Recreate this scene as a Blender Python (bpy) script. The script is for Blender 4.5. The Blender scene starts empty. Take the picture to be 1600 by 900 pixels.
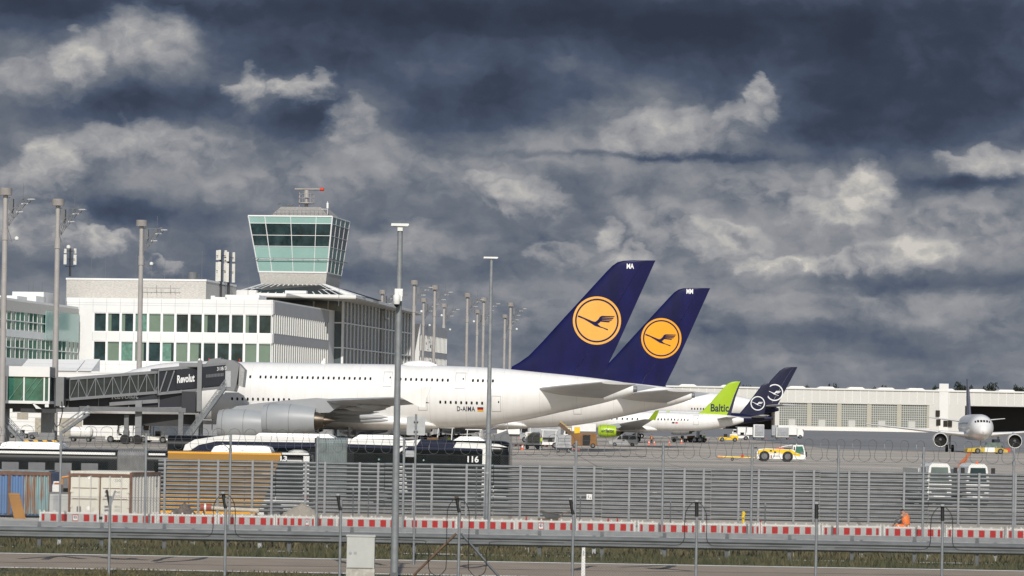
import bpy, bmesh, math, random
from mathutils import Vector, Matrix
random.seed(7)
V = Vector
scene = bpy.context.scene
COL = scene.collection
rad = math.radians

# ---------------------------------------------------------------- camera model
FL = 5100.0          # focal length in photo pixels (1600 wide)
CX, HY = 800.0, 654.6
ROLL = 0.0175
EYE = 4.0
cR, sR = math.cos(ROLL), math.sin(ROLL)

def uv(px, py):
    dx, dy = px - CX, py - HY
    return dx * cR + dy * sR, -dx * sR + dy * cR

def W(px, py, D):
    """world point seen at that place of the photograph, D metres away"""
    u, v = uv(px, py)
    return V((u * D / FL, D, EYE - v * D / FL))

def G(px, D, z=0.0):
    """point at height z, D metres away, in that column of the photograph"""
    v = (EYE - z) * FL / D
    u = (px - CX + v * sR) / cR
    return V((u * D / FL, D, z))

class Frame:
    """a local frame: x to the right, y away, z up, turned by yaw (right end nearer)"""
    def __init__(s, O, yaw):
        s.O = V(O); s.yaw = yaw
        s.e1 = V((math.cos(yaw), -math.sin(yaw), 0)); s.e2 = V((math.sin(yaw), math.cos(yaw), 0))
    def loc(s, p):
        q = p - s.O
        return V((q.dot(s.e1), q.dot(s.e2), q.z))
    def ray(s, px, py):
        u, v = uv(px, py)
        o = s.loc(V((0, 0, EYE))); d = V((u / FL, 1, -v / FL))
        return o, V((d.dot(s.e1), d.dot(s.e2), d.z))
    def onY(s, px, py, y):
        o, d = s.ray(px, py); p = o + d * ((y - o.y) / d.y)
        return p.x, p.z
    def onX(s, px, py, x):
        o, d = s.ray(px, py); p = o + d * ((x - o.x) / d.x)
        return p.y, p.z

# ---------------------------------------------------------------- materials
def _n(nt, t, **kw):
    n = nt.nodes.new(t)
    for k, v in kw.items():
        setattr(n, k, v)
    return n

def mat(name, col, rough=0.5, metal=0.0, var=0.12, scale=1.5, bump=0.0, bscale=None, spec=0.5, streak=0.0, coat=0.0):
    m = bpy.data.materials.new(name); m.use_nodes = True
    nt = m.node_tree; b = nt.nodes['Principled BSDF']
    b.inputs['Roughness'].default_value = rough
    b.inputs['Metallic'].default_value = metal
    b.inputs['Specular IOR Level'].default_value = spec
    b.inputs['Coat Weight'].default_value = coat
    c = (col[0], col[1], col[2], 1)
    b.inputs['Base Color'].default_value = c
    if var > 0 or bump > 0:
        tc = _n(nt, 'ShaderNodeTexCoord')
    if var > 0:
        nz = _n(nt, 'ShaderNodeTexNoise'); nz.inputs['Scale'].default_value = scale
        nz.inputs['Detail'].default_value = 6; nz.inputs['Roughness'].default_value = 0.65
        if streak > 0:
            mp = _n(nt, 'ShaderNodeMapping'); mp.inputs['Scale'].default_value = (1, 1, streak)
            nt.links.new(tc.outputs['Object'], mp.inputs[0]); nt.links.new(mp.outputs[0], nz.inputs['Vector'])
        else:
            nt.links.new(tc.outputs['Object'], nz.inputs['Vector'])
        rp = _n(nt, 'ShaderNodeValToRGB')
        rp.color_ramp.elements[0].position = 0.3; rp.color_ramp.elements[1].position = 0.7
        rp.color_ramp.elements[0].color = (c[0] * (1 - var), c[1] * (1 - var), c[2] * (1 - var), 1)
        rp.color_ramp.elements[1].color = (min(1, c[0] * (1 + var)), min(1, c[1] * (1 + var)), min(1, c[2] * (1 + var)), 1)
        nt.links.new(nz.outputs['Fac'], rp.inputs[0]); nt.links.new(rp.outputs[0], b.inputs['Base Color'])
    if bump > 0:
        n2 = _n(nt, 'ShaderNodeTexNoise'); n2.inputs['Scale'].default_value = bscale or scale * 4
        n2.inputs['Detail'].default_value = 4
        nt.links.new(tc.outputs['Object'], n2.inputs['Vector'])
        bp = _n(nt, 'ShaderNodeBump'); bp.inputs['Strength'].default_value = bump
        nt.links.new(n2.outputs['Fac'], bp.inputs['Height']); nt.links.new(bp.outputs[0], b.inputs['Normal'])
    return m

def mat2(name, c1, c2, lo, hi, scale, rough=0.7, stretch=(1, 1, 1), detail=8, bump=0.0, metal=0.0, extra=None):
    """two colours mixed by noise: rust on paint, stains on concrete"""
    m = bpy.data.materials.new(name); m.use_nodes = True
    nt = m.node_tree; b = nt.nodes['Principled BSDF']
    b.inputs['Roughness'].default_value = rough; b.inputs['Metallic'].default_value = metal
    tc = _n(nt, 'ShaderNodeTexCoord'); mp = _n(nt, 'ShaderNodeMapping'); mp.inputs['Scale'].default_value = stretch
    nz = _n(nt, 'ShaderNodeTexNoise'); nz.inputs['Scale'].default_value = scale; nz.inputs['Detail'].default_value = detail
    nz.inputs['Roughness'].default_value = 0.7
    rp = _n(nt, 'ShaderNodeValToRGB')
    e = rp.color_ramp.elements
    e[0].position = lo; e[1].position = hi; e[0].color = (*c1, 1); e[1].color = (*c2, 1)
    nt.links.new(tc.outputs['Object'], mp.inputs[0]); nt.links.new(mp.outputs[0], nz.inputs['Vector'])
    nt.links.new(nz.outputs['Fac'], rp.inputs[0]); nt.links.new(rp.outputs[0], b.inputs['Base Color'])
    if bump:
        bp = _n(nt, 'ShaderNodeBump'); bp.inputs['Strength'].default_value = bump
        nt.links.new(nz.outputs['Fac'], bp.inputs['Height']); nt.links.new(bp.outputs[0], b.inputs['Normal'])
    return m

M = {}
def D_(k, *a, **kw): M[k] = mat(k, *a, **kw)
D_('aircraft_white', (.80, .79, .78), .28, var=.03, scale=.35, coat=.3)
D_('aircraft_grey', (.48, .475, .465), .4, var=.10, scale=.4)
D_('wing_grey', (.36, .365, .37), .45, var=.14, scale=.5)
D_('nacelle_grey', (.30, .315, .33), .45, var=.05, scale=.6)
D_('tail_blue', (.005, .006, .058), .40, var=.34, scale=.45, streak=.35, coat=.0, spec=.22)  # streaked tone painted in for faint reflections on the blue
D_('navy', (.006, .008, .036), .4, var=.08, scale=.3, spec=.4)
D_('crane_orange', (.80, .40, .075), .4, var=.06, scale=.5)
D_('crane_yellow', (.82, .36, .015), .4, var=.04, scale=.5)
D_('baltic_green', (.34, .50, .015), .35, var=.05, scale=.4)
D_('decal_white', (.82, .82, .82), .4, var=0)
D_('decal_black', (.012, .012, .016), .4, var=0)
D_('decal_navy', (.015, .017, .05), .4, var=0)
D_('window_dark', (.012, .013, .016), .12, var=0)
D_('panel_line', (.38, .37, .36), .5, var=0)
D_('flag_red', (.62, .02, .02), .5, var=0)
D_('flag_gold', (.85, .50, .02), .5, var=0)
D_('lens_dim', (.35, .10, .03), .3, var=0)
D_('exhaust', (.09, .075, .06), .4, metal=.8, var=.2, scale=2)
D_('rubber', (.018, .018, .018), .85, var=.2, scale=4)
D_('gear_grey', (.35, .35, .35), .45, var=.1)
D_('facade_white', (.72, .72, .71), .55, var=.05, scale=.25)
D_('facade_grey', (.40, .41, .43), .5, var=.06, scale=.3)
D_('louvre_white', (.76, .76, .74), .5, var=.03)
D_('roof_white', (.72, .72, .71), .6, var=.06, scale=.2)
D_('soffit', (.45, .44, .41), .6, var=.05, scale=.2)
D_('stone', (.50, .48, .45), .8, var=.30, scale=2.2, bump=.4, streak=6)
D_('stone_dark', (.28, .27, .26), .8, var=.3, scale=2.2, bump=.4, streak=6)
D_('glass_dark', (.022, .042, .045), .05, var=.6, scale=.45, spec=.35)
D_('hall_glass', (.085, .11, .115), .15, var=.25, scale=.4)
D_('fin_pale', (.13, .13, .17), .4, var=.05)  # navy lightened: the sunlit leading edge is put into the colour
D_('glass_blue', (.02, .035, .045), .04, var=.3, scale=.5)
D_('blind_green', (.145, .20, .15), .35, var=.08, scale=.7)
D_('curtain_green', (.11, .215, .17), .3, var=.35, scale=1.6)
D_('glass_green', (.035, .13, .095), .06, var=.5, scale=.45)
D_('tower_teal', (.27, .43, .395), .18, var=.06, scale=.2)
D_('tower_teal_side', (.07, .17, .16), .12, var=.12, scale=.3)  # darker copy of the teal: shade of the tower's right face painted in
D_('skylight_glass', (.012, .018, .024), .3, var=.3, scale=.5, spec=.05)
D_('windscreen_pale', (.13, .17, .155), .1, var=.3, scale=1.5)
D_('frame_white', (.78, .78, .78), .45, var=.03)
D_('mast_grey', (.36, .34, .33), .5, var=.10, scale=.8)
D_('mast_head', (.27, .25, .24), .5, var=.15, scale=1.2)
D_('galv', (.25, .265, .28), .5, metal=.25, var=.16, scale=5)
D_('galv_light', (.42, .435, .45), .5, metal=.2, var=.12, scale=5)
D_('galv_post', (.27, .28, .295), .5, metal=.2, var=.12, scale=5)
D_('galv_slat', (.170, .182, .19), .45, metal=.25, var=.34, scale=1.2, streak=4)
D_('galv_dark', (.14, .15, .16), .45, metal=.4, var=.2, scale=3)
D_('wire', (.10, .104, .108), .5, metal=.2, var=.1)
D_('dark_steel', (.030, .032, .036), .5, var=.2, scale=2)
D_('mid_steel', (.14, .145, .155), .5, var=.15, scale=2)
D_('bridge_grey', (.20, .208, .218), .5, var=.08, scale=1)
D_('bridge_dark', (.022, .024, .032), .45, var=.12, scale=.8)
D_('bridge_glass', (.030, .040, .044), .08, var=.4, scale=1.2)
D_('white_paint', (.78, .78, .76), .4, var=.06, scale=1)
D_('offwhite_paint', (.58, .57, .53), .5, var=.10, scale=2)
D_('bus_black', (.006, .007, .009), .25, var=.1, scale=1, spec=.2)
D_('bus_glass', (.005, .008, .009), .06, var=.3, scale=.7, spec=.25)
D_('bus_navy', (.008, .014, .042), .25, var=.1, scale=1)
D_('bus_orange', (.37, .195, .04), .3, var=.05, scale=.8)
D_('bus_trim_orange', (.85, .40, .03), .35, var=.04)
D_('bellows', (.30, .345, .345), .6, var=.2, scale=3)
D_('bellows_grey', (.33, .33, .33), .6, var=.2, scale=3)
D_('tractor_yellow', (.80, .52, .02), .4, var=.06)
D_('loader_orange', (.22, .105, .03), .5, var=.2, scale=1)
D_('gse_orange', (.72, .28, .02), .45, var=.1)
D_('gse_red', (.55, .05, .02), .45, var=.1)
D_('silver', (.38, .39, .40), .35, metal=.2, var=.05)
D_('uld_grey', (.36, .37, .39), .5, metal=.3, var=.2, scale=2)
D_('cargo_beige', (.36, .33, .27), .8, var=.2, scale=2)
D_('barrier_white', (.72, .71, .68), .5, var=.10, scale=6)
D_('barrier_red', (.42, .010, .010), .5, var=.10, scale=8, spec=.25)
D_('barrier_sheet', (.44, .44, .44), .4, var=.10, scale=9)
D_('cabinet_grey', (.45, .455, .44), .6, var=.07, scale=3)
D_('concrete_raw', (.42, .40, .36), .9, var=.30, scale=7, bump=.3)
D_('black_cable', (.015, .015, .016), .6, var=0)
D_('rust_steel', (.13, .085, .055), .8, var=.4, scale=9)
D_('plywood', (.31, .14, .02), .7, var=.2, scale=3, streak=.2)
D_('pipe_beige', (.52, .46, .37), .6, var=.15, scale=4)
D_('pipe_red', (.30, .055, .03), .6, var=.15, scale=6)
D_('gravel', (.36, .32, .26), .95, var=.35, scale=14, bump=.8, bscale=22)
D_('rubble', (.15, .12, .10), .95, var=.6, scale=6, bump=.9, bscale=12)
D_('hydrant_yellow', (.85, .58, .02), .4, var=.05)
D_('cone_orange', (.85, .13, .03), .5, var=.05)
D_('vest_orange', (.95, .22, .04), .6, var=.10, scale=14)
D_('vest_yellow', (.55, .80, .04), .6, var=.08, scale=12)
D_('cloth_grey', (.14, .145, .15), .9, var=.2, scale=12)
D_('cloth_dark', (.03, .035, .05), .9, var=.2, scale=12)
D_('cloth_green', (.03, .12, .05), .9, var=.2, scale=12)
D_('skin', (.42, .23, .15), .6, var=.06, scale=9)
D_('hair', (.012, .010, .009), .8, var=.2, scale=14)
D_('hangar_cream', (.60, .585, .55), .6, var=.05, scale=.04)
D_('hangar_white', (.72, .71, .68), .6, var=.04, scale=.04)
D_('hangar_door', (.17, .18, .165), .35, var=.18, scale=.05)
D_('hangar_mullion', (.50, .50, .47), .6, var=0)
D_('hangar_post', (.42, .40, .33), .6, var=0)
D_('hangar_dark', (.006, .007, .010), .6, var=0)
D_('tug_yellow', (.50, .36, .05), .6, var=.25, scale=2)
D_('soil', (.30, .25, .19), .95, var=.3, scale=1.2, bump=.4, bscale=6)
D_('rubble_light', (.50, .47, .42), .95, var=.3, scale=1.6, bump=.6, bscale=7)
D_('grass_ground', (.085, .085, .035), .95, var=.4, scale=1.5, bump=.4)
D_('leaf', (.018, .026, .017), .8, var=.5, scale=.3)
D_('bark', (.06, .05, .04), .9, var=.3)
D_('line_white', (.80, .78, .72), .7, var=.2, scale=3)
D_('line_orange', (.70, .20, .06), .7, var=.2, scale=2)
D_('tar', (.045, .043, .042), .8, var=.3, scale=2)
M['container_blue'] = mat2('container_blue', (.10, .19, .36), (.24, .10, .05), .51, .63, 1.5, stretch=(3, 3, .30))
M['container_teal'] = mat2('container_teal', (.23, .36, .38), (.26, .11, .05), .46, .58, 1.7, stretch=(3.5, 3.5, .28))
M['container_rust'] = mat2('container_rust', (.17, .085, .055), (.11, .05, .03), .4, .6, 4)
M['container_white'] = mat2('container_white', (.62, .60, .53), (.36, .26, .18), .60, .78, 2.2, stretch=(1.6, 1.6, .7))
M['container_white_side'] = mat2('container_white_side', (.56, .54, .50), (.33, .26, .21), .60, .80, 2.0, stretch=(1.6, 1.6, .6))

def airframe(m, base):
    """skin joints every few metres and faint dirt streaks running down the skin"""
    nt = m.node_tree; b = nt.nodes['Principled BSDF']; lk = nt.links.new
    tc = _n(nt, 'ShaderNodeTexCoord'); sp = _n(nt, 'ShaderNodeSeparateXYZ'); lk(tc.outputs['Object'], sp.inputs[0])
    def mt(op, a, v):
        n = _n(nt, 'ShaderNodeMath', operation=op); lk(a, n.inputs[0])
        if isinstance(v, (int, float)): n.inputs[1].default_value = v
        else: lk(v, n.inputs[1])
        return n.outputs[0]
    jx = mt('LESS_THAN', mt('FRACT', mt('MULTIPLY', sp.outputs[0], 1 / 4.7), 0), .010)
    mp = _n(nt, 'ShaderNodeMapping'); mp.inputs['Scale'].default_value = (1.6, .3, .22); lk(tc.outputs['Object'], mp.inputs[0])
    n = _n(nt, 'ShaderNodeTexNoise'); n.inputs['Scale'].default_value = 1.0; n.inputs['Detail'].default_value = 7; lk(mp.outputs[0], n.inputs['Vector'])
    r = _n(nt, 'ShaderNodeValToRGB'); r.color_ramp.elements[0].position = .34; r.color_ramp.elements[0].color = (base[0] * .95, base[1] * .945, base[2] * .935, 1); r.color_ramp.elements[1].position = .56; r.color_ramp.elements[1].color = (*base, 1)
    lk(n.outputs['Fac'], r.inputs[0])
    mx = _n(nt, 'ShaderNodeMix', data_type='RGBA'); lk(mt('MULTIPLY', jx, .35), mx.inputs[0]); lk(r.outputs[0], mx.inputs[6]); mx.inputs[7].default_value = (.40, .39, .38, 1)
    lk(mx.outputs[2], b.inputs['Base Color'])
airframe(M['aircraft_white'], (.79, .78, .765))
def hazard_mat():
    m = bpy.data.materials.new('hazard_stripes'); m.use_nodes = True
    nt = m.node_tree; b = nt.nodes['Principled BSDF']; b.inputs['Roughness'].default_value = .6
    tc = _n(nt, 'ShaderNodeTexCoord'); wv = _n(nt, 'ShaderNodeTexWave'); wv.wave_type = 'BANDS'; wv.bands_direction = 'DIAGONAL'
    wv.inputs['Scale'].default_value = .55
    rp = _n(nt, 'ShaderNodeValToRGB'); rp.color_ramp.interpolation = 'CONSTANT'
    rp.color_ramp.elements[0].color = (.02, .02, .02, 1); rp.color_ramp.elements[1].color = (.8, .45, .02, 1); rp.color_ramp.elements[1].position = .5
    nt.links.new(tc.outputs['Object'], wv.inputs['Vector']); nt.links.new(wv.outputs['Fac'], rp.inputs[0]); nt.links.new(rp.outputs[0], b.inputs['Base Color'])
    return m
M['hazard'] = hazard_mat()

# ---------------------------------------------------------------- mesh builder
class MB:
    def __init__(s):
        s.v = []; s.f = []; s.m = []
    def add(s, vs, fs, mi=0):
        b = len(s.v)
        s.v.extend([tuple(p) for p in vs])
        for f in fs:
            s.f.append(tuple(b + i for i in f)); s.m.append(mi)
        return s
    def box(s, a, b, mi=0):
        x0, y0, z0 = a; x1, y1, z1 = b
        x0, x1 = min(x0, x1), max(x0, x1); y0, y1 = min(y0, y1), max(y0, y1); z0, z1 = min(z0, z1), max(z0, z1)
        return s.add([(x0, y0, z0), (x1, y0, z0), (x1, y1, z0), (x0, y1, z0), (x0, y0, z1), (x1, y0, z1), (x1, y1, z1), (x0, y1, z1)],
                     [(0, 3, 2, 1), (4, 5, 6, 7), (0, 1, 5, 4), (1, 2, 6, 5), (2, 3, 7, 6), (3, 0, 4, 7)], mi)
    def beam(s, p, q, w, h, mi=0, up=V((0, 0, 1))):
        p = V(p); q = V(q); d = (q - p)
        if d.length < 1e-9: return s
        d.normalize()
        if abs(d.dot(up)) > .99: up = V((0, 1, 0))
        a = d.cross(up).normalized() * (w / 2); b = a.normalized().cross(d).normalized() * (h / 2)
        vs = [p - a - b, p + a - b, p + a + b, p - a + b, q - a - b, q + a - b, q + a + b, q - a + b]
        return s.add(vs, [(0, 3, 2, 1), (4, 5, 6, 7), (0, 1, 5, 4), (1, 2, 6, 5), (2, 3, 7, 6), (3, 0, 4, 7)], mi)
    def loft(s, rings, caps=True, closed=True, mi=0):
        n = len(rings[0]); b = len(s.v)
        for r in rings: s.v.extend([tuple(p) for p in r])
        for i in range(len(rings) - 1):
            for j in range(n if closed else n - 1):
                k = (j + 1) % n
                s.f.append((b + i * n + j, b + i * n + k, b + (i + 1) * n + k, b + (i + 1) * n + j)); s.m.append(mi)
        if caps:
            s.f.append(tuple(b + j for j in range(n))[::-1]); s.m.append(mi)
            e = b + (len(rings) - 1) * n
            s.f.append(tuple(e + j for j in range(n))); s.m.append(mi)
        return s
    def cyl(s, p, q, r0, r1=None, n=12, mi=0, caps=True):
        p = V(p); q = V(q); r1 = r0 if r1 is None else r1
        d = (q - p).normalized(); up = V((0, 0, 1)) if abs(d.z) < .9 else V((0, 1, 0))
        a = d.cross(up).normalized(); b = d.cross(a).normalized()
        ring = lambda c, r: [c + (a * math.cos(2 * math.pi * k / n) + b * math.sin(2 * math.pi * k / n)) * r for k in range(n)]
        return s.loft([ring(p, r0), ring(q, r1)], caps=caps, mi=mi)
    def tube(s, pts, r, n=6, mi=0):
        pts = [V(p) for p in pts]; rings = []
        for i, p in enumerate(pts):
            d = (pts[min(i + 1, len(pts) - 1)] - pts[max(i - 1, 0)])
            d = d.normalized() if d.length > 1e-9 else V((1, 0, 0))
            up = V((0, 0, 1)) if abs(d.z) < .9 else V((0, 1, 0))
            if i == 0: a = d.cross(up).normalized()
            else:
                a = (a - d * a.dot(d))
                a = a.normalized() if a.length > 1e-6 else d.cross(up).normalized()
            b = d.cross(a).normalized()
            rings.append([p + (a * math.cos(2 * math.pi * k / n) + b * math.sin(2 * math.pi * k / n)) * r for k in range(n)])
        return s.loft(rings, mi=mi)
    def prism(s, poly, axis, a, b, mi=0):
        """poly of 2D points extruded along an axis: 'y': poly=(x,z); 'x': poly=(y,z); 'z': poly=(x,y)"""
        def P(p, t):
            return (p[0], t, p[1]) if axis == 'y' else (t, p[0], p[1]) if axis == 'x' else (p[0], p[1], t)
        return s.loft([[P(p, a) for p in poly], [P(p, b) for p in poly]], mi=mi)
    def lathe(s, prof, c, axis='z', n=16, mi=0, caps=True):
        """prof: (along, radius)"""
        c = V(c); rings = []
        for t, r in prof:
            ring = []
            for k in range(n):
                q = 2 * math.pi * k / n
                a, b = math.cos(q) * r, math.sin(q) * r
                ring.append(c + (V((a, b, t)) if axis == 'z' else V((t, a, b)) if axis == 'x' else V((a, t, b))))
            rings.append(ring)
        return s.loft(rings, caps=caps, mi=mi)
    def build(s, name, mats, parent=None, smooth=False, loc=None, rotz=0, fixn=True):
        me = bpy.data.meshes.new(name)
        me.from_pydata(s.v, [], s.f)
        if not isinstance(mats, (list, tuple)): mats = [mats]
        for m in mats: me.materials.append(M[m] if isinstance(m, str) else m)
        for p, mi in zip(me.polygons, s.m): p.material_index = mi
        if fixn:
            bm = bmesh.new(); bm.from_mesh(me); bmesh.ops.recalc_face_normals(bm, faces=bm.faces); bm.to_mesh(me); bm.free()
        if smooth:
            me.shade_smooth(); me.set_sharp_from_angle(angle=rad(smooth if smooth is not True else 38))
        me.update()
        o = bpy.data.objects.new(name, me); COL.objects.link(o)
        if parent is not None: o.parent = parent
        if loc is not None: o.location = loc
        if rotz: o.rotation_euler = (0, 0, rotz)
        return o

def tag(o, label=None, cat=None, group=None, kind=None):
    if label: o['label'] = label
    if cat: o['category'] = cat
    if group: o['group'] = group
    if kind: o['kind'] = kind
    return o

def empty(name, loc, rz=0.0, label=None, cat=None, group=None):
    o = bpy.data.objects.new(name, None); COL.objects.link(o)
    o.location = loc; o.rotation_euler = (0, 0, rz); o.empty_display_size = .5
    return tag(o, label, cat, group)

def copy_tree(o, parent=None):
    kids = list(o.children)
    c = o.copy(); COL.objects.link(c)
    if parent is not None: c.parent = parent
    for k in kids: copy_tree(k, c)
    return c

def link_copy(src, parent, loc=None, name=None):
    c = src.copy(); COL.objects.link(c); c.parent = parent
    if loc is not None: c.location = loc
    return c

# ---------------------------------------------------------------- lettering
def text_geo(body, size, bold=0.0, sx=1.0, spacing=1.0):
    cu = bpy.data.curves.new('glyphs', 'FONT'); cu.body = body; cu.size = size; cu.offset = bold; cu.space_character = spacing
    cu.resolution_u = 3
    ob = bpy.data.objects.new('glyphs', cu); COL.objects.link(ob)
    bpy.context.view_layer.update()
    ev = ob.evaluated_get(bpy.context.evaluated_depsgraph_get())
    me = bpy.data.meshes.new_from_object(ev)
    vs = [(v.co.x * sx, v.co.y) for v in me.vertices]; fs = [tuple(p.vertices) for p in me.polygons]
    bpy.data.objects.remove(ob); bpy.data.curves.remove(cu); bpy.data.meshes.remove(me)
    x0 = min(v[0] for v in vs); y0 = min(v[1] for v in vs)
    vs = [(v[0] - x0, v[1] - y0) for v in vs]
    return vs, fs

def text_fit(body, w, h, bold=0.0, spacing=1.0):
    vs, fs = text_geo(body, 1.0, bold, 1.0, spacing)
    mx = max(v[0] for v in vs); my = max(v[1] for v in vs)
    return [(v[0] * w / mx, v[1] * h / my) for v in vs], fs

def lettering(body, w, h, fn, material, parent, name='lettering', bold=0.0, spacing=1.0):
    """letters of width w and height h laid on a surface by fn(a, b) -> point"""
    vs, fs = text_fit(body, w, h, bold, spacing)
    return MB().add([fn(a, b) for a, b in vs], fs).build(name, material, parent, fixn=False)

def bez(pts, n=8):
    """smooth open polyline through points (Catmull-Rom)"""
    P = [V(p) for p in pts]; out = []
    for i in range(len(P) - 1):
        p0 = P[max(i - 1, 0)]; p1 = P[i]; p2 = P[i + 1]; p3 = P[min(i + 2, len(P) - 1)]
        for k in range(n):
            t = k / n
            out.append(.5 * ((2 * p1) + (p2 - p0) * t + (2 * p0 - 5 * p1 + 4 * p2 - p3) * t * t + (3 * p1 - p0 - 3 * p2 + p3) * t ** 3))
    out.append(P[-1]); return out
# ================================================================ camera
cam = bpy.data.cameras.new('camera'); camo = bpy.data.objects.new('camera', cam); COL.objects.link(camo)
cam.sensor_width = 36.0; cam.lens = FL / 1600.0 * 36.0
cam.shift_y = (HY - 450.0) / 1600.0
cam.clip_start = 1.0; cam.clip_end = 40000.0
camo.matrix_world = Matrix.Translation((0, 0, EYE)) @ Matrix.Rotation(rad(90), 4, 'X') @ Matrix.Rotation(ROLL, 4, 'Z')
scene.camera = camo

# ================================================================ sun
SUN_EL, SUN_AZ = 36.0, 1.0      # behind the camera
sd = bpy.data.lights.new('sun', 'SUN'); so = bpy.data.objects.new('sun', sd); COL.objects.link(so)
sd.energy = 3.6; sd.angle = rad(.5); sd.color = (1.0, .95, .87)
tosun = V((math.sin(rad(SUN_AZ)) * math.cos(rad(SUN_EL)), -math.cos(rad(SUN_AZ)) * math.cos(rad(SUN_EL)), math.sin(rad(SUN_EL))))
so.rotation_euler = tosun.to_track_quat('Z', 'Y').to_euler(); so.location = (0, 0, 60)

# ================================================================ sky: Nishita above, a stormy cloud deck towards the horizon
wd = bpy.data.worlds.new('World'); scene.world = wd; wd.use_nodes = True
nt = wd.node_tree
for n in list(nt.nodes): nt.nodes.remove(n)
L = nt.links.new
def mth(op, a, b=None, c=None, clamp=False):
    n = nt.nodes.new('ShaderNodeMath'); n.operation = op; n.use_clamp = clamp
    for i, x in enumerate((a, b, c)):
        if x is None: continue
        if isinstance(x, (int, float)): n.inputs[i].default_value = x
        else: L(x, n.inputs[i])
    return n.outputs[0]
def comb(x, y, z):
    n = nt.nodes.new('ShaderNodeCombineXYZ')
    for i, q in enumerate((x, y, z)):
        if isinstance(q, (int, float)): n.inputs[i].default_value = q
        else: L(q, n.inputs[i])
    return n.outputs[0]
def noise(vec, scale, detail=6, rough=.55, dist=0.0, lac=2.0):
    n = nt.nodes.new('ShaderNodeTexNoise'); n.inputs['Scale'].default_value = scale; n.inputs['Detail'].default_value = detail
    n.inputs['Roughness'].default_value = rough; n.inputs['Distortion'].default_value = dist; n.inputs['Lacunarity'].default_value = lac
    L(vec, n.inputs['Vector']); return n.outputs['Fac']
def sstep(x, a, b):
    n = nt.nodes.new('ShaderNodeMapRange'); n.interpolation_type = 'SMOOTHSTEP'
    L(x, n.inputs[0]); n.inputs[1].default_value = a; n.inputs[2].default_value = b; return n.outputs[0]
tc = nt.nodes.new('ShaderNodeTexCoord'); sp = nt.nodes.new('ShaderNodeSeparateXYZ'); L(tc.outputs['Generated'], sp.inputs[0])
az = mth('ARCTAN2', sp.outputs[0], sp.outputs[1]); el = mth('ARCSINE', sp.outputs[2])
# U to the right, V up, one unit = 0.0196 rad (100 px of the photograph)
U = mth('MULTIPLY', az, 51.0); Vv = mth('MULTIPLY', el, 51.0)
base = comb(U, mth('MULTIPLY', Vv, 1.75), 0.0)
# domain warp
w1 = mth('SUBTRACT', noise(base, .55, 5, .6), .5)
w2 = mth('SUBTRACT', noise(comb(U, mth('MULTIPLY', Vv, 1.75), 7.3), .55, 5, .6), .5)
w3 = mth('SUBTRACT', noise(comb(U, mth('MULTIPLY', Vv, 1.6), 2.2), 2.4, 6, .62), .5)
w4 = mth('SUBTRACT', noise(comb(U, mth('MULTIPLY', Vv, 1.6), 11.2), 2.4, 6, .62), .5)
WU = mth('ADD', U, mth('ADD', mth('MULTIPLY', w1, .9), mth('MULTIPLY', w3, .30)))
WV = mth('ADD', Vv, mth('ADD', mth('MULTIPLY', w2, .40), mth('MULTIPLY', w4, .24)))
def blob(px, py, rx, ry, amp, hard=False):
    u, v = uv(px, py); u /= 100.0; v = -v / 100.0; rx /= 100.0; ry /= 100.0
    a = mth('MULTIPLY', mth('SUBTRACT', WU, u), 1 / rx); b = mth('MULTIPLY', mth('SUBTRACT', WV, v), 1 / ry)
    d = mth('ADD', mth('MULTIPLY', a, a), mth('MULTIPLY', b, b))
    if hard:   # flat-based cumulus: sharp below its base
        return mth('MULTIPLY', sstep(d, 1.5, .25), amp)
    return mth('MULTIPLY', mth('EXPONENT', mth('MULTIPLY', d, -1.0)), amp)
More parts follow.
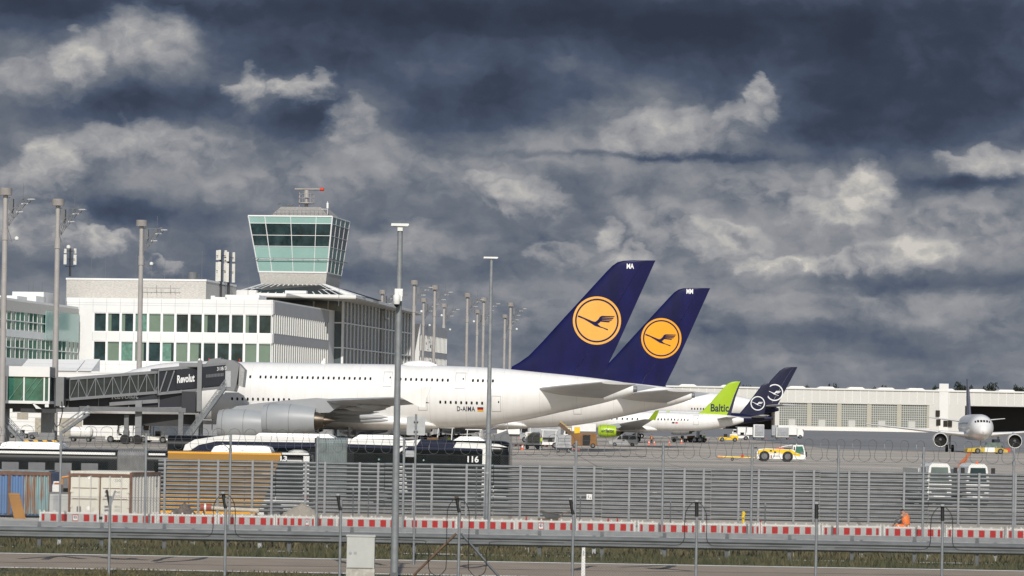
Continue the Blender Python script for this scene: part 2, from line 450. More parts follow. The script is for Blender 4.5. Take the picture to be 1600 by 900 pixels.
BL = [  # bright
 (225, 60, 95, 38, .26), (130, 120, 75, 45, .30), (60, 130, 90, 40, .12), (390, 140, 38, 26, .34), (470, 135, 55, 16, .34), (540, 185, 48, 36, .26),
 (235, 212, 150, 16, .30), (85, 255, 62, 40, .38), (70, 330, 110, 40, .26), (330, 240, 230, 50, .24), (180, 110, 170, 60, .12), (260, 60, 160, 60, .10), (900, 240, 160, 50, .14), (480, 340, 160, 36, .12), (1250, 340, 260, 80, .12), (60, 390, 120, 30, .14), (620, 470, 160, 26, .12), (980, 520, 200, 20, .10), (1500, 470, 160, 14, .14), (700, 560, 200, 20, .06), (140, 375, 85, 20, .36), (570, 245, 130, 46, .22),
 (835, 300, 55, 22, .34), (720, 270, 130, 46, .20), (1010, 185, 130, 42, .24), (1190, 160, 34, 34, .46), (1140, 205, 70, 26, .34), (1060, 225, 150, 16, .18),
 (885, 100, 45, 16, .14), (1530, 262, 65, 20, .34), (1230, 285, 190, 28, .20), (1350, 300, 60, 40, .40), (1310, 345, 80, 25, .30), (1120, 370, 75, 38, .30), (1390, 395, 100, 28, .30),
 (1230, 412, 85, 20, .34), (985, 335, 60, 30, .20), (935, 372, 24, 22, .34), (975, 412, 50, 18, .26), (850, 390, 60, 18, .16), (870, 235, 90, 22, .14), (265, 415, 34, 10, .28), (650, 385, 60, 24, .14),
 (1570, 360, 60, 60, .14), (1060, 470, 120, 34, .16), (1250, 470, 220, 22, .12), (1180, 560, 260, 40, .08), (1450, 500, 200, 26, .12), (840, 480, 90, 26, .12),
 # dark
 (800, 20, 900, 42, -.26), (1050, 60, 500, 40, -.18), (130, 20, 260, 22, -.14), (440, 95, 130, 48, -.16), (190, 168, 190, 34, -.24), (480, 190, 66, 34, -.26), (740, 150, 150, 52, -.24),
 (1420, 150, 260, 80, -.30), (1300, 215, 160, 30, -.16), (220, 335, 190, 26, -.22), (450, 300, 120, 60, -.06), (1500, 290, 120, 14, -.26), (1020, 245, 210, 6, -.24), (1480, 440, 190, 20, -.22), (1150, 520, 220, 18, -.12), (560, 430, 160, 22, -.14), (300, 440, 120, 20, -.10), (900, 550, 160, 16, -.08), (880, 290, 46, 26, -.16),
 (700, 340, 120, 40, -.10), (60, 420, 160, 30, -.12), (420, 400, 180, 26, -.08), (1000, 440, 140, 14, -.08), (1450, 545, 240, 18, -.08),
]
pos = neg = None
for b in BL:
    t = blob(*b[:4], abs(b[4]))
    if b[4] > 0: pos = t if pos is None else mth('ADD', pos, t)
    else: neg = t if neg is None else mth('ADD', neg, t)
fb = mth('SUBTRACT', noise(comb(WU, mth('MULTIPLY', WV, 1.3), 3.1), .8, 9, .50), .5)
fb2 = mth('SUBTRACT', noise(comb(WU, mth('MULTIPLY', WV, 1.25), 5.7), 2.0, 8, .54), .5)
# relief: the same billows a little towards the light minus here
fb_l = mth('SUBTRACT', noise(comb(mth('ADD', WU, .09), mth('MULTIPLY', mth('ADD', WV, .13), 1.25), 5.7), 2.0, 8, .54), .5)
relief = mth('SUBTRACT', fb2, fb_l)
vo = nt.nodes.new('ShaderNodeTexVoronoi'); vo.feature = 'SMOOTH_F1'; vo.inputs['Scale'].default_value = 2.3; vo.inputs['Smoothness'].default_value = .5
L(comb(WU, mth('MULTIPLY', WV, 1.35), 1.0), vo.inputs['Vector'])
bil = mth('SUBTRACT', .42, vo.outputs['Distance'])
# lit cumulus heads: lobes with crisp cauliflower rims, bright above and fading to their bases
HU = mth('ADD', WU, mth('ADD', mth('MULTIPLY', fb2, .40), mth('MULTIPLY', bil, .16)))
HV = mth('ADD', WV, mth('ADD', mth('MULTIPLY', relief, .5), mth('MULTIPLY', bil, -.34)))
HL = [(235, 60, 75, 50, .24), (125, 105, 42, 42, .30), (60, 130, 80, 30, .12), (390, 145, 30, 32, .28), (470, 138, 48, 20, .30), (545, 190, 38, 42, .22), (215, 228, 140, 30, .18), (85, 255, 42, 42, .34), (30, 290, 60, 34, .20),
 (150, 375, 66, 20, .32), (60, 350, 80, 38, .22), (820, 308, 64, 26, .28), (770, 285, 44, 22, .16), (1190, 160, 28, 38, .36), (1150, 192, 48, 30, .30), (1060, 205, 110, 36, .18), (1540, 258, 74, 24, .24), (1350, 300, 46, 42, .36), (1290, 332, 76, 32, .24),
 (1235, 295, 100, 26, .14), (1130, 375, 64, 32, .28), (1060, 352, 90, 44, .14), (1200, 410, 58, 20, .28), (1290, 412, 44, 18, .26), (1420, 395, 76, 30, .26), (940, 365, 22, 26, .28), (985, 405, 44, 22, .26), (870, 400, 44, 16, .16), (265, 418, 32, 14, .24), (450, 290, 130, 40, .10), (1500, 350, 110, 40, .14), (640, 380, 60, 30, .12)]
heads = None
for px, py, rx, ry, am in HL:
    u, v = uv(px, py); u /= 100.0; v = -v / 100.0
    a = mth('MULTIPLY_ADD', HU, 100.0 / rx, -u * 100.0 / rx); b = mth('MULTIPLY_ADD', HV, 100.0 / ry, -v * 100.0 / ry)
    d = mth('MULTIPLY_ADD', a, a, mth('MULTIPLY', b, b))
    t = mth('MULTIPLY', sstep(d, 1.6, .45), mth('MULTIPLY_ADD', sstep(b, -1.1, .6), am * .85, am * .15))
    heads = t if heads is None else mth('MAXIMUM', heads, t)
pb = mth('MULTIPLY', pos, mth('ADD', 1.0, mth('ADD', mth('MULTIPLY', fb2, 2.0), mth('MULTIPLY', fb, .8))))
cum = mth('ADD', mth('MULTIPLY', heads, mth('MULTIPLY_ADD', fb2, 1.1, 1.05)), mth('MULTIPLY', mth('ADD', mth('MULTIPLY', pb, .8), pos), .20))
Lm = mth('MULTIPLY_ADD', sstep(Vv, 6.4, 1.6), .12, .35)
Lm = mth('ADD', Lm, mth('ADD', cum, mth('MULTIPLY', neg, -.95)))
gain = sstep(Lm, .30, .72)
Lm = mth('ADD', Lm, mth('MULTIPLY', fb, mth('MULTIPLY_ADD', gain, .10, .50)))
Lm = mth('ADD', Lm, mth('MULTIPLY', relief, mth('MULTIPLY_ADD', gain, .36, .06)))
Lm = mth('ADD', Lm, mth('MULTIPLY', fb2, mth('MULTIPLY_ADD', gain, .08, .09)))
band = mth('SUBTRACT', noise(comb(mth('MULTIPLY', WU, .45), mth('MULTIPLY', WV, 2.6), 9.4), 1.0, 6, .5), .5)
Lm = mth('ADD', Lm, mth('MULTIPLY', band, mth('MULTIPLY_ADD', sstep(Vv, 3.5, 1.2), .30, .06)))
# towards the horizon everything closes to a flat blue grey
hz = sstep(Vv, 0.0, 1.9)
Lm = mth('ADD', mth('MULTIPLY', Lm, mth('ADD', .45, mth('MULTIPLY', hz, .55))), mth('MULTIPLY', mth('SUBTRACT', 1.0, hz), .235))
rp = nt.nodes.new('ShaderNodeValToRGB'); L(Lm, rp.inputs[0])
def lin(c): return tuple(((x / 255) / 12.92 if x / 255 < .04045 else ((x / 255 + .055) / 1.055) ** 2.4) for x in c)
stops = [(0.0, (50, 58, 73)), (.14, (58, 67, 84)), (.28, (76, 87, 107)), (.42, (108, 115, 126)), (.56, (140, 142, 148)), (.74, (164, 164, 166)), (.92, (190, 187, 182)), (1.0, (205, 201, 194))]
cr = rp.color_ramp
while len(cr.elements) < len(stops): cr.elements.new(.5)
for e, (p, c) in zip(cr.elements, stops):
    e.position = p; e.color = (*lin(c), 1)
STR = .10
ex = nt.nodes.new('ShaderNodeMix'); ex.data_type = 'RGBA'; ex.blend_type = 'MULTIPLY'; ex.inputs[0].default_value = 1.0
ex.clamp_result = False
L(rp.outputs[0], ex.inputs[6]); ex.inputs[7].default_value = (1 / STR, 1 / STR, 1 / STR, 1)
sky = nt.nodes.new('ShaderNodeTexSky'); sky.sky_type = 'NISHITA'; sky.sun_disc = False
sky.sun_elevation = rad(SUN_EL); sky.sun_rotation = rad(180 - SUN_AZ); sky.air_density = 1.2; sky.dust_density = 1.0
# cloud cover: closed ahead of us and low down, broken overhead and behind
cov_el = sstep(el, .20, .55)
front = sstep(sp.outputs[1], -.1, .6)
patch = sstep(noise(tc.outputs['Generated'], 2.6, 6, .6), .42, .60)
cover = mth('MAXIMUM', mth('MULTIPLY', mth('SUBTRACT', 1.0, cov_el), front), mth('MULTIPLY', patch, .55))
mx = nt.nodes.new('ShaderNodeMix'); mx.data_type = 'RGBA'; L(cover, mx.inputs[0]); L(sky.outputs[0], mx.inputs[6]); L(ex.outputs[2], mx.inputs[7])
bg = nt.nodes.new('ShaderNodeBackground'); bg.inputs['Strength'].default_value = STR; L(mx.outputs[2], bg.inputs['Color'])
ow = nt.nodes.new('ShaderNodeOutputWorld'); L(bg.outputs[0], ow.inputs['Surface'])
vs = scene.view_settings
vs.view_transform = 'Standard'; vs.look = 'None'; vs.exposure = 0.0; vs.gamma = 1.0; vs.use_curve_mapping = False
scene.cycles.max_bounces = 6; scene.cycles.use_denoising = True
# ================================================================ aircraft helpers (x aft from the nose, y away = starboard, z up)
class Fus:
    """fuselage given by stations (x, top, bottom, half width)"""
    def __init__(s, st): s.st = st
    def at(s, x):
        st = s.st
        if x <= st[0][0]: return st[0][1:]
        if x >= st[-1][0]: return st[-1][1:]
        for i in range(len(st) - 1):
            if st[i][0] <= x <= st[i + 1][0]: break
        h = st[i + 1][0] - st[i][0]; t = (x - st[i][0]) / h; out = []
        for k in (1, 2, 3):
            def sl(j):
                if j == 0: return (st[1][k] - st[0][k]) / (st[1][0] - st[0][0])
                if j == len(st) - 1: return (st[-1][k] - st[-2][k]) / (st[-1][0] - st[-2][0])
                a = (st[j][k] - st[j - 1][k]) / (st[j][0] - st[j - 1][0]); b = (st[j + 1][k] - st[j][k]) / (st[j + 1][0] - st[j][0])
                return 0 if a * b <= 0 else 2 * a * b / (a + b)
            a, b = st[i][k], st[i + 1][k]; m0, m1 = sl(i) * h, sl(i + 1) * h
            out.append((2 * t ** 3 - 3 * t * t + 1) * a + (t ** 3 - 2 * t * t + t) * m0 + (-2 * t ** 3 + 3 * t * t) * b + (t ** 3 - t * t) * m1)
        return out
    def ring(s, x, n):
        zt, zb, hw = s.at(x); zc = (zt + zb) / 2; hh = (zt - zb) / 2
        return [(x, -math.cos(2 * math.pi * k / n) * hw, zc + math.sin(2 * math.pi * k / n) * hh) for k in range(n)]
    def y(s, x, z, side=-1, off=.03):
        zt, zb, hw = s.at(x); zc = (zt + zb) / 2; hh = (zt - zb) / 2
        q = max(0.0, 1 - ((z - zc) / hh) ** 2)
        return side * (hw * math.sqrt(q) + off)
    def build(s, material, parent, n=40, name='fuselage'):
        x0, x1 = s.st[0][0], s.st[-1][0]; xs = set(q[0] for q in s.st)
        m = 70
        for k in range(m + 1): xs.add(x0 + (x1 - x0) * k / m)
        for q in (.02, .06, .12, .25, .5, .9, 1.4): xs.add(x0 + q * 2)
        mb = MB(); mb.loft([s.ring(x, n) for x in sorted(xs)])
        return mb.build(name, material, parent, smooth=50)

def th(t):   # half thickness of a unit airfoil, max about .5
    t = min(max(t, 0), 1)
    return 5 * (.2969 * math.sqrt(t) - .126 * t - .3516 * t * t + .2843 * t ** 3 - .1036 * t ** 4)
AFX = [0, .01, .03, .07, .13, .22, .34, .48, .62, .75, .87, 1.0]

def wing(st, side, material, parent, name='wing', x0=0.0, x1=1.0):
    """st: (span y, leading edge x, chord, z of leading edge, z of trailing edge, thickness ratio)"""
    rings = []
    fx = [f for f in AFX if x0 <= f <= x1]
    if x0 not in fx: fx = [x0] + fx
    if x1 not in fx: fx.append(x1)
    for y, xl, c, zl, zt, t in st:
        up = [(xl + f * c, side * y, zl + (zt - zl) * f + th(f) * t * c * 1.1) for f in fx]
        lo = [(xl + f * c, side * y, zl + (zt - zl) * f - th(f) * t * c * .9) for f in reversed(fx)]
        rings.append(up + [lo[0]] + lo[1:-1] + ([lo[-1]] if x0 > 0 else []))
    mb = MB(); mb.loft(rings); return mb.build(name, material, parent, smooth=35)

class Fin:
    """vertical tail from outlines of its two edges, (x, z) from bottom to top"""
    def __init__(s, le, te, t0=.11, t1=.09):
        s.le = sorted(le, key=lambda p: p[1]); s.te = sorted(te, key=lambda p: p[1]); s.z0 = min(s.le[0][1], s.te[0][1]); s.z1 = s.le[-1][1]; s.t0 = t0; s.t1 = t1
    def ed(s, e, z):
        if z <= e[0][1]: return e[0][0] if len(e) > 2 else e[0][0] + (e[1][0] - e[0][0]) * (z - e[0][1]) / (e[1][1] - e[0][1])
        if z >= e[-1][1]: return e[-1][0]
        for a, b in zip(e, e[1:]):
            if a[1] <= z <= b[1]: return a[0] + (b[0] - a[0]) * (z - a[1]) / max(1e-6, b[1] - a[1])
    def xs(s, z): return s.ed(s.le, z), s.ed(s.te, z)
    def half(s, x, z):
        a, b = s.xs(z); c = max(.2, b - a); q = (z - s.z0) / (s.z1 - s.z0)
        cc = min(c, (s.te[0][0] - s.le[0][0]) * .62)
        return th((x - a) / c) * (s.t0 + (s.t1 - s.t0) * q) * cc
    def build(s, f0, f1, material, parent, name):
        zs = sorted(set([s.z0 + (s.z1 - s.z0) * k / 16 for k in range(17)] + [p[1] for p in s.le]))
        fx = sorted(set([f0, f1] + [f for f in AFX if f0 < f < f1])); rings = []
        for z in zs:
            a, b = s.xs(z); c = b - a
            P = [(a + f * c, z) for f in fx]
            near = [(x, -s.half(x, zz) - (.0 if f > 0 or f0 > 0 else 0), zz) for (x, zz), f in zip(P, fx)]
            far = [(x, s.half(x, zz) + .001, zz) for x, zz in reversed(P)]
            rings.append(near + far)
        mb = MB(); mb.loft(rings); return mb.build(name, material, parent, smooth=35)

def disc(fn, c, r0, r1, material, parent, name, n=48, m=4, a0=0, a1=360):
    """flat ring or disc on a surface: fn(x, z) -> point"""
    mb = MB(); vs = []; full = abs(a1 - a0) >= 360; cols = n if full else n + 1
    for i in range(m + 1):
        r = r0 + (r1 - r0) * i / m
        for k in range(cols):
            q = rad(a0 + (a1 - a0) * k / n); vs.append(fn(c[0] + math.cos(q) * r, c[1] + math.sin(q) * r))
    fs = [(i * cols + k, i * cols + (k + 1) % cols, (i + 1) * cols + (k + 1) % cols, (i + 1) * cols + k) for i in range(m) for k in range(n)]
    mb.add(vs, fs); return mb.build(name, material, parent, fixn=False)

BIRD = [  # flying bird, unit circle, y up
 [(-.80, .19), (-.74, .20), (-.40, .06), (-.20, -.02), (-.04, -.07), (.06, -.16), (.16, -.25), (.46, -.40), (.44, -.37), (.47, -.35), (.16, -.29), (-.08, -.22), (-.30, -.08), (-.55, .06), (-.78, .14)],
 [(-.16, -.06), (-.04, -.04), (.06, .05), (.13, .16), (.22, .20), (.20, .09), (.22, .04), (.15, -.05), (.08, -.12), (-.02, -.14)],
 [(.20, .20), (.74, .19), (.70, .15), (.21, .145)], [(.20, .135), (.70, .12), (.66, .075), (.20, .085)], [(.19, .075), (.64, .05), (.60, .005), (.18, .03)], [(.17, .02), (.56, -.02), (.50, -.07), (.13, -.04)],
]
def bird(fn, c, r, material, parent):
    mb = MB()
    for poly in BIRD:
        mb.add([fn(c[0] + x * r, c[1] + y * r) for x, y in poly], [tuple(range(len(poly)))])
    return mb.build('crane_emblem', material, parent, fixn=False)

def decal_quad(fu, x0, x1, z0, z1, material, parent, name, side=-1, off=.03):
    n = 4; vs = []
    for i in range(n + 1):
        z = z0 + (z1 - z0) * i / n
        vs += [(x0, fu.y(x0, z, side, off), z), (x1, fu.y(x1, z, side, off), z)]
    return MB().add(vs, [(2 * i, 2 * i + 1, 2 * i + 3, 2 * i + 2) for i in range(n)]).build(name, material, parent, fixn=False)

def door(fu, x0, x1, z0, z1, parent, side=-1, w=.05, pane=True):
    """outline of a door with its little pane"""
    mb = MB(); n = 6
    def P(x, z): return (x, fu.y(x, z, side, .025), z)
    for xa, xb in ((x0, x0 + w), (x1 - w, x1)):
        for i in range(n):
            za, zb = z0 + (z1 - z0) * i / n, z0 + (z1 - z0) * (i + 1) / n
            mb.add([P(xa, za), P(xb, za), P(xb, zb), P(xa, zb)], [(0, 1, 2, 3)])
    for za, zb in ((z0, z0 + w * 1.4), (z1 - w, z1)):
        mb.add([P(x0 + w, za), P(x1 - w, za), P(x1 - w, zb), P(x0 + w, zb)], [(0, 1, 2, 3)])
    d = mb.build('cabin_door', 'panel_line', parent, fixn=False)
    if pane:
        xm = x0 + (x1 - x0) * .78; zm = z0 + (z1 - z0) * .62
        win(fu, xm, zm, .16, .26, d, side, 'pane')
    return d

def win(fu, x, z, w, h, parent, side=-1, name='window', off=.03):
    pts = []
    for k in range(10):
        q = 2 * math.pi * k / 10; a = math.cos(q); b = math.sin(q)
        pts.append((x + math.copysign(abs(a) ** .7, a) * w / 2, z + math.copysign(abs(b) ** .7, b) * h / 2))
    return MB().add([(px, fu.y(px, pz, side, off), pz) for px, pz in pts], [tuple(range(10))]).build(name, 'window_dark', parent, fixn=False)

def engine(parent, x, y, z, r, length, mats=('nacelle_grey', 'exhaust', 'aircraft_white'), core=True, name='engine'):
    """nacelle from lip to fan nozzle with fan, spinner, core nozzle and plug"""
    L_ = length
    prof = [(0.02, r * .84), (0, r * .885), (.05 * L_, r * .93), (.16 * L_, r * .985), (.35 * L_, r), (.6 * L_, r * .97), (.85 * L_, r * .86), (L_, r * .76), (L_ - .01, r * .73), (L_ * .8, r * .70)]
    e = MB().lathe(prof, (x, y, z), 'x', 32, caps=False).build(name, mats[0], parent, smooth=45)
    for f_ in (.10, .52):
        MB().lathe([(f_ * L_, r * (.96 if f_ < .2 else .987)), (f_ * L_ + .06, r * (.97 if f_ < .2 else .984))], (x, y, z), 'x', 32, caps=False).build('cowl_seam', 'mid_steel', e)
    MB().lathe([(.02, r * .835), (.10 * L_, r * .74), (.22 * L_, r * .74)], (x, y, z), 'x', 32, caps=False).build('intake_liner', 'dark_steel', e, smooth=45)
    mb = MB(); mb.lathe([(.20 * L_, r * .745), (.205 * L_, .05)], (x, y, z), 'x', 32)
    for k in range(22):   # fan blades
        q = 2 * math.pi * k / 22; a, b = math.cos(q), math.sin(q); a2, b2 = math.cos(q + .2), math.sin(q + .2)
        mb.add([(x + .185 * L_, y + a * r * .2, z + b * r * .2), (x + .195 * L_, y + a2 * r * .2, z + b2 * r * .2), (x + .195 * L_, y + a2 * r * .73, z + b2 * r * .73), (x + .17 * L_, y + a * r * .73, z + b * r * .73)], [(0, 1, 2, 3)])
    MB_fan = mb.build('fan', 'rubber', e)
    MB().lathe([(.09 * L_, .02), (.13 * L_, r * .12), (.19 * L_, r * .22)], (x, y, z), 'x', 16).build('spinner', 'mid_steel', e, smooth=60)
    if core:
        MB().lathe([(.7 * L_, r * .60), (L_ * .98, r * .56), (L_ * 1.16, r * .40), (L_ * 1.15, r * .36)], (x, y, z), 'x', 24).build('core_nozzle', 'exhaust', e, smooth=45)
        MB().lathe([(L_ * 1.05, r * .27), (L_ * 1.2, r * .24), (L_ * 1.36, r * .03)], (x, y, z), 'x', 16).build('exhaust_plug', 'exhaust', e, smooth=45)
    return e

def gear(parent, x, y, ztop, wheels, r, w=.4, name='landing_gear'):
    """strut with wheels: list of (dx, dy)"""
    mb = MB(); mb.cyl((x, y, r), (x, y, ztop), r * .28, n=10)
    xs = [d[0] for d in wheels]; ys = [d[1] for d in wheels]
    mb.cyl((x + min(xs), y, r), (x + max(xs) + .01, y, r), r * .2, n=8)
    for dx in sorted(set(xs)): mb.cyl((x + dx, y + min(ys), r), (x + dx, y + max(ys), r), r * .15, n=8)
    mb.beam((x, y, ztop * .55 + r * .4), (x + 1.2 * r + .5, y, ztop), r * .25, r * .25)
    g = mb.build(name, 'gear_grey', parent, smooth=40)
    for dx, dy in wheels:
        wh = MB().lathe([(-w / 2, r * .8), (-w * .42, r * .96), (0, r), (w * .42, r * .96), (w / 2, r * .8)], (x + dx, y + dy, r), 'y', 20).build('wheel', 'rubber', g, smooth=40)
        MB().lathe([(-w / 2 - .02, r * .5), (w / 2 + .02, r * .5)], (x + dx, y + dy, r), 'y', 14).build('rim', 'gear_grey', wh)
    return g

# ================================================================ the two double-deck aircraft
YAW = rad(7.5)
O380 = W(125, 640, 429); O380.z = 0
F380 = Frame(O380, YAW)
def build_a380():
    t = empty('double_deck_airliner', O380, -YAW, 'long white double-deck airliner with a blue tail parked at the passenger bridge', 'airliner', 'parked airliners')
    q = lambda px, py, y=0: F380.onY(px, py, y)
    def zt(px, py): return q(px, py)
    st = [(0, 5.35, 5.05, .08), (.7, 6.3, 4.2, 1.15), (2.2, 7.35, 3.45, 2.1), (4.5, 8.55, 2.95, 2.85), (8, 9.85, 2.68, 3.4), (12, 10.6, 2.6, 3.56), (16, 10.85, 2.6, 3.58)]
    for px in (480, 600): x, z = q(px, 569 if px > 500 else 567.2); st.append((x, z, 2.6, 3.58))
    for px, pt, pb, hw in ((690, 571.2, 668.7, 3.54), (760, 574, 665.5, 3.3), (800, 577, 660, 3.05), (840, 581, 652.5, 2.72), (880, 585, 643.5, 2.32), (920, 589.5, 635, 1.85), (950, 593.5, 628, 1.45), (975, 597.5, 620.5, 1.0), (990, 601.5, 615, .62)):
        x, z = q(px, pt); _, zb = q(px, pb); st.append((x, z, zb, hw))
    fu = Fus(st); fus = fu.build('aircraft_white', t)
    xe, ze = q(991, 608)
    MB().lathe([(0, .42), (.5, .36)], (xe - .15, 0, ze), 'x', 14).build('exhaust_pipe', 'mid_steel', t)
    # belly fairing
    x0, _ = q(380, 650); x1, zb1 = q(692, 668)
    bf = []
    for k in range(25):
        f = k / 24; s_ = math.sin(math.pi * f) ** .45 if 0 < f < 1 else 0
        x = x0 + (x1 - x0) * f
        bf.append((x, 2.75 + 2.0 * s_, 2.75 - .55 * s_, .05 + 3.95 * s_ ** .8))
    fb_ = Fus(bf); fb_.build('aircraft_white', t, name='belly_fairing')
    # vertical tail
    le = [q(*p) for p in ((798, 578), (800, 572.6), (811, 566.5), (826, 556), (846, 535.5), (880, 498), (920, 454.5), (948, 424), (957, 415), (965, 409.6), (974, 407.3), (990, 406.6))]
    te = [q(*p) for p in ((939, 592), (963, 543), (1024.5, 406.2))]
    te.sort(key=lambda p: p[1]); zb = min(le[0][1], te[0][1]) - .2
    fin = Fin(le, te, .115, .10)
    fin.build(0, .69, 'tail_blue', t, 'tail_fin'); fin.build(.695, 1.0, 'tail_blue', t, 'rudder')
    sf = lambda off: (lambda x, z: (x, -fin.half(x, z) - off, z))
    c = q(933, 501); r = (q(970.5, 501)[0] - q(895.5, 501)[0]) / 2
    em = disc(sf(.03), c, 0, r, 'crane_orange', t, 'emblem_disc', m=7)
    disc(sf(.05), c, r * .84, r * .905, 'tail_blue', em, 'emblem_ring', m=1)
    bird(sf(.06), c, r, 'tail_blue', em)
    # letters high on the fin
    a = q(979.5, 420); b = q(991, 412)
    lettering('MA', b[0] - a[0], b[1] - a[1], lambda u, v: (a[0] + u, -fin.half(a[0] + u, a[1] + v) - .05, a[1] + v), 'decal_white', t, 'fin_letters', .03)
    # tailplane
    def stab(side):
        x0_, z0_ = q(836, 608.5); x1_, z1_ = q(944, 623)
        xt, zt_ = F380.onY(940, 597.5, -15.2); xt2, zt2 = F380.onY(994, 600.5, -15.2)
        wing([(.6, x0_ - .3, x1_ - x0_ + .4, z0_, z1_, .10), (2.0, x0_ + .4, x1_ - x0_ - .3, z0_ + .05, z1_ + .1, .10), (15.2, xt, xt2 - xt, zt_, zt2, .085)], side, 'aircraft_grey', t, 'tailplane')
    stab(-1); stab(1)
    # wings
    xr, _ = q(366, 636)
    for side in (-1, 1):
        st_w = [(2.8, xr, 17.8, 4.3, 3.3, .125), (6.5, xr + 2.8, 15.2, 4.75, 3.85, .12), (14.5, xr + 8.3, 10.9, 5.35, 4.7, .105), (26, xr + 17.2, 8.0, 5.8, 5.3, .10), (38.5, xr + 27.0, 4.9, 6.2, 5.7, .09), (39.6, xr + 28.2, 3.6, 6.25, 5.8, .07)]
        w_ = wing(st_w, side, 'wing_grey', t)
        mb = MB()      # tip fence
        mb.prism([(xr + 28.6, 6.3), (xr + 31.4, 7.6), (xr + 32.2, 7.6), (xr + 31.6, 6.0), (xr + 31.6, 5.2), (xr + 30.9, 5.2)], 'y', side * 39.55, side * 39.68)
        mb.build('wing_fence', 'aircraft_white', w_)
        for yy, x_, z_, ln in ((8.5, xr + 14.5, 3.55, 7.5), (12.5, xr + 15.5, 3.95, 7), (19, xr + 16.5, 4.55, 6), (25, xr + 19.2, 4.95, 5.2), (30, xr + 21.6, 5.25, 4.2)):
            MB().lathe([(0, .05), (ln * .2, .34), (ln * .55, .42), (ln * .85, .25), (ln, .04)], (x_, side * yy, z_), 'x', 10).build('flap_fairing', 'wing_grey', w_, smooth=50)
    xo, zo = F380.onY(412.5, 655.5, -25.7); xi, zi = F380.onY(343, 663, -14.9)
    for side in (-1, 1):
        for (x, y, z) in ((xo, side * 25.7, zo), (xi, side * 14.9, zi)):
            e = engine(t, x, y, z, 2.02, 6.5)
            mb = MB()
            for yy in (-.28, .28): pass
            mb.prism([(x + 1.1, z + 1.7), (x + 2.2, z + 2.35), (x + 6.5, z + 2.75), (x + 10.5, z + 2.55), (x + 8.2, z + 1.0), (x + 6.6, z + .9)], 'y', y - .26, y + .26)
            mb.build('pylon', 'nacelle_grey', e)
    # windows
    def row(px0, px1, n, py0, py1, ref):
        for k in range(n):
            f = k / max(1, n - 1); x, z = F380.onY(px0 + (px1 - px0) * f, py0 + (py1 - py0) * f, -3.45)
            win(fu, x, z, .27, .40, t)
    row(406, 578, 22, 588.8, 591.5, 0); row(625, 699, 10, 592.3, 594.0, 0); row(738, 769, 5, 594.4, 595.0, 0)
    row(363, 452, 12, 623.0, 624.6, 0); row(688, 753, 9, 628.2, 630.0, 0)
    x, z = F380.onY(390, 588.5, -3.45); win(fu, x, z, .27, .40, t)
    for (pa, pb, ta, ba) in ((598.5, 611.5, 580.5, 604.5), (710.5, 726, 582, 607.5), (767.5, 781.5, 618.5, 643.5), (653.5, 667.5, 616.5, 641.5)):
        x0_, z1_ = F380.onY(pa, ta, -3.45); x1_, z0_ = F380.onY(pb, ba, -3.45); door(fu, x0_, x1_, z0_, z1_, t, pane=True)
    # registration and flag
    x, z = F380.onY(713.5, 642.2, -3.5); x2, z2 = F380.onY(741.5, 635.2, -3.5)
    lettering('D-AIMA', x2 - x, z2 - z, lambda u, v: (x + u, fu.y(x + u, z + v, -1, .04), z + v), 'decal_navy', t, 'registration', .012, 1.1)
    xf, zf = F380.onY(745, 642.6, -3.5); xf2, zf2 = F380.onY(754.5, 636.4, -3.5); h = (zf2 - zf) / 3
    fl = decal_quad(fu, xf, xf2, zf + 2 * h, zf2, 'decal_black', t, 'flag', off=.04)
    decal_quad(fu, xf, xf2, zf + h, zf + 2 * h, 'flag_red', fl, 'flag_stripe', off=.04); decal_quad(fu, xf, xf2, zf, zf + h, 'flag_gold', fl, 'flag_stripe', off=.04)
    # cockpit windows, nose emblem
    mb = MB()
    for k in range(4):
        a0 = 1.9 + k * .75; x0_, x1_ = a0, a0 + .66
        mb.add([(x0_, fu.y(x0_, 6.35 + k * .06), 6.35 + k * .06), (x1_, fu.y(x1_, 6.4 + k * .06), 6.4 + k * .06), (x1_, fu.y(x1_, 7.0), 7.0), (x0_, fu.y(x0_, 6.9), 6.9)], [(0, 1, 2, 3)])
    mb.build('cockpit_window', 'window_dark', t, fixn=False)
    # antenna hump on the crown
    x, z = q(655, 568.5); MB().lathe([(-2.2, .05), (-1.5, .45), (0, .62), (1.4, .5), (2.4, .05)], (x, 0, z - .15), 'x', 14).build('antenna_dome', 'aircraft_white', t, smooth=60)
    for px in (305, 500):
        x, z = q(px, 566); MB().prism([(x, z - .3), (x + .6, z - .3), (x + .7, z + .5), (x + .5, z + .5)], 'y', -.05, .05).build('blade_antenna', 'aircraft_white', t)
    # undercarriage
    gear(t, 5.2, 0, 3.2, [(0, -.42), (0, .42)], .62, .42)
    for s_ in (-1, 1):
        gear(t, 33.0, s_ * 6.2, 4.0, [(a, b) for a in (-.85, .85) for b in (-.65, .65)], .70, .5)
        gear(t, 36.4, s_ * 2.6, 3.4, [(a, b) for a in (-1.7, 0, 1.7) for b in (-.75, .75)], .70, .5)
    return t, fin, fu
A1, fin1, fu1 = build_a380()
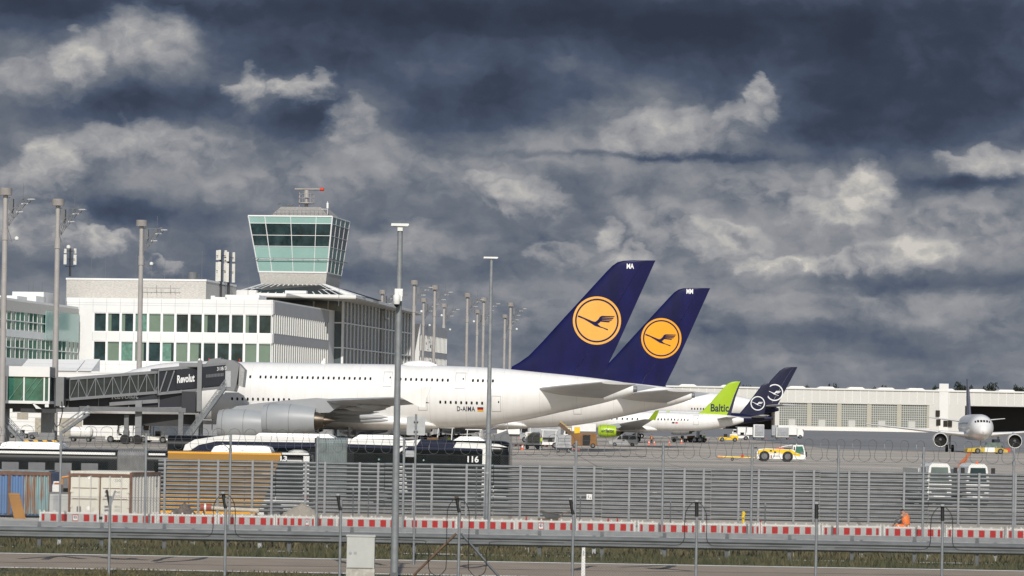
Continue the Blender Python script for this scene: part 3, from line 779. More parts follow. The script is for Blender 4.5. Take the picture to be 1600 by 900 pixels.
# the second one stands behind it, one stand further on
A2 = copy_tree(A1)
a2tip = V((0, 0, 0))
tip_l = fin1.te[-1]                       # (x, z) of the fin tip of the first
uu, vv = uv(1110.0, 447.0)
D2 = 400.0
for _ in range(30):
    D2 = (tip_l[1] - EYE + .25) * FL / -vv
tip_w = V((uu * D2 / FL, D2, 0))
O2 = tip_w - F380.e1 * tip_l[0]
A2.location = (O2.x, O2.y, .25 - .25)
A2['label'] = 'second white airliner with a blue tail, standing behind the one that has letters D-AIMA'
for c in list(A2.children):
    k = c.name.split('.')[0]
    if k in ('fin_letters', 'registration', 'flag'):
        for g in list(c.children): bpy.data.objects.remove(g)
        bpy.data.objects.remove(c)
    elif k == 'emblem_disc':
        c.data = c.data.copy(); c.data.materials[0] = M['crane_yellow']
fm = lambda x0, z0: (lambda u, v: (x0 + u, -fin1.half(x0 + u, z0 + v) - .05, z0 + v))
F2 = Frame(O2, YAW)
a = F2.onY(1072.5, 459, -.3); b = F2.onY(1083, 451.5, -.3)
lettering('MM', b[0] - a[0], b[1] - a[1], fm(*a), 'decal_white', A2, 'fin_letters', .03)

# ================================================================ the smaller parked aircraft
def jet(name, label, O, yaw, fr, spec):
    """spec from pixel traces: body [(px, top, bottom, half width)], fin, stab, wing ..."""
    t = empty(name, O, -yaw, label, 'airliner', 'parked airliners')
    return t

# ---- white and green twin jet
OB = W(832, 670, 612); OB.z = 0; YB = rad(6.0); FB = Frame(OB, YB)
def build_baltic():
    t = empty('twin_jet_airliner', OB, -YB, 'small white twin-jet airliner with lime green tail and green engine', 'airliner', 'parked airliners')
    q = lambda px, py, y=0: FB.onY(px, py, y)
    st = [(0, 3.9, 3.6, .06), (.6, 4.6, 3.0, .7), (1.8, 5.2, 2.5, 1.2), (3.5, 5.6, 2.2, 1.55), (6, 5.75, 2.1, 1.75)]
    for px, pt, pb, hw in ((960, 642, 671.5, 1.75), (1040, 644, 673.5, 1.75), (1085, 645.5, 673.5, 1.7), (1110, 646.5, 671, 1.5), (1130, 648, 667.5, 1.22), (1150, 650.5, 663.5, .8), (1162, 653.5, 659.5, .35)):
        x, z = q(px, pt); _, zb = q(px, pb); st.append((x, z, zb, hw))
    fu = Fus(st); fu.build('aircraft_white', t, n=28)
    le = [q(*p) for p in ((1083, 650), (1092, 645), (1098, 641.5), (1112, 627), (1130, 606.5), (1137, 599.5), (1143, 596.8), (1150, 596))]
    te = [q(*p) for p in ((1141, 652), (1149.5, 620), (1158.3, 596.2))]
    fin = Fin(le, te, .12, .10)
    fin.build(0, .885, 'baltic_green', t, 'tail_fin'); fin.build(.89, 1.0, 'decal_navy', t, 'rudder')
    a = q(1110.5, 643); b = q(1139, 631.5)
    lettering('Baltic', b[0] - a[0], b[1] - a[1], lambda u, v: (a[0] + u, -fin.half(a[0] + u, a[1] + v) - .06, a[1] + v), 'decal_navy', t, 'tail_lettering', .02)
    for side in (-1, 1):
        xa, za = q(1117, 655); xb, zb = q(1143, 655)
        xt, zt_ = FB.onY(1136, 651.5, -5.8); xt2, zt2 = FB.onY(1154, 650.8, -5.8)
        wing([(.4, xa, xb - xa, za, zb, .10), (5.8, xt, xt2 - xt, zt_, zt2, .09)], side, 'aircraft_grey', t, 'tailplane')
        xr, zr = q(948, 665); xr2, _ = q(1012, 665)
        xt, zt_ = FB.onY(1008, 655, -16.2); xt2, zt2 = FB.onY(1021, 655.5, -16.2)
        w_ = wing([(1.2, xr, xr2 - xr, zr - .15, zr - .7, .13), (5.2, xr + 2.6, 4.4, zr + .3, zr - .05, .12), (16.2, xt, xt2 - xt, zt_, zt2, .10)], side, 'wing_grey', t)
        wl0 = FB.onY(1013, 655, -16.2); wl1 = FB.onY(1030, 641, -17.2)
        mb = MB(); x0_, z0_ = wl0; x1_, z1_ = wl1
        for yy in (0,):
            A = [(x0_, side * 16.2, z0_ - .05), (x0_ + 1.3, side * 16.2, z0_ - .1), (x1_, side * 17.2, z1_), (x1_ - .7, side * 17.2, z1_ - .1)]
            B = [(p[0], p[1] + side * .09, p[2] - .02) for p in A]
            mb.loft([A, B])
        mb.build('winglet', 'baltic_green', w_)
        xe, ze = FB.onY(935.5, 673.2, -5.4)
        e = engine(t, xe, side * 5.4, ze, 1.16, 3.3, ('baltic_green',))
        MB().prism([(xe + .8, ze + .95), (xe + 3.6, ze + 1.5), (xe + 5, ze + 1.3), (xe + 3.4, ze + .4)], 'y', side * 5.4 - .15, side * 5.4 + .15).build('pylon', 'nacelle_grey', e)
        if side < 0:
            x, z = FB.onY(939.5, 675.5, -6.6)
            def on_nac(u, v):
                zz = z + v - ze
                return (x + u, -5.4 - math.sqrt(max(.01, 1.18 ** 2 - zz * zz)), z + v)
            lettering('airBaltic', 2.35, .62, on_nac, 'decal_navy', e, 'engine_lettering', .02)
        gear(t, 19.6, side * 3.1, 2.8, [(0, -.3), (0, .3)], .55, .3)
    gear(t, 4.0, 0, 2.4, [(0, -.22), (0, .22)], .36, .22)
    for px in [932, 948, 956, 964, 972.5, 980, 988, 996] + [1018 + 5.15 * k for k in range(12)]:
        x, z = FB.onY(px, 653.6 + (px - 932) * .0135, -1.75); win(fu, x, z, .28, .42, t)
    x0_, z1_ = FB.onY(1083.5, 648.5, -1.7); x1_, z0_ = FB.onY(1091.5, 664, -1.7); door(fu, x0_, x1_, z0_, z1_, t)
    x, z = FB.onY(1050, 661.5, -1.75); x2, z2 = FB.onY(1054, 659.4, -1.75)
    fl = decal_quad(fu, x, x2, z, z2, 'decal_navy', t, 'flag'); decal_quad(fu, x2 + .15, x2 + .6, z, z2, 'flag_red', fl, 'flag_stripe')
    # belly fairing
    xa, _ = q(960, 670); xb, _ = q(1032, 670); bf = []
    for k in range(13):
        f = k / 12; s_ = math.sin(math.pi * f) ** .5 if 0 < f < 1 else 0
        bf.append((xa + (xb - xa) * f, 2.6 + .8 * s_, 2.4 - .55 * s_, .05 + 2.0 * s_))
    Fus(bf).build('aircraft_white', t, 20, 'belly_fairing')
    return t
build_baltic()

# ---- two aircraft with dark blue tails behind it
def dark_tail(name, label, O, yaw, body, le, te, circ, stab, span, hw, wingpx, engr, nose, tail_x, cabin):
    fr = Frame(O, yaw); q = lambda px, py, y=0: fr.onY(px, py, y)
    t = empty(name, O, -yaw, label, 'airliner', 'parked airliners')
    st = []
    for px, pt, pb, h in body:
        x, z = q(px, pt); _, zb = q(px, pb); st.append((x, z, zb, h))
    x_c, z_t, z_b, _ = st[0]; zc = (z_t + z_b) / 2
    st = [(0, zc - .3, zc - .7, .05), (hw * .4, zc + hw * .35, z_b + hw * .55, hw * .45), (hw * 1.2, zc + hw * .75, z_b + hw * .25, hw * .75), (hw * 2.4, zc + hw * .96, z_b + .05, hw * .97)] + st
    xcut, _ = q(cabin, 650)
    fw = Fus([s_ for s_ in st if s_[0] <= xcut] + [(xcut, *Fus(st).at(xcut))]); fw.build('aircraft_white', t, 28)
    aft = Fus([(xcut, *Fus(st).at(xcut))] + [s_ for s_ in st if s_[0] > xcut]); aft.build('navy', t, 28, 'tail_cone')
    fin = Fin([q(*p) for p in le], [q(*p) for p in te], .12, .10)
    fin.build(0, .70, 'navy', t, 'tail_fin'); fin.build(.71, 1.0, 'navy', t, 'rudder')
    sf = lambda off: (lambda x, z: (x, -fin.half(x, z) - off, z))
    c = q(circ[0], circ[1]); r = q(circ[0] + circ[2], circ[1])[0] - c[0]
    em = disc(sf(.06), c, r * .87, r, 'decal_white', t, 'emblem_ring', m=1)
    bird(sf(.07), c, r, 'decal_white', em)
    fu = Fus(st)
    for side in (-1, 1):
        (xa, za), (xb, zb) = q(*stab[0]), q(*stab[1]); (xt, zt_), (xt2, zt2) = fr.onY(*stab[2], -span), fr.onY(*stab[3], -span)
        wing([(.3, xa, xb - xa, za, zb, .10), (span, xt, xt2 - xt, zt_, zt2, .09)], side, 'aircraft_grey', t, 'tailplane')
        L_ = st[-1][0]
        wing([(hw * .7, L_ * .33, L_ * .17, zc - hw * .4, zc - hw * .65, .13), (hw * 2.6, L_ * .42, L_ * .10, zc - hw * .1, zc - hw * .3, .11), (hw * 8.6, L_ * .60, L_ * .04, zc + hw * .35, zc + hw * .3, .09)], side, 'wing_grey', t)
        e = engine(t, L_ * .33, side * hw * 2.85, zc - hw * .85, engr, engr * 2.9)
        MB().prism([(L_ * .33 + 1, zc - hw * .85 + engr * .8), (L_ * .33 + engr * 3, zc - hw * .2), (L_ * .33 + engr * 4, zc - hw * .3), (L_ * .33 + engr * 2.8, zc - hw * .7)], 'y', side * hw * 2.85 - .2, side * hw * 2.85 + .2).build('pylon', 'nacelle_grey', e)
        gear(t, L_ * .50, side * hw * 1.6, zc - hw * .6, [(-.5, -.4), (-.5, .4), (.5, -.4), (.5, .4)], .58, .35)
    gear(t, L_ * .09, 0, z_b + .3, [(0, -.25), (0, .25)], .42, .25)
    return t, fr, fu
OT = W(975, 660, 636); OT.z = 0
T1, FT, fuT = dark_tail('narrow_body_airliner', 'narrow airliner with the lower dark blue tail and white crane ring, behind the green one', OT, rad(6),
    [(1040, 641, 671, 2.0), (1100, 643, 671.5, 2.0), (1133, 644.5, 669, 1.85), (1160, 646, 662.5, 1.4), (1185, 648.5, 659.5, .95), (1208, 651.5, 655.5, .35)],
    [(1150, 650), (1156, 645.5), (1168, 631), (1182, 612.5), (1190, 602), (1195, 599.2), (1199, 598.8)], [(1193.5, 650), (1204, 599)],
    (1184.0, 630.2, 11.2), [(1172, 652), (1194, 652.5), (1186, 649), (1200, 648.5)], 6.2, 1.98, None, 1.2, None, None, 1134)
OS = W(780, 650, 760); OS.z = 0
T2, FS, fuS = dark_tail('wide_body_airliner', 'wide airliner with the taller dark blue tail rising behind the other crane tails', OS, rad(6),
    [(900, 609, 654, 3.0), (1060, 611.5, 655, 3.0), (1120, 614, 655, 2.95), (1150, 618, 651, 2.4), (1180, 625, 647, 1.6), (1205, 633, 645, .85), (1217, 638, 642, .35)],
    [(1176, 638), (1183, 627), (1190, 617), (1204, 594.5), (1218, 579.5), (1225, 575), (1232, 573.3)], [(1210, 642), (1246.5, 572.8)],
    (1210.6, 613.3, 13.2), [(1187, 634.5), (1209, 636), (1222, 632), (1247, 632.5)], 9.3, 2.98, None, 1.7, None, None, 1176)
for px in (1081, 1085.5, 1090, 1095, 1099):
    x, z = FS.onY(px, 638.6 + (px - 1081) * .017, -2.95); win(fuS, x, z, .3, .45, T2)

# ---- white twin jet taxiing towards us at the right
def build_facing():
    O = G(1536, 497, 0); 
    t = empty('taxiing_airliner', O, rad(86.5), 'silver white airliner seen nose on, on a tow at the right', 'airliner', 'parked airliners')
    zc = 3.95
    st = [(0, zc - .45, zc - .75, .05), (.35, zc - .02, zc - 1.12, .55), (1.1, zc + .55, zc - 1.5, 1.05), (2.2, zc + 1.28, zc - 1.78, 1.5), (3.6, zc + 1.8, zc - 1.95, 1.82), (6, zc + 2.03, zc - 2.03, 1.975),
          (24, zc + 2.05, zc - 2.03, 1.975), (28, zc + 2.03, zc - 1.2, 1.75), (31.5, zc + 1.9, zc - .1, 1.2), (34.5, zc + 1.6, zc + .8, .5), (35.6, zc + 1.4, zc + 1.0, .2)]
    fu = Fus(st); fu.build('aircraft_white', t, 36)
    mb = MB()
    for a0, a1, z0, z1 in ((.05, .30, .80, 1.12), (.42, .66, .78, 1.10), (.76, .92, .72, 1.0)):
        for side in (-1, 1):
            vs = []
            for f, zz in ((a0, z0), (a1, z0), (a1, z1), (a0, z1)):
                z = zc + zz; lo, hi = .2, 4.0
                # walk aft until the section is wide enough for this share of the nose
                for _ in range(40):
                    m_ = (lo + hi) / 2
                    zt_, zb_, hw_ = fu.at(m_)
                    half = hw_ * math.sqrt(max(0, 1 - ((z - (zt_ + zb_) / 2) / ((zt_ - zb_) / 2)) ** 2)) if zt_ > z else 0
                    if half < f * 1.25: lo = m_
                    else: hi = m_
                vs.append((hi - .03, side * f * 1.25 * 1.01, z + .02))
            mb.add(vs, [(0, 1, 2, 3)])
    mb.build('cockpit_window', 'window_dark', t, fixn=False)
    fin = Fin([(25.2, zc + 1.6), (26.5, zc + 2.2), (29.0, zc + 4.6), (31.3, zc + 7.2), (31.9, zc + 7.85)], [(33.4, zc + 1.6), (34.9, zc + 7.9)], .12, .10)
    fin.build(0, .72, 'fin_pale', t, 'tail_fin'); fin.build(.73, 1, 'navy', t, 'rudder')
    for side in (-1, 1):
        wing([(1.3, 10.6, 7.2, zc - 1.15, zc - 1.55, .13), (6.2, 14.0, 3.9, zc - .75, zc - .95, .12), (16.9, 20.3, 1.6, zc + .25, zc + .2, .10)], side, 'aircraft_white', t)
        wing([(.5, 30.0, 3.6, zc + .9, zc + .85, .10), (6.2, 33.3, 1.4, zc + 1.5, zc + 1.5, .09)], side, 'aircraft_white', t, 'tailplane')
        e = engine(t, 10.2, side * 5.75, zc - 2.05, 1.2, 3.6, ('aircraft_white',))
        MB().prism([(11.2, zc - 1.0), (13.5, zc - .7), (15.5, zc - .95), (13.6, zc - 1.4)], 'y', side * 5.75 - .15, side * 5.75 + .15).build('pylon', 'nacelle_grey', e)
        gear(t, 17.6, side * 3.8, zc - 1.0, [(0, -.46), (0, .46)], .58, .42)
    gear(t, 5.0, 0, zc - 1.8, [(0, -.25), (0, .25)], .38, .22)
    for k in range(26):
        x = 6.5 + k * .72; win(fu, x, zc + .62, .24, .36, t, 1)
    MB().prism([(26.0, zc + 1.95), (27, zc + 1.95), (26.6, zc + 2.1)], 'y', -.04, .04).build('blade_antenna', 'aircraft_white', t)
    return t
build_facing()
# ================================================================ ground
def sheet(name, pts, z, material, label=None):
    mb = MB(); mb.add([(p[0], p[1], z) for p in pts], [tuple(range(len(pts)))])
    o = mb.build(name, material); 
    if o.data.polygons[0].normal.z < 0:
        bm = bmesh.new(); bm.from_mesh(o.data); bmesh.ops.reverse_faces(bm, faces=bm.faces); bm.to_mesh(o.data); bm.free()
    return tag(o, label, None, None, 'structure')
def rect(x0, x1, y0, y1): return [(x0, y0), (x1, y0), (x1, y1), (x0, y1)]

def concrete_mat():
    m = bpy.data.materials.new('apron_concrete'); m.use_nodes = True
    nt = m.node_tree; b = nt.nodes['Principled BSDF']; b.inputs['Roughness'].default_value = .85
    tc = _n(nt, 'ShaderNodeTexCoord'); lk = nt.links.new
    def nz(scale, sx, sy, det=6):
        mp = _n(nt, 'ShaderNodeMapping'); mp.inputs['Scale'].default_value = (sx, sy, 1); lk(tc.outputs['Object'], mp.inputs[0])
        n = _n(nt, 'ShaderNodeTexNoise'); n.inputs['Scale'].default_value = scale; n.inputs['Detail'].default_value = det; n.inputs['Roughness'].default_value = .65
        lk(mp.outputs[0], n.inputs['Vector']); return n.outputs['Fac']
    a = nz(.05, .25, 1.0); c = nz(.35, .35, 1.2); d = nz(.10, .08, .5)
    mx = _n(nt, 'ShaderNodeMath', operation='ADD'); lk(a, mx.inputs[0]); lk(c, mx.inputs[1])
    rp = _n(nt, 'ShaderNodeValToRGB'); rp.color_ramp.elements[0].position = .38; rp.color_ramp.elements[1].position = .62
    rp.color_ramp.elements[0].color = (.37, .33, .28, 1); rp.color_ramp.elements[1].color = (.54, .485, .415, 1)
    hv = _n(nt, 'ShaderNodeMath', operation='MULTIPLY'); lk(mx.outputs[0], hv.inputs[0]); hv.inputs[1].default_value = .5; lk(hv.outputs[0], rp.inputs[0])
    # slab joints and dark tyre / fuel bands running across
    br = _n(nt, 'ShaderNodeTexBrick'); br.inputs['Scale'].default_value = 1; br.inputs['Brick Width'].default_value = 7.5; br.inputs['Row Height'].default_value = 7.5; br.offset = 0
    br.inputs['Mortar Size'].default_value = .09; br.inputs['Color1'].default_value = (1, 1, 1, 1); br.inputs['Color2'].default_value = (.9, .9, .9, 1); br.inputs['Mortar'].default_value = (.45, .43, .42, 1)
    lk(tc.outputs['Object'], br.inputs['Vector'])
    m1 = _n(nt, 'ShaderNodeMix', data_type='RGBA', blend_type='MULTIPLY'); m1.inputs[0].default_value = .8; lk(rp.outputs[0], m1.inputs[6]); lk(br.outputs['Color'], m1.inputs[7])
    r2 = _n(nt, 'ShaderNodeValToRGB'); r2.color_ramp.elements[0].position = .40; r2.color_ramp.elements[1].position = .55
    r2.color_ramp.elements[0].color = (.72, .72, .73, 1); r2.color_ramp.elements[1].color = (1, 1, 1, 1); lk(d, r2.inputs[0])
    m2 = _n(nt, 'ShaderNodeMix', data_type='RGBA', blend_type='MULTIPLY'); m2.inputs[0].default_value = .8; lk(m1.outputs[2], m2.inputs[6]); lk(r2.outputs[0], m2.inputs[7])
    lk(m2.outputs[2], b.inputs['Base Color']); return m
M['apron'] = concrete_mat()
M['asphalt_far'] = mat('asphalt_far', (.20, .202, .205), .9, var=.22, scale=.02)
M['road'] = mat('road', (.30, .24, .185), .9, var=.16, scale=.6, bump=.25, bscale=30)
M['far_grass'] = mat('far_grass', (.07, .085, .04), .95, var=.3, scale=.02)

sheet('ground', rect(-14000, 14000, -800, 16000), -.75, 'far_grass')
sheet('verge_ground', rect(-160, 160, 20, 104.0), 0, 'grass_ground')
sheet('works_ground', rect(-160, 160, 104.0, 129.6), .0, 'rubble_light')
mb = MB(); mb.box((-160, 129.6, -.6), (160, 129.85, .02)); tag(mb.build('lane_kerb', 'concrete_raw'), kind='structure')
sheet('bus_lane_road', rect(-160, 160, 129.85, 138.6), -.5, 'apron')
mb = MB(); mb.add([(-160, 138.6, -.5), (160, 138.6, -.5), (160, 142, 0), (-160, 142, 0)], [(0, 1, 2, 3)]); tag(mb.build('lane_ramp_road', 'apron'), kind='structure')
sheet('apron_pavement', rect(-420, 420, 142, 2700), 0, 'apron')
sheet('taxiway_pavement', [(52, 532), (420, 490), (420, 900), (220, 1500), (60, 900)], .006, 'asphalt_far')
sheet('hangar_apron_pavement', rect(-380, 1100, 900, 2110), .004, 'asphalt_far')
# road along the fence
R0, R1 = 82.4, 91.2
sheet('road', rect(-160, 160, R0, R1), .012, 'road')
sheet('road_edge_line', rect(-160, 160, R0 + .12, R0 + .50), .018, 'line_white')
sheet('road_edge_line', rect(-160, 160, R1 - .56, R1 - .12), .018, 'line_white')
sheet('kerb_strip_road', rect(-160, 160, 95.0, 95.6), .02, 'rubble_light')
def ribbon(mb, pts, w, z):
    P = bez([(p[0], p[1], z) for p in pts], 6)
    vs = []
    for i, p in enumerate(P):
        d = (P[min(i + 1, len(P) - 1)] - P[max(i - 1, 0)]).normalized(); n_ = V((-d.y, d.x, 0)) * w * (.6 + .8 * random.random())
        vs += [p - n_, p + n_]
    mb.add(vs, [(2 * i, 2 * i + 1, 2 * i + 3, 2 * i + 2) for i in range(len(P) - 1)])
mb = MB(); rr = random.Random(5)
def gp(px, py):      # ground point under a pixel
    u, v = uv(px, py); D = EYE * FL / v; return (u * D / FL, D)
ribbon(mb, [gp(-30, 879), gp(200, 881), gp(345, 884), gp(520, 886), gp(900, 892), gp(1300, 897), gp(1640, 903)], .05, .016)
for seq in ([(30, 874), (75, 871), (125, 869), (180, 873), (230, 876)], [(70, 875), (90, 870), (130, 874)], [(240, 878), (270, 871), (320, 871), (300, 876), (255, 879), (245, 880)], [(160, 872), (190, 875), (210, 873)],
            [(720, 886), (735, 883), (760, 884), (735, 888), (725, 886)], [(520, 874), (540, 880), (560, 884)], [(895, 892), (920, 886), (930, 885)], [(968, 887), (1000, 886), (1050, 884), (1030, 890), (1010, 888)], [(560, 876), (600, 884)], [(1020, 888), (1080, 893)]):
    ribbon(mb, [gp(*p) for p in seq], .10, .0165)
o = mb.build('road_crack_surface', 'tar'); tag(o, kind='structure')
# paint lines and dark strips on the apron
mb = MB(); ribbon(mb, [gp(1516, 707), gp(1499, 730), gp(1490, 745)], .25, .02); tag(mb.build('taxi_line_marking', 'line_orange'), kind='structure')
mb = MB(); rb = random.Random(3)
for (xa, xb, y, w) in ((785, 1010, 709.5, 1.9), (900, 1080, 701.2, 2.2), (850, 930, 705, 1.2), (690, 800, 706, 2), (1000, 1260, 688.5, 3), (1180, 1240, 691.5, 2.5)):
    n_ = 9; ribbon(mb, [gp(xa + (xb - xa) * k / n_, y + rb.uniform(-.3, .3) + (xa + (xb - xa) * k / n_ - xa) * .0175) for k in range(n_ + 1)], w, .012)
tag(mb.build('apron_tar_surface', 'tar'), kind='structure')  # long thin darker strips laid on the apron
mb = MB(); ribbon(mb, [gp(1240, 722.5), gp(1500, 728), gp(1600, 730)], .10, .022); ribbon(mb, [gp(1455, 740), gp(1530, 732)], .15, .022)
tag(mb.build('apron_line_marking', 'line_white'), kind='structure')

# grass
def grass(name, y0, y1, n, h0, h1, mat_, seed, xw=1.25, clump=True):
    r = random.Random(seed); mb = MB(); vs = []; fs = []
    for k in range(n):
        y = r.uniform(y0, y1); hw = 800 / FL * y * xw; x = r.uniform(-hw, hw)
        if clump and math.sin(x * 1.3 + seed) + math.sin(x * .47 + y) + r.uniform(-1.6, 1.6) < -.6: continue
        h = r.uniform(h0, h1) * (.6 + .5 * abs(math.sin(x * .8 + seed * 2) * math.sin(x * .23))); w = r.uniform(.012, .03); a = r.uniform(0, 6.28); lx = r.uniform(-.5, .5) * h; ly = r.uniform(-.4, .4) * h
        c, s_ = math.cos(a) * w, math.sin(a) * w; b = len(vs)
        vs += [(x - c, y - s_, 0), (x + c, y + s_, 0), (x + lx * .4 + c * .7, y + ly * .4, h * .6), (x + lx, y + ly, h)]
        fs += [(b, b + 1, b + 2), (b, b + 2, b + 3)]
    mb.add(vs, fs); o = mb.build(name, mat_, fixn=False); return tag(o, kind='stuff')
def blade_mat(name, a, b, c):
    m = bpy.data.materials.new(name); m.use_nodes = True; nt = m.node_tree; p = nt.nodes['Principled BSDF']; p.inputs['Roughness'].default_value = .8
    tc = _n(nt, 'ShaderNodeTexCoord'); n = _n(nt, 'ShaderNodeTexNoise'); n.inputs['Scale'].default_value = 1.7; n.inputs['Detail'].default_value = 8; n.inputs['Roughness'].default_value = .8
    rp = _n(nt, 'ShaderNodeValToRGB'); e = rp.color_ramp.elements; e[0].position = .36; e[0].color = (*a, 1); e[1].position = .66; e[1].color = (*c, 1); q = e.new(.5); q.color = (*b, 1)
    nt.links.new(tc.outputs['Object'], n.inputs['Vector']); nt.links.new(n.outputs['Fac'], rp.inputs[0]); nt.links.new(rp.outputs[0], p.inputs['Base Color']); return m
M['blade'] = blade_mat('grass_blade', (.030, .042, .014), (.065, .066, .023), (.16, .12, .055))
M['blade_dry'] = blade_mat('grass_blade_dry', (.035, .045, .016), (.10, .085, .035), (.20, .155, .075))
grass('verge_grass', 91.5, 95.0, 14000, .10, .30, 'blade', 1)
grass('verge_grass', 95.6, 103.5, 14000, .15, .42, 'blade_dry', 2)
grass('verge_grass', 76.0, 82.2, 22000, .03, .13, 'blade_dry', 3)
# ================================================================ terminal
YT = rad(8.6)
T0 = W(425, 560, 600); T0.z = 0
FTm = Frame(T0, YT)
tb = empty('terminal_building', T0, -YT, 'long white terminal with rows of green office windows and white louvres', 'building')
def tY(px, py, y=0): return FTm.onY(px, py, y)
def tX(px, py, x=0): return FTm.onX(px, py, x)
xl, _ = tY(104, 500); ztop = tY(425, 468.5)[1]
zr = [tY(285, y_)[1] for y_ in (490.0, 519.8, 534.5, 566)]       # window rows: top, bottom, top, bottom
wxl = tY(145, 500)[0]; wxr = tY(424.3, 500)[0]
mb = MB(); BD = 95.0
mb.box((xl, .6, 0), (-.02, BD, ztop - .25)); mb.box((xl - .05, .55, ztop - .3), (.0, BD, ztop))           # mass and roof edge
mb.box((xl, 0, zr[0]), (0, .62, ztop - .02)); mb.box((xl, 0, zr[2]), (0, .62, zr[1])); mb.box((xl, 0, 0), (0, .62, zr[3])); mb.box((xl, 0, zr[1]), (wxl, .62, zr[0])); mb.box((xl, 0, zr[3]), (wxl, .62, zr[2]))
wall = mb.build('wall', 'facade_white', tb)
# joints of the cladding
mb = MB(); NW = 13; pit = (wxr - wxl) / NW
for k in range(-2, NW + 1):
    x = wxl + k * pit
    for z0, z1 in ((zr[0] + .1, ztop - .1), (zr[2] + .1, zr[1] - .1), (2, zr[3] - .1)): mb.box((x - .025, -.02, z0), (x + .025, .0, z1))
for z in (ztop - .9, zr[0] + (ztop - zr[0]) * .52): mb.box((xl, -.02, z - .02), (0, .0, z + .02))
mb.build('cladding_joint', 'facade_grey', wall)
rw = random.Random(11); kinds = []
for r_ in range(2):
    z1, z0 = (zr[0], zr[1]) if r_ == 0 else (zr[2], zr[3])
    for k in range(NW):
        x0 = wxl + k * pit; x1 = x0 + pit
        f = MB(); f.box((x0, .02, z0), (x0 + .30, .5, z1)); f.box((x1 - .12, .02, z0), (x1, .5, z1)); f.box((x0 + .3, .1, z0), (x1 - .12, .5, z0 + .12)); f.box((x0 + .3, .1, z1 - .14), (x1 - .12, .5, z1))
        fo = f.build('window', 'frame_white', tb)
        ds = [['d', 'ds', 'ds', 'c', 'g', 'g', 'd', 'd', 'ds', 'd', 'd', 'ds', 'd'], ['d', 'g', 'c', 'gs', 'd', 'cs', 'g', 'gs', 'd', 'd', 'd', 'g', 'g']][r_][k]
        if ds == 'd': MB().box((x0 + .3, .42, z0 + .12), (x1 - .12, .46, z1 - .14)).build('pane', 'glass_dark', fo)
        else:
            m_ = {'g': 'blind_green', 'c': 'curtain_green', 'd': 'glass_dark'}[ds[0]]
            if len(ds) > 1:
                xm = x0 + .3 + (pit - .42) * (.25 if ds[0] == 'd' else .72)
                pa, pb = (('blind_green', 'glass_dark') if ds[0] == 'd' else (m_, 'glass_dark'))
                MB().box((x0 + .3, .42, z0 + .12), (xm, .46, z1 - .14)).build('pane', pa, fo); MB().box((xm, .42, z0 + .12), (x1 - .12, .46, z1 - .14)).build('pane', pb, fo)
            else: MB().box((x0 + .3, .42, z0 + .12), (x1 - .12, .46, z1 - .14)).build('pane', m_, fo)
# right-hand side with louvres (recedes)
def side_louvres(x, ya, yb, n, parent, zt, bands, dark=True):
    mb = MB(); lv = MB(); dk = MB()
    for (za, zb, kind) in bands:
        if kind == 'band': mb.box((x - .1, ya, za), (x + .12, yb, zb))
        else:
            dk.box((x - .1, ya, za), (x + .02, yb, zb))
            for k in range(n):
                y = ya + (yb - ya) * (k + .5) / n; w = (yb - ya) / n
                lv.box((x + .03, y - .2, za + .05), (x + .20, y + .2, zb - .05))
    s1 = mb.build('side_cladding', 'facade_grey', parent); s2 = dk.build('side_glazing', 'hall_glass', parent); s3 = lv.build('louvre_panel', 'louvre_white', parent)
yb_, _ = tX(513, 520)
zb = [tX(425.5, y_)[1] for y_ in (469.5, 490.5, 521, 536, 570)]
side_louvres(0, .65, yb_, 26, tb, ztop, [(zb[1], ztop - .3, 'band'), (zb[2], zb[1], 'l'), (zb[3], zb[2], 'band'), (5, zb[3], 'l')])
# penthouse of pale stone
px0, pzt = tY(104, 437, 9); px1, _ = tY(322, 441, 9); _, pzb = tY(200, 470, 9)
mb = MB(); mb.box((px0, 9, ztop - .4), (px1, 33, pzt)); ph = mb.build('penthouse', 'stone', tb)
mb = MB(); mb.box((px0 - .1, 8.9, pzt), (px1 + .1, 33.1, pzt + .35)); mb.build('parapet_cap', 'roof_white', ph)
mb = MB()
for k in range(9): mb.box((px0 + 15 + k * .9, 7.9, ztop + 1.2), (px0 + 15.06 + k * .9, 7.96, ztop + 2.8 - (k % 3) * .7))
mb.box((px0 + 15, 7.9, ztop + 2.2), (px0 + 22.3, 7.96, ztop + 2.28)); mb.build('roof_railing', 'mid_steel', tb)
xq, zq = tY(297, 427, 14); MB().cyl((xq, 16, pzt), (xq, 16, zq + .3), .9, n=16).build('roof_vent', 'mid_steel', tb, smooth=40)
for pxa, pxb, top, y in ((330, 352, 464, 2.5), (352, 405, 460.5, 4), (366, 404, 464.5, 2)):
    a_, zt = tY(pxa, top, y); b_, _ = tY(pxb, top, y); MB().box((a_, y, ztop - .1), (b_, y + 6, zt)).build('roof_unit', 'roof_white', tb)
for px in (331, 334): 
    a_, zt = tY(px, 462, 3); MB().box((a_ - .2, 3, ztop - .1), (a_ + .2, 3.5, zt)).build('roof_vent', 'roof_white', tb)
# thin whip aerials on the roof
for px, top in ((143, 400), (165, 400), (213, 398), (237, 400), (258, 398), (286, 424), (311, 428), (316, 392), (388, 430), (45, 440), (52, 440), (66, 440), (530, 435)):
    a_, zt = tY(px, top, 20); MB().cyl((a_, 20, ztop - .3), (a_, 20, zt), .06, .03, n=5).build('whip_aerial', 'mid_steel', tb)
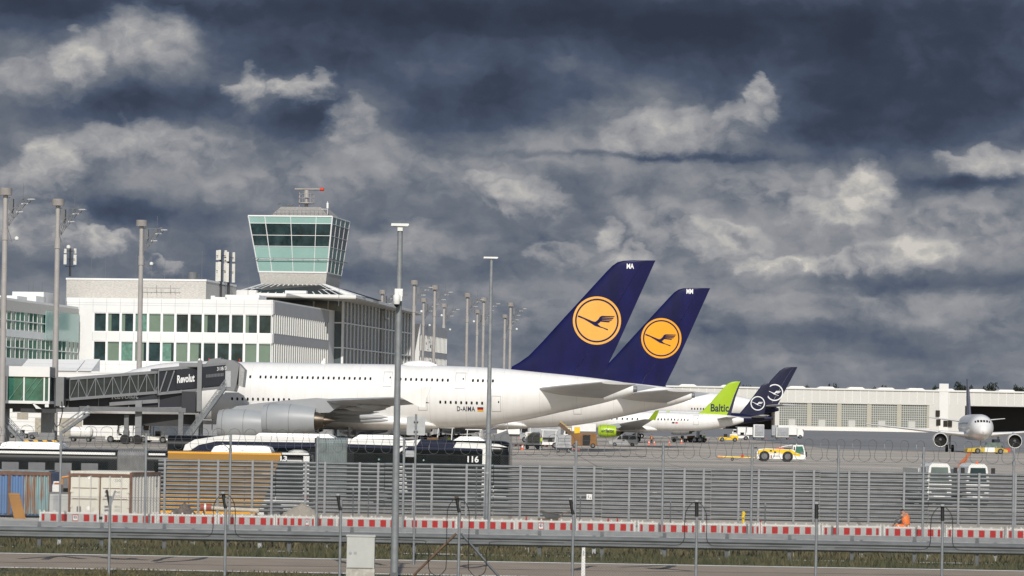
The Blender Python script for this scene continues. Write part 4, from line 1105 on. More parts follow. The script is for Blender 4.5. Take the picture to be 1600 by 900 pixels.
# glass pier on the left, coming towards us
FP0 = W(122, 520, 604); lp = FTm.loc(FP0); xp = lp.x
yA = lp.y; yB, _ = tX(-40, 470, xp)
zp = [tX(60, y_, xp)[1] for y_ in (471.5, 491, 519, 530, 562)]
mb = MB(); mb.box((xp - 26, yB, 0), (xp - .3, yA, zp[0] - .4)); mb.box((xp - 26, yB, zp[0] - .4), (xp, yA + .01, zp[0]), 1); mb.box((xp - .3, yB, zp[1]), (xp + .1, yA, zp[0] - .4), 2); mb.box((xp - .3, yB, zp[3]), (xp + .06, yA, zp[2])); mb.box((xp - .3, yB, 0), (xp + .1, yA, zp[4]))
pier = mb.build('pier_wing', ['facade_white', 'roof_white', 'stone'], tb)
for za, zb2 in ((zp[2], zp[1]), (zp[4], zp[3])):
    MB().box((xp - .25, yB, za), (xp - .05, yA, zb2)).build('glazing', 'glass_green', pier)
    mb = MB(); n_ = 24
    for k in range(n_ + 1):
        y = yB + (yA - yB) * k / n_; mb.box((xp - .05, y - .06, za), (xp + .04, y + .06, zb2))
    mb.box((xp - .05, yB, (za + zb2) / 2 - .08), (xp + .08, yA, (za + zb2) / 2 + .08)); mb.build('glazing_frame', 'facade_white', pier)
# paler screen near the corner of the pier
y1_, _ = tX(70, 500, xp); MB().box((xp + .12, y1_, zp[2] - 1.2), (xp + .25, yA - .3, zp[1] + .8)).build('glass_screen', 'tower_teal', pier)
for px, t_ in ((10, 462), (40, 462), (52, 456)):
    yq, zt = tX(px, t_, xp - 8); MB().box((xp - 12, yq, zp[0] - .1), (xp - 6, yq + 6, zt)).build('roof_unit', 'roof_white', pier)
# white plinth storey in front, with sloped canopies
yF = -62.0
pa, zpt = tY(-10, 576.5, yF); pb, zpt2 = tY(300, 582.5, yF)
mb = MB(); mb.box((pa, yF, 0), (pb, .0, zpt2)); pl_ = mb.build('plinth_storey', 'facade_white', tb)
mb = MB()
for k in range(16): mb.box((pa, yF - .03, .6 + k * .75), (pb, yF, .63 + k * .75))
mb.build('cladding_joint', 'facade_grey', pl_)
for (pxa, pxb) in ((30, 120), (122, 143)):
    xa, z0_ = tY(pxa, 573.5, yF); xb, _ = tY(pxb, 573.5, yF); z1_ = tY(pxa, 560.5, yF + 5)[1]
    mb = MB(); z0_ = zpt2 + .02; mb.prism([(yF - .3, z0_), (yF + 5, z1_), (yF + 5, z0_)], 'x', xa, xb); mb.build('sloped_canopy', 'roof_white', tb)
for pxa, pxb, t_, b_ in ((27, 44, 645, 655), (55, 66, 653, 690), (93, 128, 653, 690), (2, 9, 640, 690)):
    xa, z1_ = tY(pxa, t_, yF); xb, z0_ = tY(pxb, b_, yF); MB().box((xa, yF - .08, max(.05, z0_)), (xb, yF, z1_)).build('service_door', 'cargo_beige', tb)
# ---- glass hall with overhanging roof, behind
c1 = FTm.loc(W(535, 560, 655)); hx, hy = c1.x, c1.y
r1 = FTm.loc(W(556, 461.5, 640)); r2 = FTm.loc(W(658, 480.5, 736)); r0 = FTm.loc(W(366, 458.3, 636))
hy2, _ = tX(645, 560, hx)
hzr = r1.z
mb = MB()
zroof = r1.z
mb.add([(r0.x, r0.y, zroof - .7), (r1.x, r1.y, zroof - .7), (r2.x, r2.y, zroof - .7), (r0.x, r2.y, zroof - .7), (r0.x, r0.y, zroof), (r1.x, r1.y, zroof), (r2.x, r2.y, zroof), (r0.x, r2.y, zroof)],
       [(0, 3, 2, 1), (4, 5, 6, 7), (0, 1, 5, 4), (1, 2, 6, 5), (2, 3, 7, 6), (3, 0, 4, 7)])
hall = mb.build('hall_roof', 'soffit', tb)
mb = MB(); mb.add([(r0.x, r0.y - .05, zroof - .5), (r1.x + .05, r1.y - .05, zroof - .5), (r1.x + .05, r1.y - .05, zroof + .05), (r0.x, r0.y - .05, zroof + .05)], [(0, 1, 2, 3)])
mb.add([(r1.x + .05, r1.y - .05, zroof - .5), (r2.x + .05, r2.y, zroof - .5), (r2.x + .05, r2.y, zroof + .05), (r1.x + .05, r1.y - .05, zroof + .05)], [(0, 1, 2, 3)])
mb.build('roof_edge', 'roof_white', hall, fixn=False)
mb = MB(); mb.box((r0.x + 2, hy, 0), (hx - .05, hy2, zroof - .7)); hw_ = mb.build('hall_glazing', 'hall_glass', tb)
zl = zroof - .72
mb = MB()
n_ = 21
for k in range(n_ + 1):
    y = hy + (hy2 - hy) * k / n_; mb.box((hx - .04, y - .22, 4), (hx + .18, y + .22, zl))
mb.build('fin_screen', 'louvre_white', tb)
mb = MB()
for z in (zroof - 5, zroof - 10, zroof - 15): mb.box((hx - .04, hy, z - .12), (hx + .3, hy2, z + .12))
mb.box((hx - .25, hy - .25, 2), (hx + .1, hy + .1, zl)); mb.box((hx - 6.2, hy - .15, 2), (hx - 5.9, hy, zl)); mb.box((hx - 3.2, hy - .1, 2), (hx - 3.0, hy, zl))
for z in (zroof - 5, zroof - 10, zroof - 15): mb.box((hx - 6.1, hy - .12, z - .12), (hx, hy, z + .12))
mb.build('hall_frame', 'frame_white', tb)
# sloping skylight up to the tower foot
a0 = FTm.loc(W(372, 457.5, 640)); a1 = FTm.loc(W(540, 459.5, 642)); b0 = FTm.loc(W(408, 443.5, 648)); b1 = FTm.loc(W(506, 446, 648))
zs0 = zroof + .05; zs1 = b0.z
mb = MB(); A = [V((a0.x, r0.y + 2, zs0)), V((a1.x, r1.y + 2, zs0)), V((b1.x, b1.y, zs1)), V((b0.x, b1.y, zs1))]
B_ = V((r1.x - .6, r2.y - 30, zs0)); 
mb.add([*A, V((a1.x + 2, r1.y + 30, zs0)), V((b1.x, b1.y + 22, zs1)), V((a0.x, r0.y + 36, zs0)), V((b0.x, b1.y + 22, zs1))], [(0, 1, 2, 3), (1, 4, 5, 2), (4, 6, 7, 5), (6, 0, 3, 7), (3, 2, 5, 7)])
sky_l = mb.build('skylight', 'skylight_glass', tb)
mb = MB()
for k in range(15):
    f = k / 14; p = A[0].lerp(A[1], f); q_ = A[3].lerp(A[2], f)
    if k in (0, 14): mb.beam(p, q_, .5, .35)
    else: mb.beam(p, q_, .22, .2)
mb.beam(A[0].lerp(A[3], .5), A[1].lerp(A[2], .5), .2, .2)
mb.add([A[1] + V((0, 0, .12)), V((r1.x - .3, r1.y + .6, zroof + .1)), V((r1.x - .3, r1.y + 12, zroof + .1)), A[2] + V((.3, 0, .2)), A[2] + V((-.4, 0, .2))], [(0, 1, 2, 3, 4)])
mb.build('skylight_frame', 'frame_white', sky_l, fixn=False)
for pxa, pxb, yy in ((375, 407, 640), (453, 487, 640)):
    p = FTm.loc(W(pxa, 452, yy)); p2 = FTm.loc(W(pxb, 459, yy)); MB().box((p.x, r0.y + 1.2, zroof), (p2.x, r0.y + 2.6, zroof + .55)).build('roof_unit', 'roof_white', tb)
# third stretch beyond the hall
x3 = FTm.loc(W(657, 540, 738)).x; ya, _ = tX(656, 540, x3); yb3, _ = tX(698, 540, x3)
zz = [tX(670, y_, x3)[1] for y_ in (508.5, 524.5, 549.5, 558.5, 580)]
mb = MB(); mb.box((x3 - 40, ya, 0), (x3 - .1, yb3, zz[0])); mb.build('far_wing', 'facade_white', tb)
side_louvres(x3, ya, yb3, 20, tb, zz[0], [(zz[1], zz[0], 'band'), (zz[2], zz[1], 'l'), (zz[3], zz[2], 'band'), (3, zz[3], 'l')])

# ================================================================ control tower
CT0 = W(454, 445, 648); lt = FTm.loc(CT0)
tw = empty('control_tower', V((CT0.x, CT0.y, lt.z - .3)), -YT, 'apron control tower with slanted teal and dark glass storeys on a stone foot', 'control tower')
FCt = Frame(V((CT0.x, CT0.y, 0)), YT); zb0 = lt.z - .3
def cY(px, py): x, z = FCt.onY(px, py, 0); return x, z - zb0
xtl, zt0 = cY(388, 337); xtr, _ = cY(519, 338.5); xbl, zb1 = cY(401.5, 424); xbr, _ = cY(508, 425)
dep = 17.5
def tower_ring(z):
    f = (z - zb1) / (zt0 - zb1); l = xbl + (xtl - xbl) * f; r = xbr + (xtr - xbr) * f
    ins = (1 - f) * 1.6
    return l, r, ins, dep - ins
def tring(z, off=0.0):
    l, r, a, b = tower_ring(z); return [(l - off, a - off, z), (r + off, a - off, z), (r + off, b + off, z), (l - off, b + off, z)]
zs_ = [cY(454, y_)[1] for y_ in (424.5, 404.5, 384.5, 367.5, 349.0, 337.3)]
zs_[0] = zb1; zs_[-1] = zt0
MB().loft([tring(-1.5), tring(zb1)]).build('stone_foot', 'stone', tw)
mats_ = ['tower_teal', 'tower_teal', 'glass_dark', 'glass_dark', 'tower_teal']
for i in range(5):
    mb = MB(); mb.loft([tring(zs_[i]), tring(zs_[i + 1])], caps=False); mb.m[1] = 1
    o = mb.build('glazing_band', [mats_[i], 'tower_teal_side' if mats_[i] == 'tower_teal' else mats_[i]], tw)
mb = MB()
for i, z in enumerate(zs_):
    R_ = tring(z, .03)
    w_ = .26 if i in (0, 5) else .09
    for k in range(4): mb.beam(R_[k], R_[(k + 1) % 4], .14 if k == 0 else .07, w_ if k == 0 else w_ * .7)
def frac(px): return (px - 388) / (519 - 388)
for fr in (0, frac(413.8), frac(454.3), frac(494), 1):
    a_ = tring(zs_[0], .04); b_ = tring(zs_[5], .04); p = V(a_[0]).lerp(V(a_[1]), fr); q_ = V(b_[0]).lerp(V(b_[1]), fr); mb.beam(p, q_, .10 if 0 < fr < 1 else .24, .14)
for fr in (.25, .5, .75, 1):
    a_ = tring(zs_[0], .04); b_ = tring(zs_[5], .04)
    for (i0, i1) in ((1, 2), (3, 0)): mb.beam(V(a_[i0]).lerp(V(a_[i1]), fr), V(b_[i0]).lerp(V(b_[i1]), fr), .06, .06)
mb.build('glazing_frame', 'frame_white', tw)
R_ = tring(zs_[1] + .1, .7); mb = MB()
for k in range(4):
    mb.beam(R_[k], R_[(k + 1) % 4], .12, .12)
    for f in (.05, .25, .45, .65, .85): 
        p = V(R_[k]).lerp(V(R_[(k + 1) % 4]), f); c_ = V(((xtl + xtr) / 2, dep / 2, p.z)); mb.beam(p, p + (c_ - p).normalized() * .8, .07, .07)
mb.build('cleaning_rail', 'mid_steel', tw)
zt_ = zt0 + .12
MB().loft([tring(zt0 - .02, .05), tring(zt_, .05)]).build('roof_edge', 'frame_white', tw)
xa, zr1 = cY(432, 321); xb, _ = cY(507, 321); xa0, _ = cY(419, 335); xb0, _ = cY(516, 335)
mb = MB(); mb.loft([[(xa0, 2, zt_), (xb0 - .8, 2, zt_), (xb0 - .8, dep - 2, zt_), (xa0, dep - 2, zt_)], [(xa, 4, zr1), (xb - 1.6, 4, zr1), (xb - 1.6, dep - 4, zr1), (xa, dep - 4, zr1)]])
mb.build('plant_roof', 'stone_dark', tw)
mb = MB()
for k in range(14):
    x = xa0 + .5 + (xb0 - xa0 - 1.5) * k / 13; mb.cyl((x, 1.6, zt_), (x, 1.6, zt_ + 1.15), .035, n=5)
for z in (.6, 1.15): mb.beam((xa0 + .5, 1.6, zt_ + z), (xb0 - 1, 1.6, zt_ + z), .05, .05)
mb.build('railing', 'mid_steel', tw)
xm, zm = cY(464.5, 291.5)
mb = MB(); mb.cyl((xm, dep / 2, zr1), (xm, dep / 2, zm - 1.6), .38, .3, n=10); mb.cyl((xm, dep / 2, zm - 1.6), (xm, dep / 2, zm - .1), .6, .45, n=12)
zp_ = cY(464, 312)[1]; mb.cyl((xm, dep / 2, zp_ - .2), (xm, dep / 2, zp_), 1.6, n=14)
for k in range(8):
    q_ = 2 * math.pi * k / 8; mb.cyl((xm + math.cos(q_) * 1.55, dep / 2 + math.sin(q_) * 1.55, zp_), (xm + math.cos(q_) * 1.55, dep / 2 + math.sin(q_) * 1.55, zp_ + 1.7), .04, n=5)
for z in (.9, 1.7): mb.tube([(xm + math.cos(2 * math.pi * k / 16) * 1.55, dep / 2 + math.sin(2 * math.pi * k / 16) * 1.55, zp_ + z) for k in range(17)], .04, 5)
mb.cyl((xm - 1.3, dep / 2 - .6, zr1), (xm - 1.3, dep / 2 - .6, zp_ + 2), .08, n=6)
rm = mb.build('radar_mast', 'mast_grey', tw, smooth=40)
xr0, zr0 = cY(446, 292.2); xr1, zr1_ = cY(486, 290.6)
mb = MB(); mb.cyl((xr0, dep / 2, zm + .1), (xr1, dep / 2, zm + .1), .24, n=10); mb.build('radar_bar', 'mast_head', rm, smooth=40)
MB().cyl((xr1, dep / 2, zm + .1), (xr1 + .75, dep / 2, zm + .1), .34, n=12).build('radar_tip', 'gse_red', rm, smooth=40)
xq, zq = cY(507, 313); mb = MB(); mb.cyl((xq, 3, zt_), (xq, 3, zq), .06, n=6); mb.cyl((xq, 3, zq - 1.4), (xq, 3, zq - .3), .22, n=8); mb.beam((xq, 3, zt_ + 1.5), (xq - 2.2, 4, zr1 - .4), .08, .08); mb.build('aerial', 'white_paint', tw)
for px, t_ in ((429, 318), (444, 320), (449, 320)):
    x, z = cY(px, t_); mb = MB(); mb.cyl((x, 4, zt_), (x, 4, z + .3), .05, n=5); mb.cyl((x - .3, 4, z + .1), (x + .3, 4, z + .4), .15, n=6); mb.build('aerial', 'mid_steel', tw)

# ================================================================ mobile-phone masts on the roof
def phone_mast(px, top, base_y, n, label, dia=.28):
    p = W(px, top, 622); zb_ = ztop - .2 + (4.8 if px < 200 else 0)
    t = empty('antenna_mast', V((p.x, p.y, zb_)), -YT, label, 'antenna mast', 'antenna masts on the terminal roof')
    h = p.z - zb_; mb = MB(); mb.cyl((0, 0, 0), (0, 0, h), dia, dia * .8, n=8)
    for z in (h * .35, h * .62, h * .9): mb.cyl((-.9, 0, z), (.9, 0, z), .06, n=5); mb.cyl((0, -.9, z), (0, .9, z), .06, n=5)
    mb.build('pole', 'dark_steel', t)
    for k in range(n):
        q_ = 2 * math.pi * k / n + .5; x, y = math.cos(q_) * .95, math.sin(q_) * .95
        MB().box((x - .28, y - .14, h * .42), (x + .28, y + .14, h * .78)).build('antenna_panel', 'offwhite_paint', t)
        MB().box((x - .24, y - .14, h * .82), (x + .24, y + .14, h * 1.0)).build('antenna_panel', 'offwhite_paint', t)
phone_mast(110, 388, 437, 2, 'slim dark phone mast with pale panels above the stone penthouse', .22)
phone_mast(345.5, 391, 460, 3, 'left mast of the pair of phone masts in front of the control tower')
phone_mast(358, 394, 460, 3, 'right mast of the pair of phone masts in front of the control tower')

# ================================================================ floodlight masts of the apron
HM = 31.0
def flood_mast():
    t = empty('floodlight_mast', (0, 0, 0)); H = HM
    mb = MB(); mb.cyl((0, 0, 0), (0, 0, H - .9), .42, .30, n=14); mb.cyl((0, 0, H - 6.3), (0, 0, H - 5.0), .40, n=14); mb.build('pole', 'mast_grey', t, smooth=40)
    mb = MB(); mb.cyl((0, 0, H - .85), (0, 0, H), .78, n=20); mb.build('drum_head', 'mast_head', t, smooth=40)
    MB().box((.5, -.3, H - 2.7), (1.0, .3, H - 1.3)).build('control_box', 'mid_steel', t)
    mb = MB()
    P = [V((.35, 0, H - 4.6)), V((1.2, 0, H - 3.7)), V((2.2, 0, H - 2.9)), V((3.2, 0, H - 2.0)), V((4.2, 0, H - 1.6))]
    Q = [V((.35, 0, H - 3.4)), V((1.1, 0, H - 2.7)), V((2.0, 0, H - 1.9)), V((2.9, 0, H - 1.2)), V((4.0, 0, H - 1.0))]
    for q_ in P + Q: q_.x = .35 + (q_.x - .35) * .70
    for s_ in (-.3, .3):
        o_ = V((0, s_, 0)); 
        for a_, b_ in zip(P, P[1:]): mb.beam(a_ + o_, b_ + o_, .06, .06)
        for a_, b_ in zip(Q, Q[1:]): mb.beam(a_ + o_, b_ + o_, .06, .06)
        for i in range(5):
            mb.beam(P[i] + o_, Q[i] + o_, .05, .05)
            if i < 4: mb.beam(P[i] + o_, Q[i + 1] + o_, .05, .05)
    mb.beam((.4, 0, H - 1.15), (2.9, 0, H - 1.15), .07, .07); mb.beam((.3, 0, H - 4.8), (.9, 0, H - 6.6), .08, .08); mb.beam((.5, 0, H - 6.4), (1.5, 0, H - 6.2), .08, .08); mb.cyl((2.2, 0, H - 1), (2.2, 0, H + .6), .03, n=5)
    mb.build('lattice_arm', 'mid_steel', t)
    for x, z in ((3.2, H - 1.35), (2.4, H - 1.9), (1.8, H - 2.9)):
        mb = MB(); mb.prism([(x - .4, z - .08), (x + .5, z - .02), (x + .45, z + .09), (x - .35, z + .10)], 'y', -.3, .3); mb.build('floodlight', 'facade_grey', t)
    mb = MB(); mb.lathe([(-.25, .05), (-.15, .25), (.1, .28), (.25, .1)], (1.5, -.1, H - 6.1), 'z', 10); mb.build('camera_dome', 'white_paint', t, smooth=50)
    return t
masts = [(9, 294, 'tallest grey floodlight mast at the left edge of the photo'), (91, 311, 'grey floodlight mast in front of the corner of the green glass pier'), (221.5, 344, 'grey floodlight mast in front of the office windows and stone penthouse'),
 (597.5, 453, 'floodlight mast in front of the hall fins, just left of the thick lamp post'), (647.5, 438, 'floodlight mast rising behind the tip of the hall roof'), (679.5, 446, 'floodlight mast topping the far end of the louvred wing from behind'),
 (662, 466, 'shorter floodlight mast before the far louvred wing, nearer the hall'), (694, 474.5, 'shorter floodlight mast at the end corner of the far louvred wing'), (730.5, 458, 'floodlight mast first to the right of the terminal end, against sky'),
 (746, 484, 'low floodlight mast of the three between terminal and slim lamp post, middle one'), (756, 465, 'floodlight mast close on the left of the slim lamp post'),
 (789, 491.5, 'low floodlight mast close on the right of the slim lamp post'), (798, 473, 'floodlight mast nearest the blue tail of the front airliner')]
for i, (px, top, lab) in enumerate(masts):
    if i == 0: proto_mast = flood_mast(); t = proto_mast
    else: t = copy_tree(proto_mast)
    _, v = uv(px, top); D = (HM - EYE) * FL / -v
    p = W(px, top, D); t.location = (p.x, p.y, 0); t.rotation_euler = (0, 0, rad((-6, -10, -4, -20, 5, 0, -10, 8, -5, -15, 0, -10, 5)[i]))
    tag(t, lab, 'light mast', 'floodlight masts of the apron')

# ================================================================ hangar
DHg = 2120.0
YH = rad(1.0)
H0 = W(1230, 660, DHg); H0.z = 0; FHg = Frame(H0, YH)
hg = empty('hangar', H0, -YH, 'very long cream hangar with gridded glass doors on the horizon', 'hangar')
def hX(px, py=640): return FHg.onY(px, py, 0)
ztp = hX(1330, 609.3)[1]; zlin = hX(1330, 631)[1]
xs0 = hX(1040)[0]; xd0, xd1 = hX(1218)[0], hX(1452)[0]; xe0, xe1 = hX(1508)[0], hX(1800)[0]
mb = MB(); mb.box((xs0, 0, zlin), (xe1, 160, ztp)); mb.box((xd1, 0, 0), (xe0, 150, zlin)); mb.box((xs0, 0, 0), (hX(1130)[0], 150, zlin)); mb.box((xe1, 0, 0), (xe1 + 40, 150, zlin)); mb.box((hX(1211)[0], 0, 0), (xd0, 150, zlin), 0)
mb.box((hX(1130)[0], 40, 0), (xe1, 150, zlin), 1)
mb.build('wall', ['hangar_cream', 'hangar_dark'], hg)
MB().box((xs0, -.8, ztp - .1), (xe1 + 40, 160.5, ztp + .9)).build('roof', 'hangar_white', hg)
mb = MB()
for k in range(60):
    x = xs0 + (xe1 - xs0) * k / 60; mb.box((x, -.25, zlin + .5), (x + .4, 0, ztp - .4))
mb.build('cladding_joint', 'hangar_white', hg)
for k in range(5):
    a_ = xd0 + (xd1 - xd0) * k / 5; b_ = xd0 + (xd1 - xd0) * (k + 1) / 5
    dmb = MB(); dmb.box((a_, 1.0, 0), (b_, 2.0, zlin)); dd = dmb.build('hangar_door', 'hangar_door', hg)
    mb = MB()
    for j in range(1, 14): x = a_ + (b_ - a_) * j / 14; mb.box((x - .14, .8, 0), (x + .14, 1.0, zlin))
    for j in range(1, 12): z = zlin * j / 12; mb.box((a_, .75, z - .16), (b_, .99, z + .16))
    mb.build('door_grid', 'hangar_mullion', dd)
    MB().box((b_ - 1.4, .4, 0), (b_ + 1.4 if k < 4 else b_, 1.0, zlin)).build('door_post', 'hangar_post', dd)
    mb = MB(); mb.box((a_ + 6, .3, 0), (a_ + 10.5, .7, 7.0)); mb.build('gate_leaf', 'hangar_mullion', dd)
MB().box((xd0, -2.2, 0), (xd1, -1.0, 2.6)).build('base_wall', 'hangar_white', hg)
for px in (1075, 1140, 1246, 1292, 1339, 1386, 1433, 1480, 1529, 1575):
    x = hX(px)[0]; MB().prism([(x - 6, ztp + .85), (x - 4, ztp + 2.0), (x + 4, ztp + 2.0), (x + 6, ztp + .85)], 'y', 8, 26).build('roof_vent', 'hangar_white', hg)
x = hX(1467)[0]; MB().box((x, -.6, zlin * .0), (x + 6, -.1, zlin * 1.8)).build('stair_shaft', 'hangar_white', hg)
for px, t_ in ((1465, 646), (1466, 660), (1477, 662), (1484, 662)): x, z = hX(px, t_); MB().box((x - 1.4, -.9, z - 2), (x + 1.4, -.62, z + 2)).build('window', 'window_dark', hg)
# trees behind it
def tree_proto(seed):
    r = random.Random(seed); t = empty('broadleaf_tree', (0, 0, 0))
    mb = MB(); mb.cyl((0, 0, 0), (0, 0, 16), .9, .4, n=8)
    for k in range(7): q_ = r.uniform(0, 6.28); mb.cyl((0, 0, 8 + k), (math.cos(q_) * 5, math.sin(q_) * 5, 14 + k * 1.2), .3, .08, n=5)
    mb.build('trunk', 'bark', t)
    vs = []; fs = []
    cl = [(r.uniform(-6, 6), r.uniform(-5, 5), r.uniform(13, 24), r.uniform(2.4, 4.4)) for _ in range(18)]
    for (cx, cy, cz, cr_) in cl:
        for _ in range(70):
            d = V((r.gauss(0, 1), r.gauss(0, 1), r.gauss(0, 1))).normalized() * cr_ * r.uniform(.55, 1.05); c = V((cx, cy, cz)) + d
            n_ = V((r.gauss(0, 1), r.gauss(0, 1), r.gauss(0, 1))).normalized(); a_ = n_.orthogonal().normalized() * r.uniform(.4, .8); b_ = n_.cross(a_) * r.uniform(.7, 1.2); b = len(vs)
            vs += [c - a_, c - b_, c + a_, c + b_]; fs.append((b, b + 1, b + 2, b + 3))
    MB().add(vs, fs).build('crown', 'leaf', t, fixn=False); return t
tp = [tree_proto(3), tree_proto(8)]
trees = [(1166, 606.5, 14, 'tiny dark treetop above the hangar roof by the green tail'), (1260, 603, 12, 'narrow pointed treetop above hangar roof right of the taller blue tail'), (1303, 604.5, 14, 'small round treetop above the second roof vent right of the blue tail'), (1366, 606.5, 16, 'low treetop above the hangar door middle'), (1378, 607.5, 13, 'lowest flat treetop just right of the low one over the hangar door'), (1464, 605, 22, 'flat dark treetop over the pier between the hangar doors'),
         (1502, 603, 22, 'large dark treetop behind the tail fin of the taxiing airliner'), (1514, 604.5, 18, 'dark treetop touching the right side of the thin tail fin'), (1547, 604, 21, 'rounded treetop above the nose of the taxiing airliner'), (1592, 603.5, 22, 'dark treetop at the right edge over the hangar')]
for i, (px, top, w_, lab) in enumerate(trees):
    t = tp[i] if i < 2 else copy_tree(tp[i % 2])
    p = W(px, top, DHg + 240); s_ = w_ / FL * p.y / 14.0
    t.scale = (s_, s_, p.z / 24.6); t.location = (p.x, p.y, -.5); t.rotation_euler = (0, 0, i * 1.3); tag(t, lab, 'tree', 'treetops behind the hangar')
# ================================================================ passenger bridges
def tunnel(parent, p, q, w, h, mode, name):
    """box tunnel from p to q (floor centre points): glazed lattice or solid panels"""
    p = V(p); q = V(q); d = (q - p); L_ = d.length; dn = d.normalized(); side = V((dn.y, -dn.x, 0)).normalized()   # towards the camera
    up = V((0, 0, 1))
    def P(t, s_, z): return p + d * t + side * (s_ * w / 2) + up * z
    mb = MB()
    for z in (0, h):
        a, b = P(0, -1, z), P(0, 1, z); c, e = P(1, 1, z), P(1, -1, z); th_ = .22
        mb.add([a, b, c, e, a + up * th_, b + up * th_, c + up * th_, e + up * th_], [(0, 3, 2, 1), (4, 5, 6, 7), (0, 1, 5, 4), (1, 2, 6, 5), (2, 3, 7, 6), (3, 0, 4, 7)])
    body = mb.build(name, 'bridge_grey', parent)
    g = MB()
    for s_ in (-.94, .94): g.add([P(0, s_, .22), P(1, s_, .22), P(1, s_, h), P(0, s_, h)], [(0, 1, 2, 3)])
    for t in (0.002, .998): g.add([P(t, -.94, .22), P(t, .94, .22), P(t, .94, h), P(t, -.94, h)], [(0, 1, 2, 3)])
    g.build('side_panel', 'bridge_glass' if mode == 'glass' else 'bridge_dark', body, fixn=False)
    f = MB()
    for s_ in (-1.0, 1.0):
        f.beam(P(0, s_, .18), P(1, s_, .18), .14, .34); f.beam(P(0, s_, h + .05), P(1, s_, h + .05), .14, .30)
        n = max(3, int(L_ / (1.05 if mode == 'glass' else 3.6)))
        for k in range(n + 1):
            f.beam(P(k / n, s_, .2), P(k / n, s_, h), .07 if mode == 'glass' else .12, .08)
            if k < n and mode == 'glass': f.beam(P((k + (k % 2)) / n, s_, .2), P((k + 1 - (k % 2)) / n, s_, h), .08, .08)
    f.build('truss', 'bridge_grey', body)
    return body, P
def stair(parent, p, q, w, n, sidev, name='stairs'):
    p = V(p); q = V(q); mb = MB(); s_ = V(sidev).normalized() * (w / 2); up = V((0, 0, 1))
    for k in (-1, 1):
        mb.beam(p + s_ * k, q + s_ * k, .10, .32)
        for hgt in (.55, 1.05): mb.beam(p + s_ * k + up * hgt, q + s_ * k + up * hgt, .06, .06)
        for i in range(n // 3 + 1):
            f = i / (n // 3); c = p.lerp(q, f) + s_ * k; mb.beam(c, c + up * 1.05, .05, .05)
    for i in range(n):
        c = p.lerp(q, (i + .5) / n); d = (q - p); hd = V((d.x, d.y, 0)).normalized() * .14
        mb.add([c - s_ - hd, c + s_ - hd, c + s_ + hd, c - s_ + hd], [(0, 1, 2, 3)])
    return mb.build(name, 'galv', parent)

JB = W(75, 640, 404); JB.z = 0
def WL(px, py, D): return W(px, py, D) - JB
jb = empty('passenger_bridge', JB, 0, 'long grey glazed passenger bridge docked at the front airliner, with white lettering', 'jet bridge')
# upper tunnel: two telescoping parts
pA = WL(104, 626, 406); pB = WL(250, 614.5, 411); pC = WL(347, 607, 414)
tunnel(jb, pA, pB, 2.6, 2.65, 'glass', 'inner_tunnel')
pBx = pA.lerp(pC, .56); b2, P2 = tunnel(jb, pBx - V((0, 0, .18)), pC, 3.3, 3.1, 'panel', 'outer_tunnel')
# dark banner with lettering on the outer tunnel
L2 = (pC - pBx).length
def on2(t, z, off=.03):
    return P2(t, 1.0, z) + V((0, -off - .07, 0))
mb = MB(); mb.add([on2(.26, .45), on2(.985, .45), on2(.985, 2.95), on2(.26, 2.95)], [(0, 1, 2, 3)]); mb.build('banner', 'bridge_dark', b2, fixn=False)
def ontext(t0, z0): return lambda u, v: on2(t0 + u / L2, z0 + v, .06)
lettering('Revolut', 2.3, 1.0, ontext(.275, 1.25), 'decal_white', b2, 'lettering', .03)
lettering('318/3', 1.25, .46, ontext(.86, 2.35), 'decal_white', b2, 'gate_number', .0)
mb = MB()
for k in range(12): mb.add([on2(.70 + k * .022, 1.6, .06), on2(.715 + k * .022, 1.6, .06), on2(.715 + k * .022, 2.0, .06), on2(.70 + k * .022, 2.0, .06)], [(0, 1, 2, 3)])
mb.build('small_print', 'mid_steel', b2, fixn=False)
f = MB()
for k in range(2): f.beam(on2(.02 + .11 * k, .3, .02), on2(.12 + .11 * k, 2.9, .02), .14, .14)
f.build('truss', 'bridge_grey', b2)
# lift gantry of the outer tunnel
for px in (279.5, 312.5):
    a = WL(px, 573 if px < 300 else 563, 410.5); b = WL(px, 596 if px < 300 else 643, 410.5)
    MB().box((a.x - .28, a.y - .3, b.z), (a.x + .28, a.y + .3, a.z)).build('gantry_post', 'bridge_grey', jb)
a = WL(280, 570, 410.5); b = WL(312, 570, 410.5); MB().beam(a, b, .4, .5).build('gantry_beam', 'bridge_grey', jb)
g0 = WL(316, 643, 411); MB().box((g0.x - .4, g0.y - .4, -.0 - 0 + .6), (g0.x + .1, g0.y + .3, g0.z)).build('drive_column', 'mid_steel', jb)
mb = MB(); mb.box((g0.x - 1.3, g0.y - 1.0, .35), (g0.x + 1.0, g0.y + 1.0, .95)); 
dr = mb.build('drive_bogie', 'mid_steel', jb)
for s_ in (-.8, .8): MB().cyl((g0.x + s_, g0.y - 1.15, .55), (g0.x + s_, g0.y + 1.15, .55), .55, n=16).build('wheel', 'rubber', dr, smooth=40)
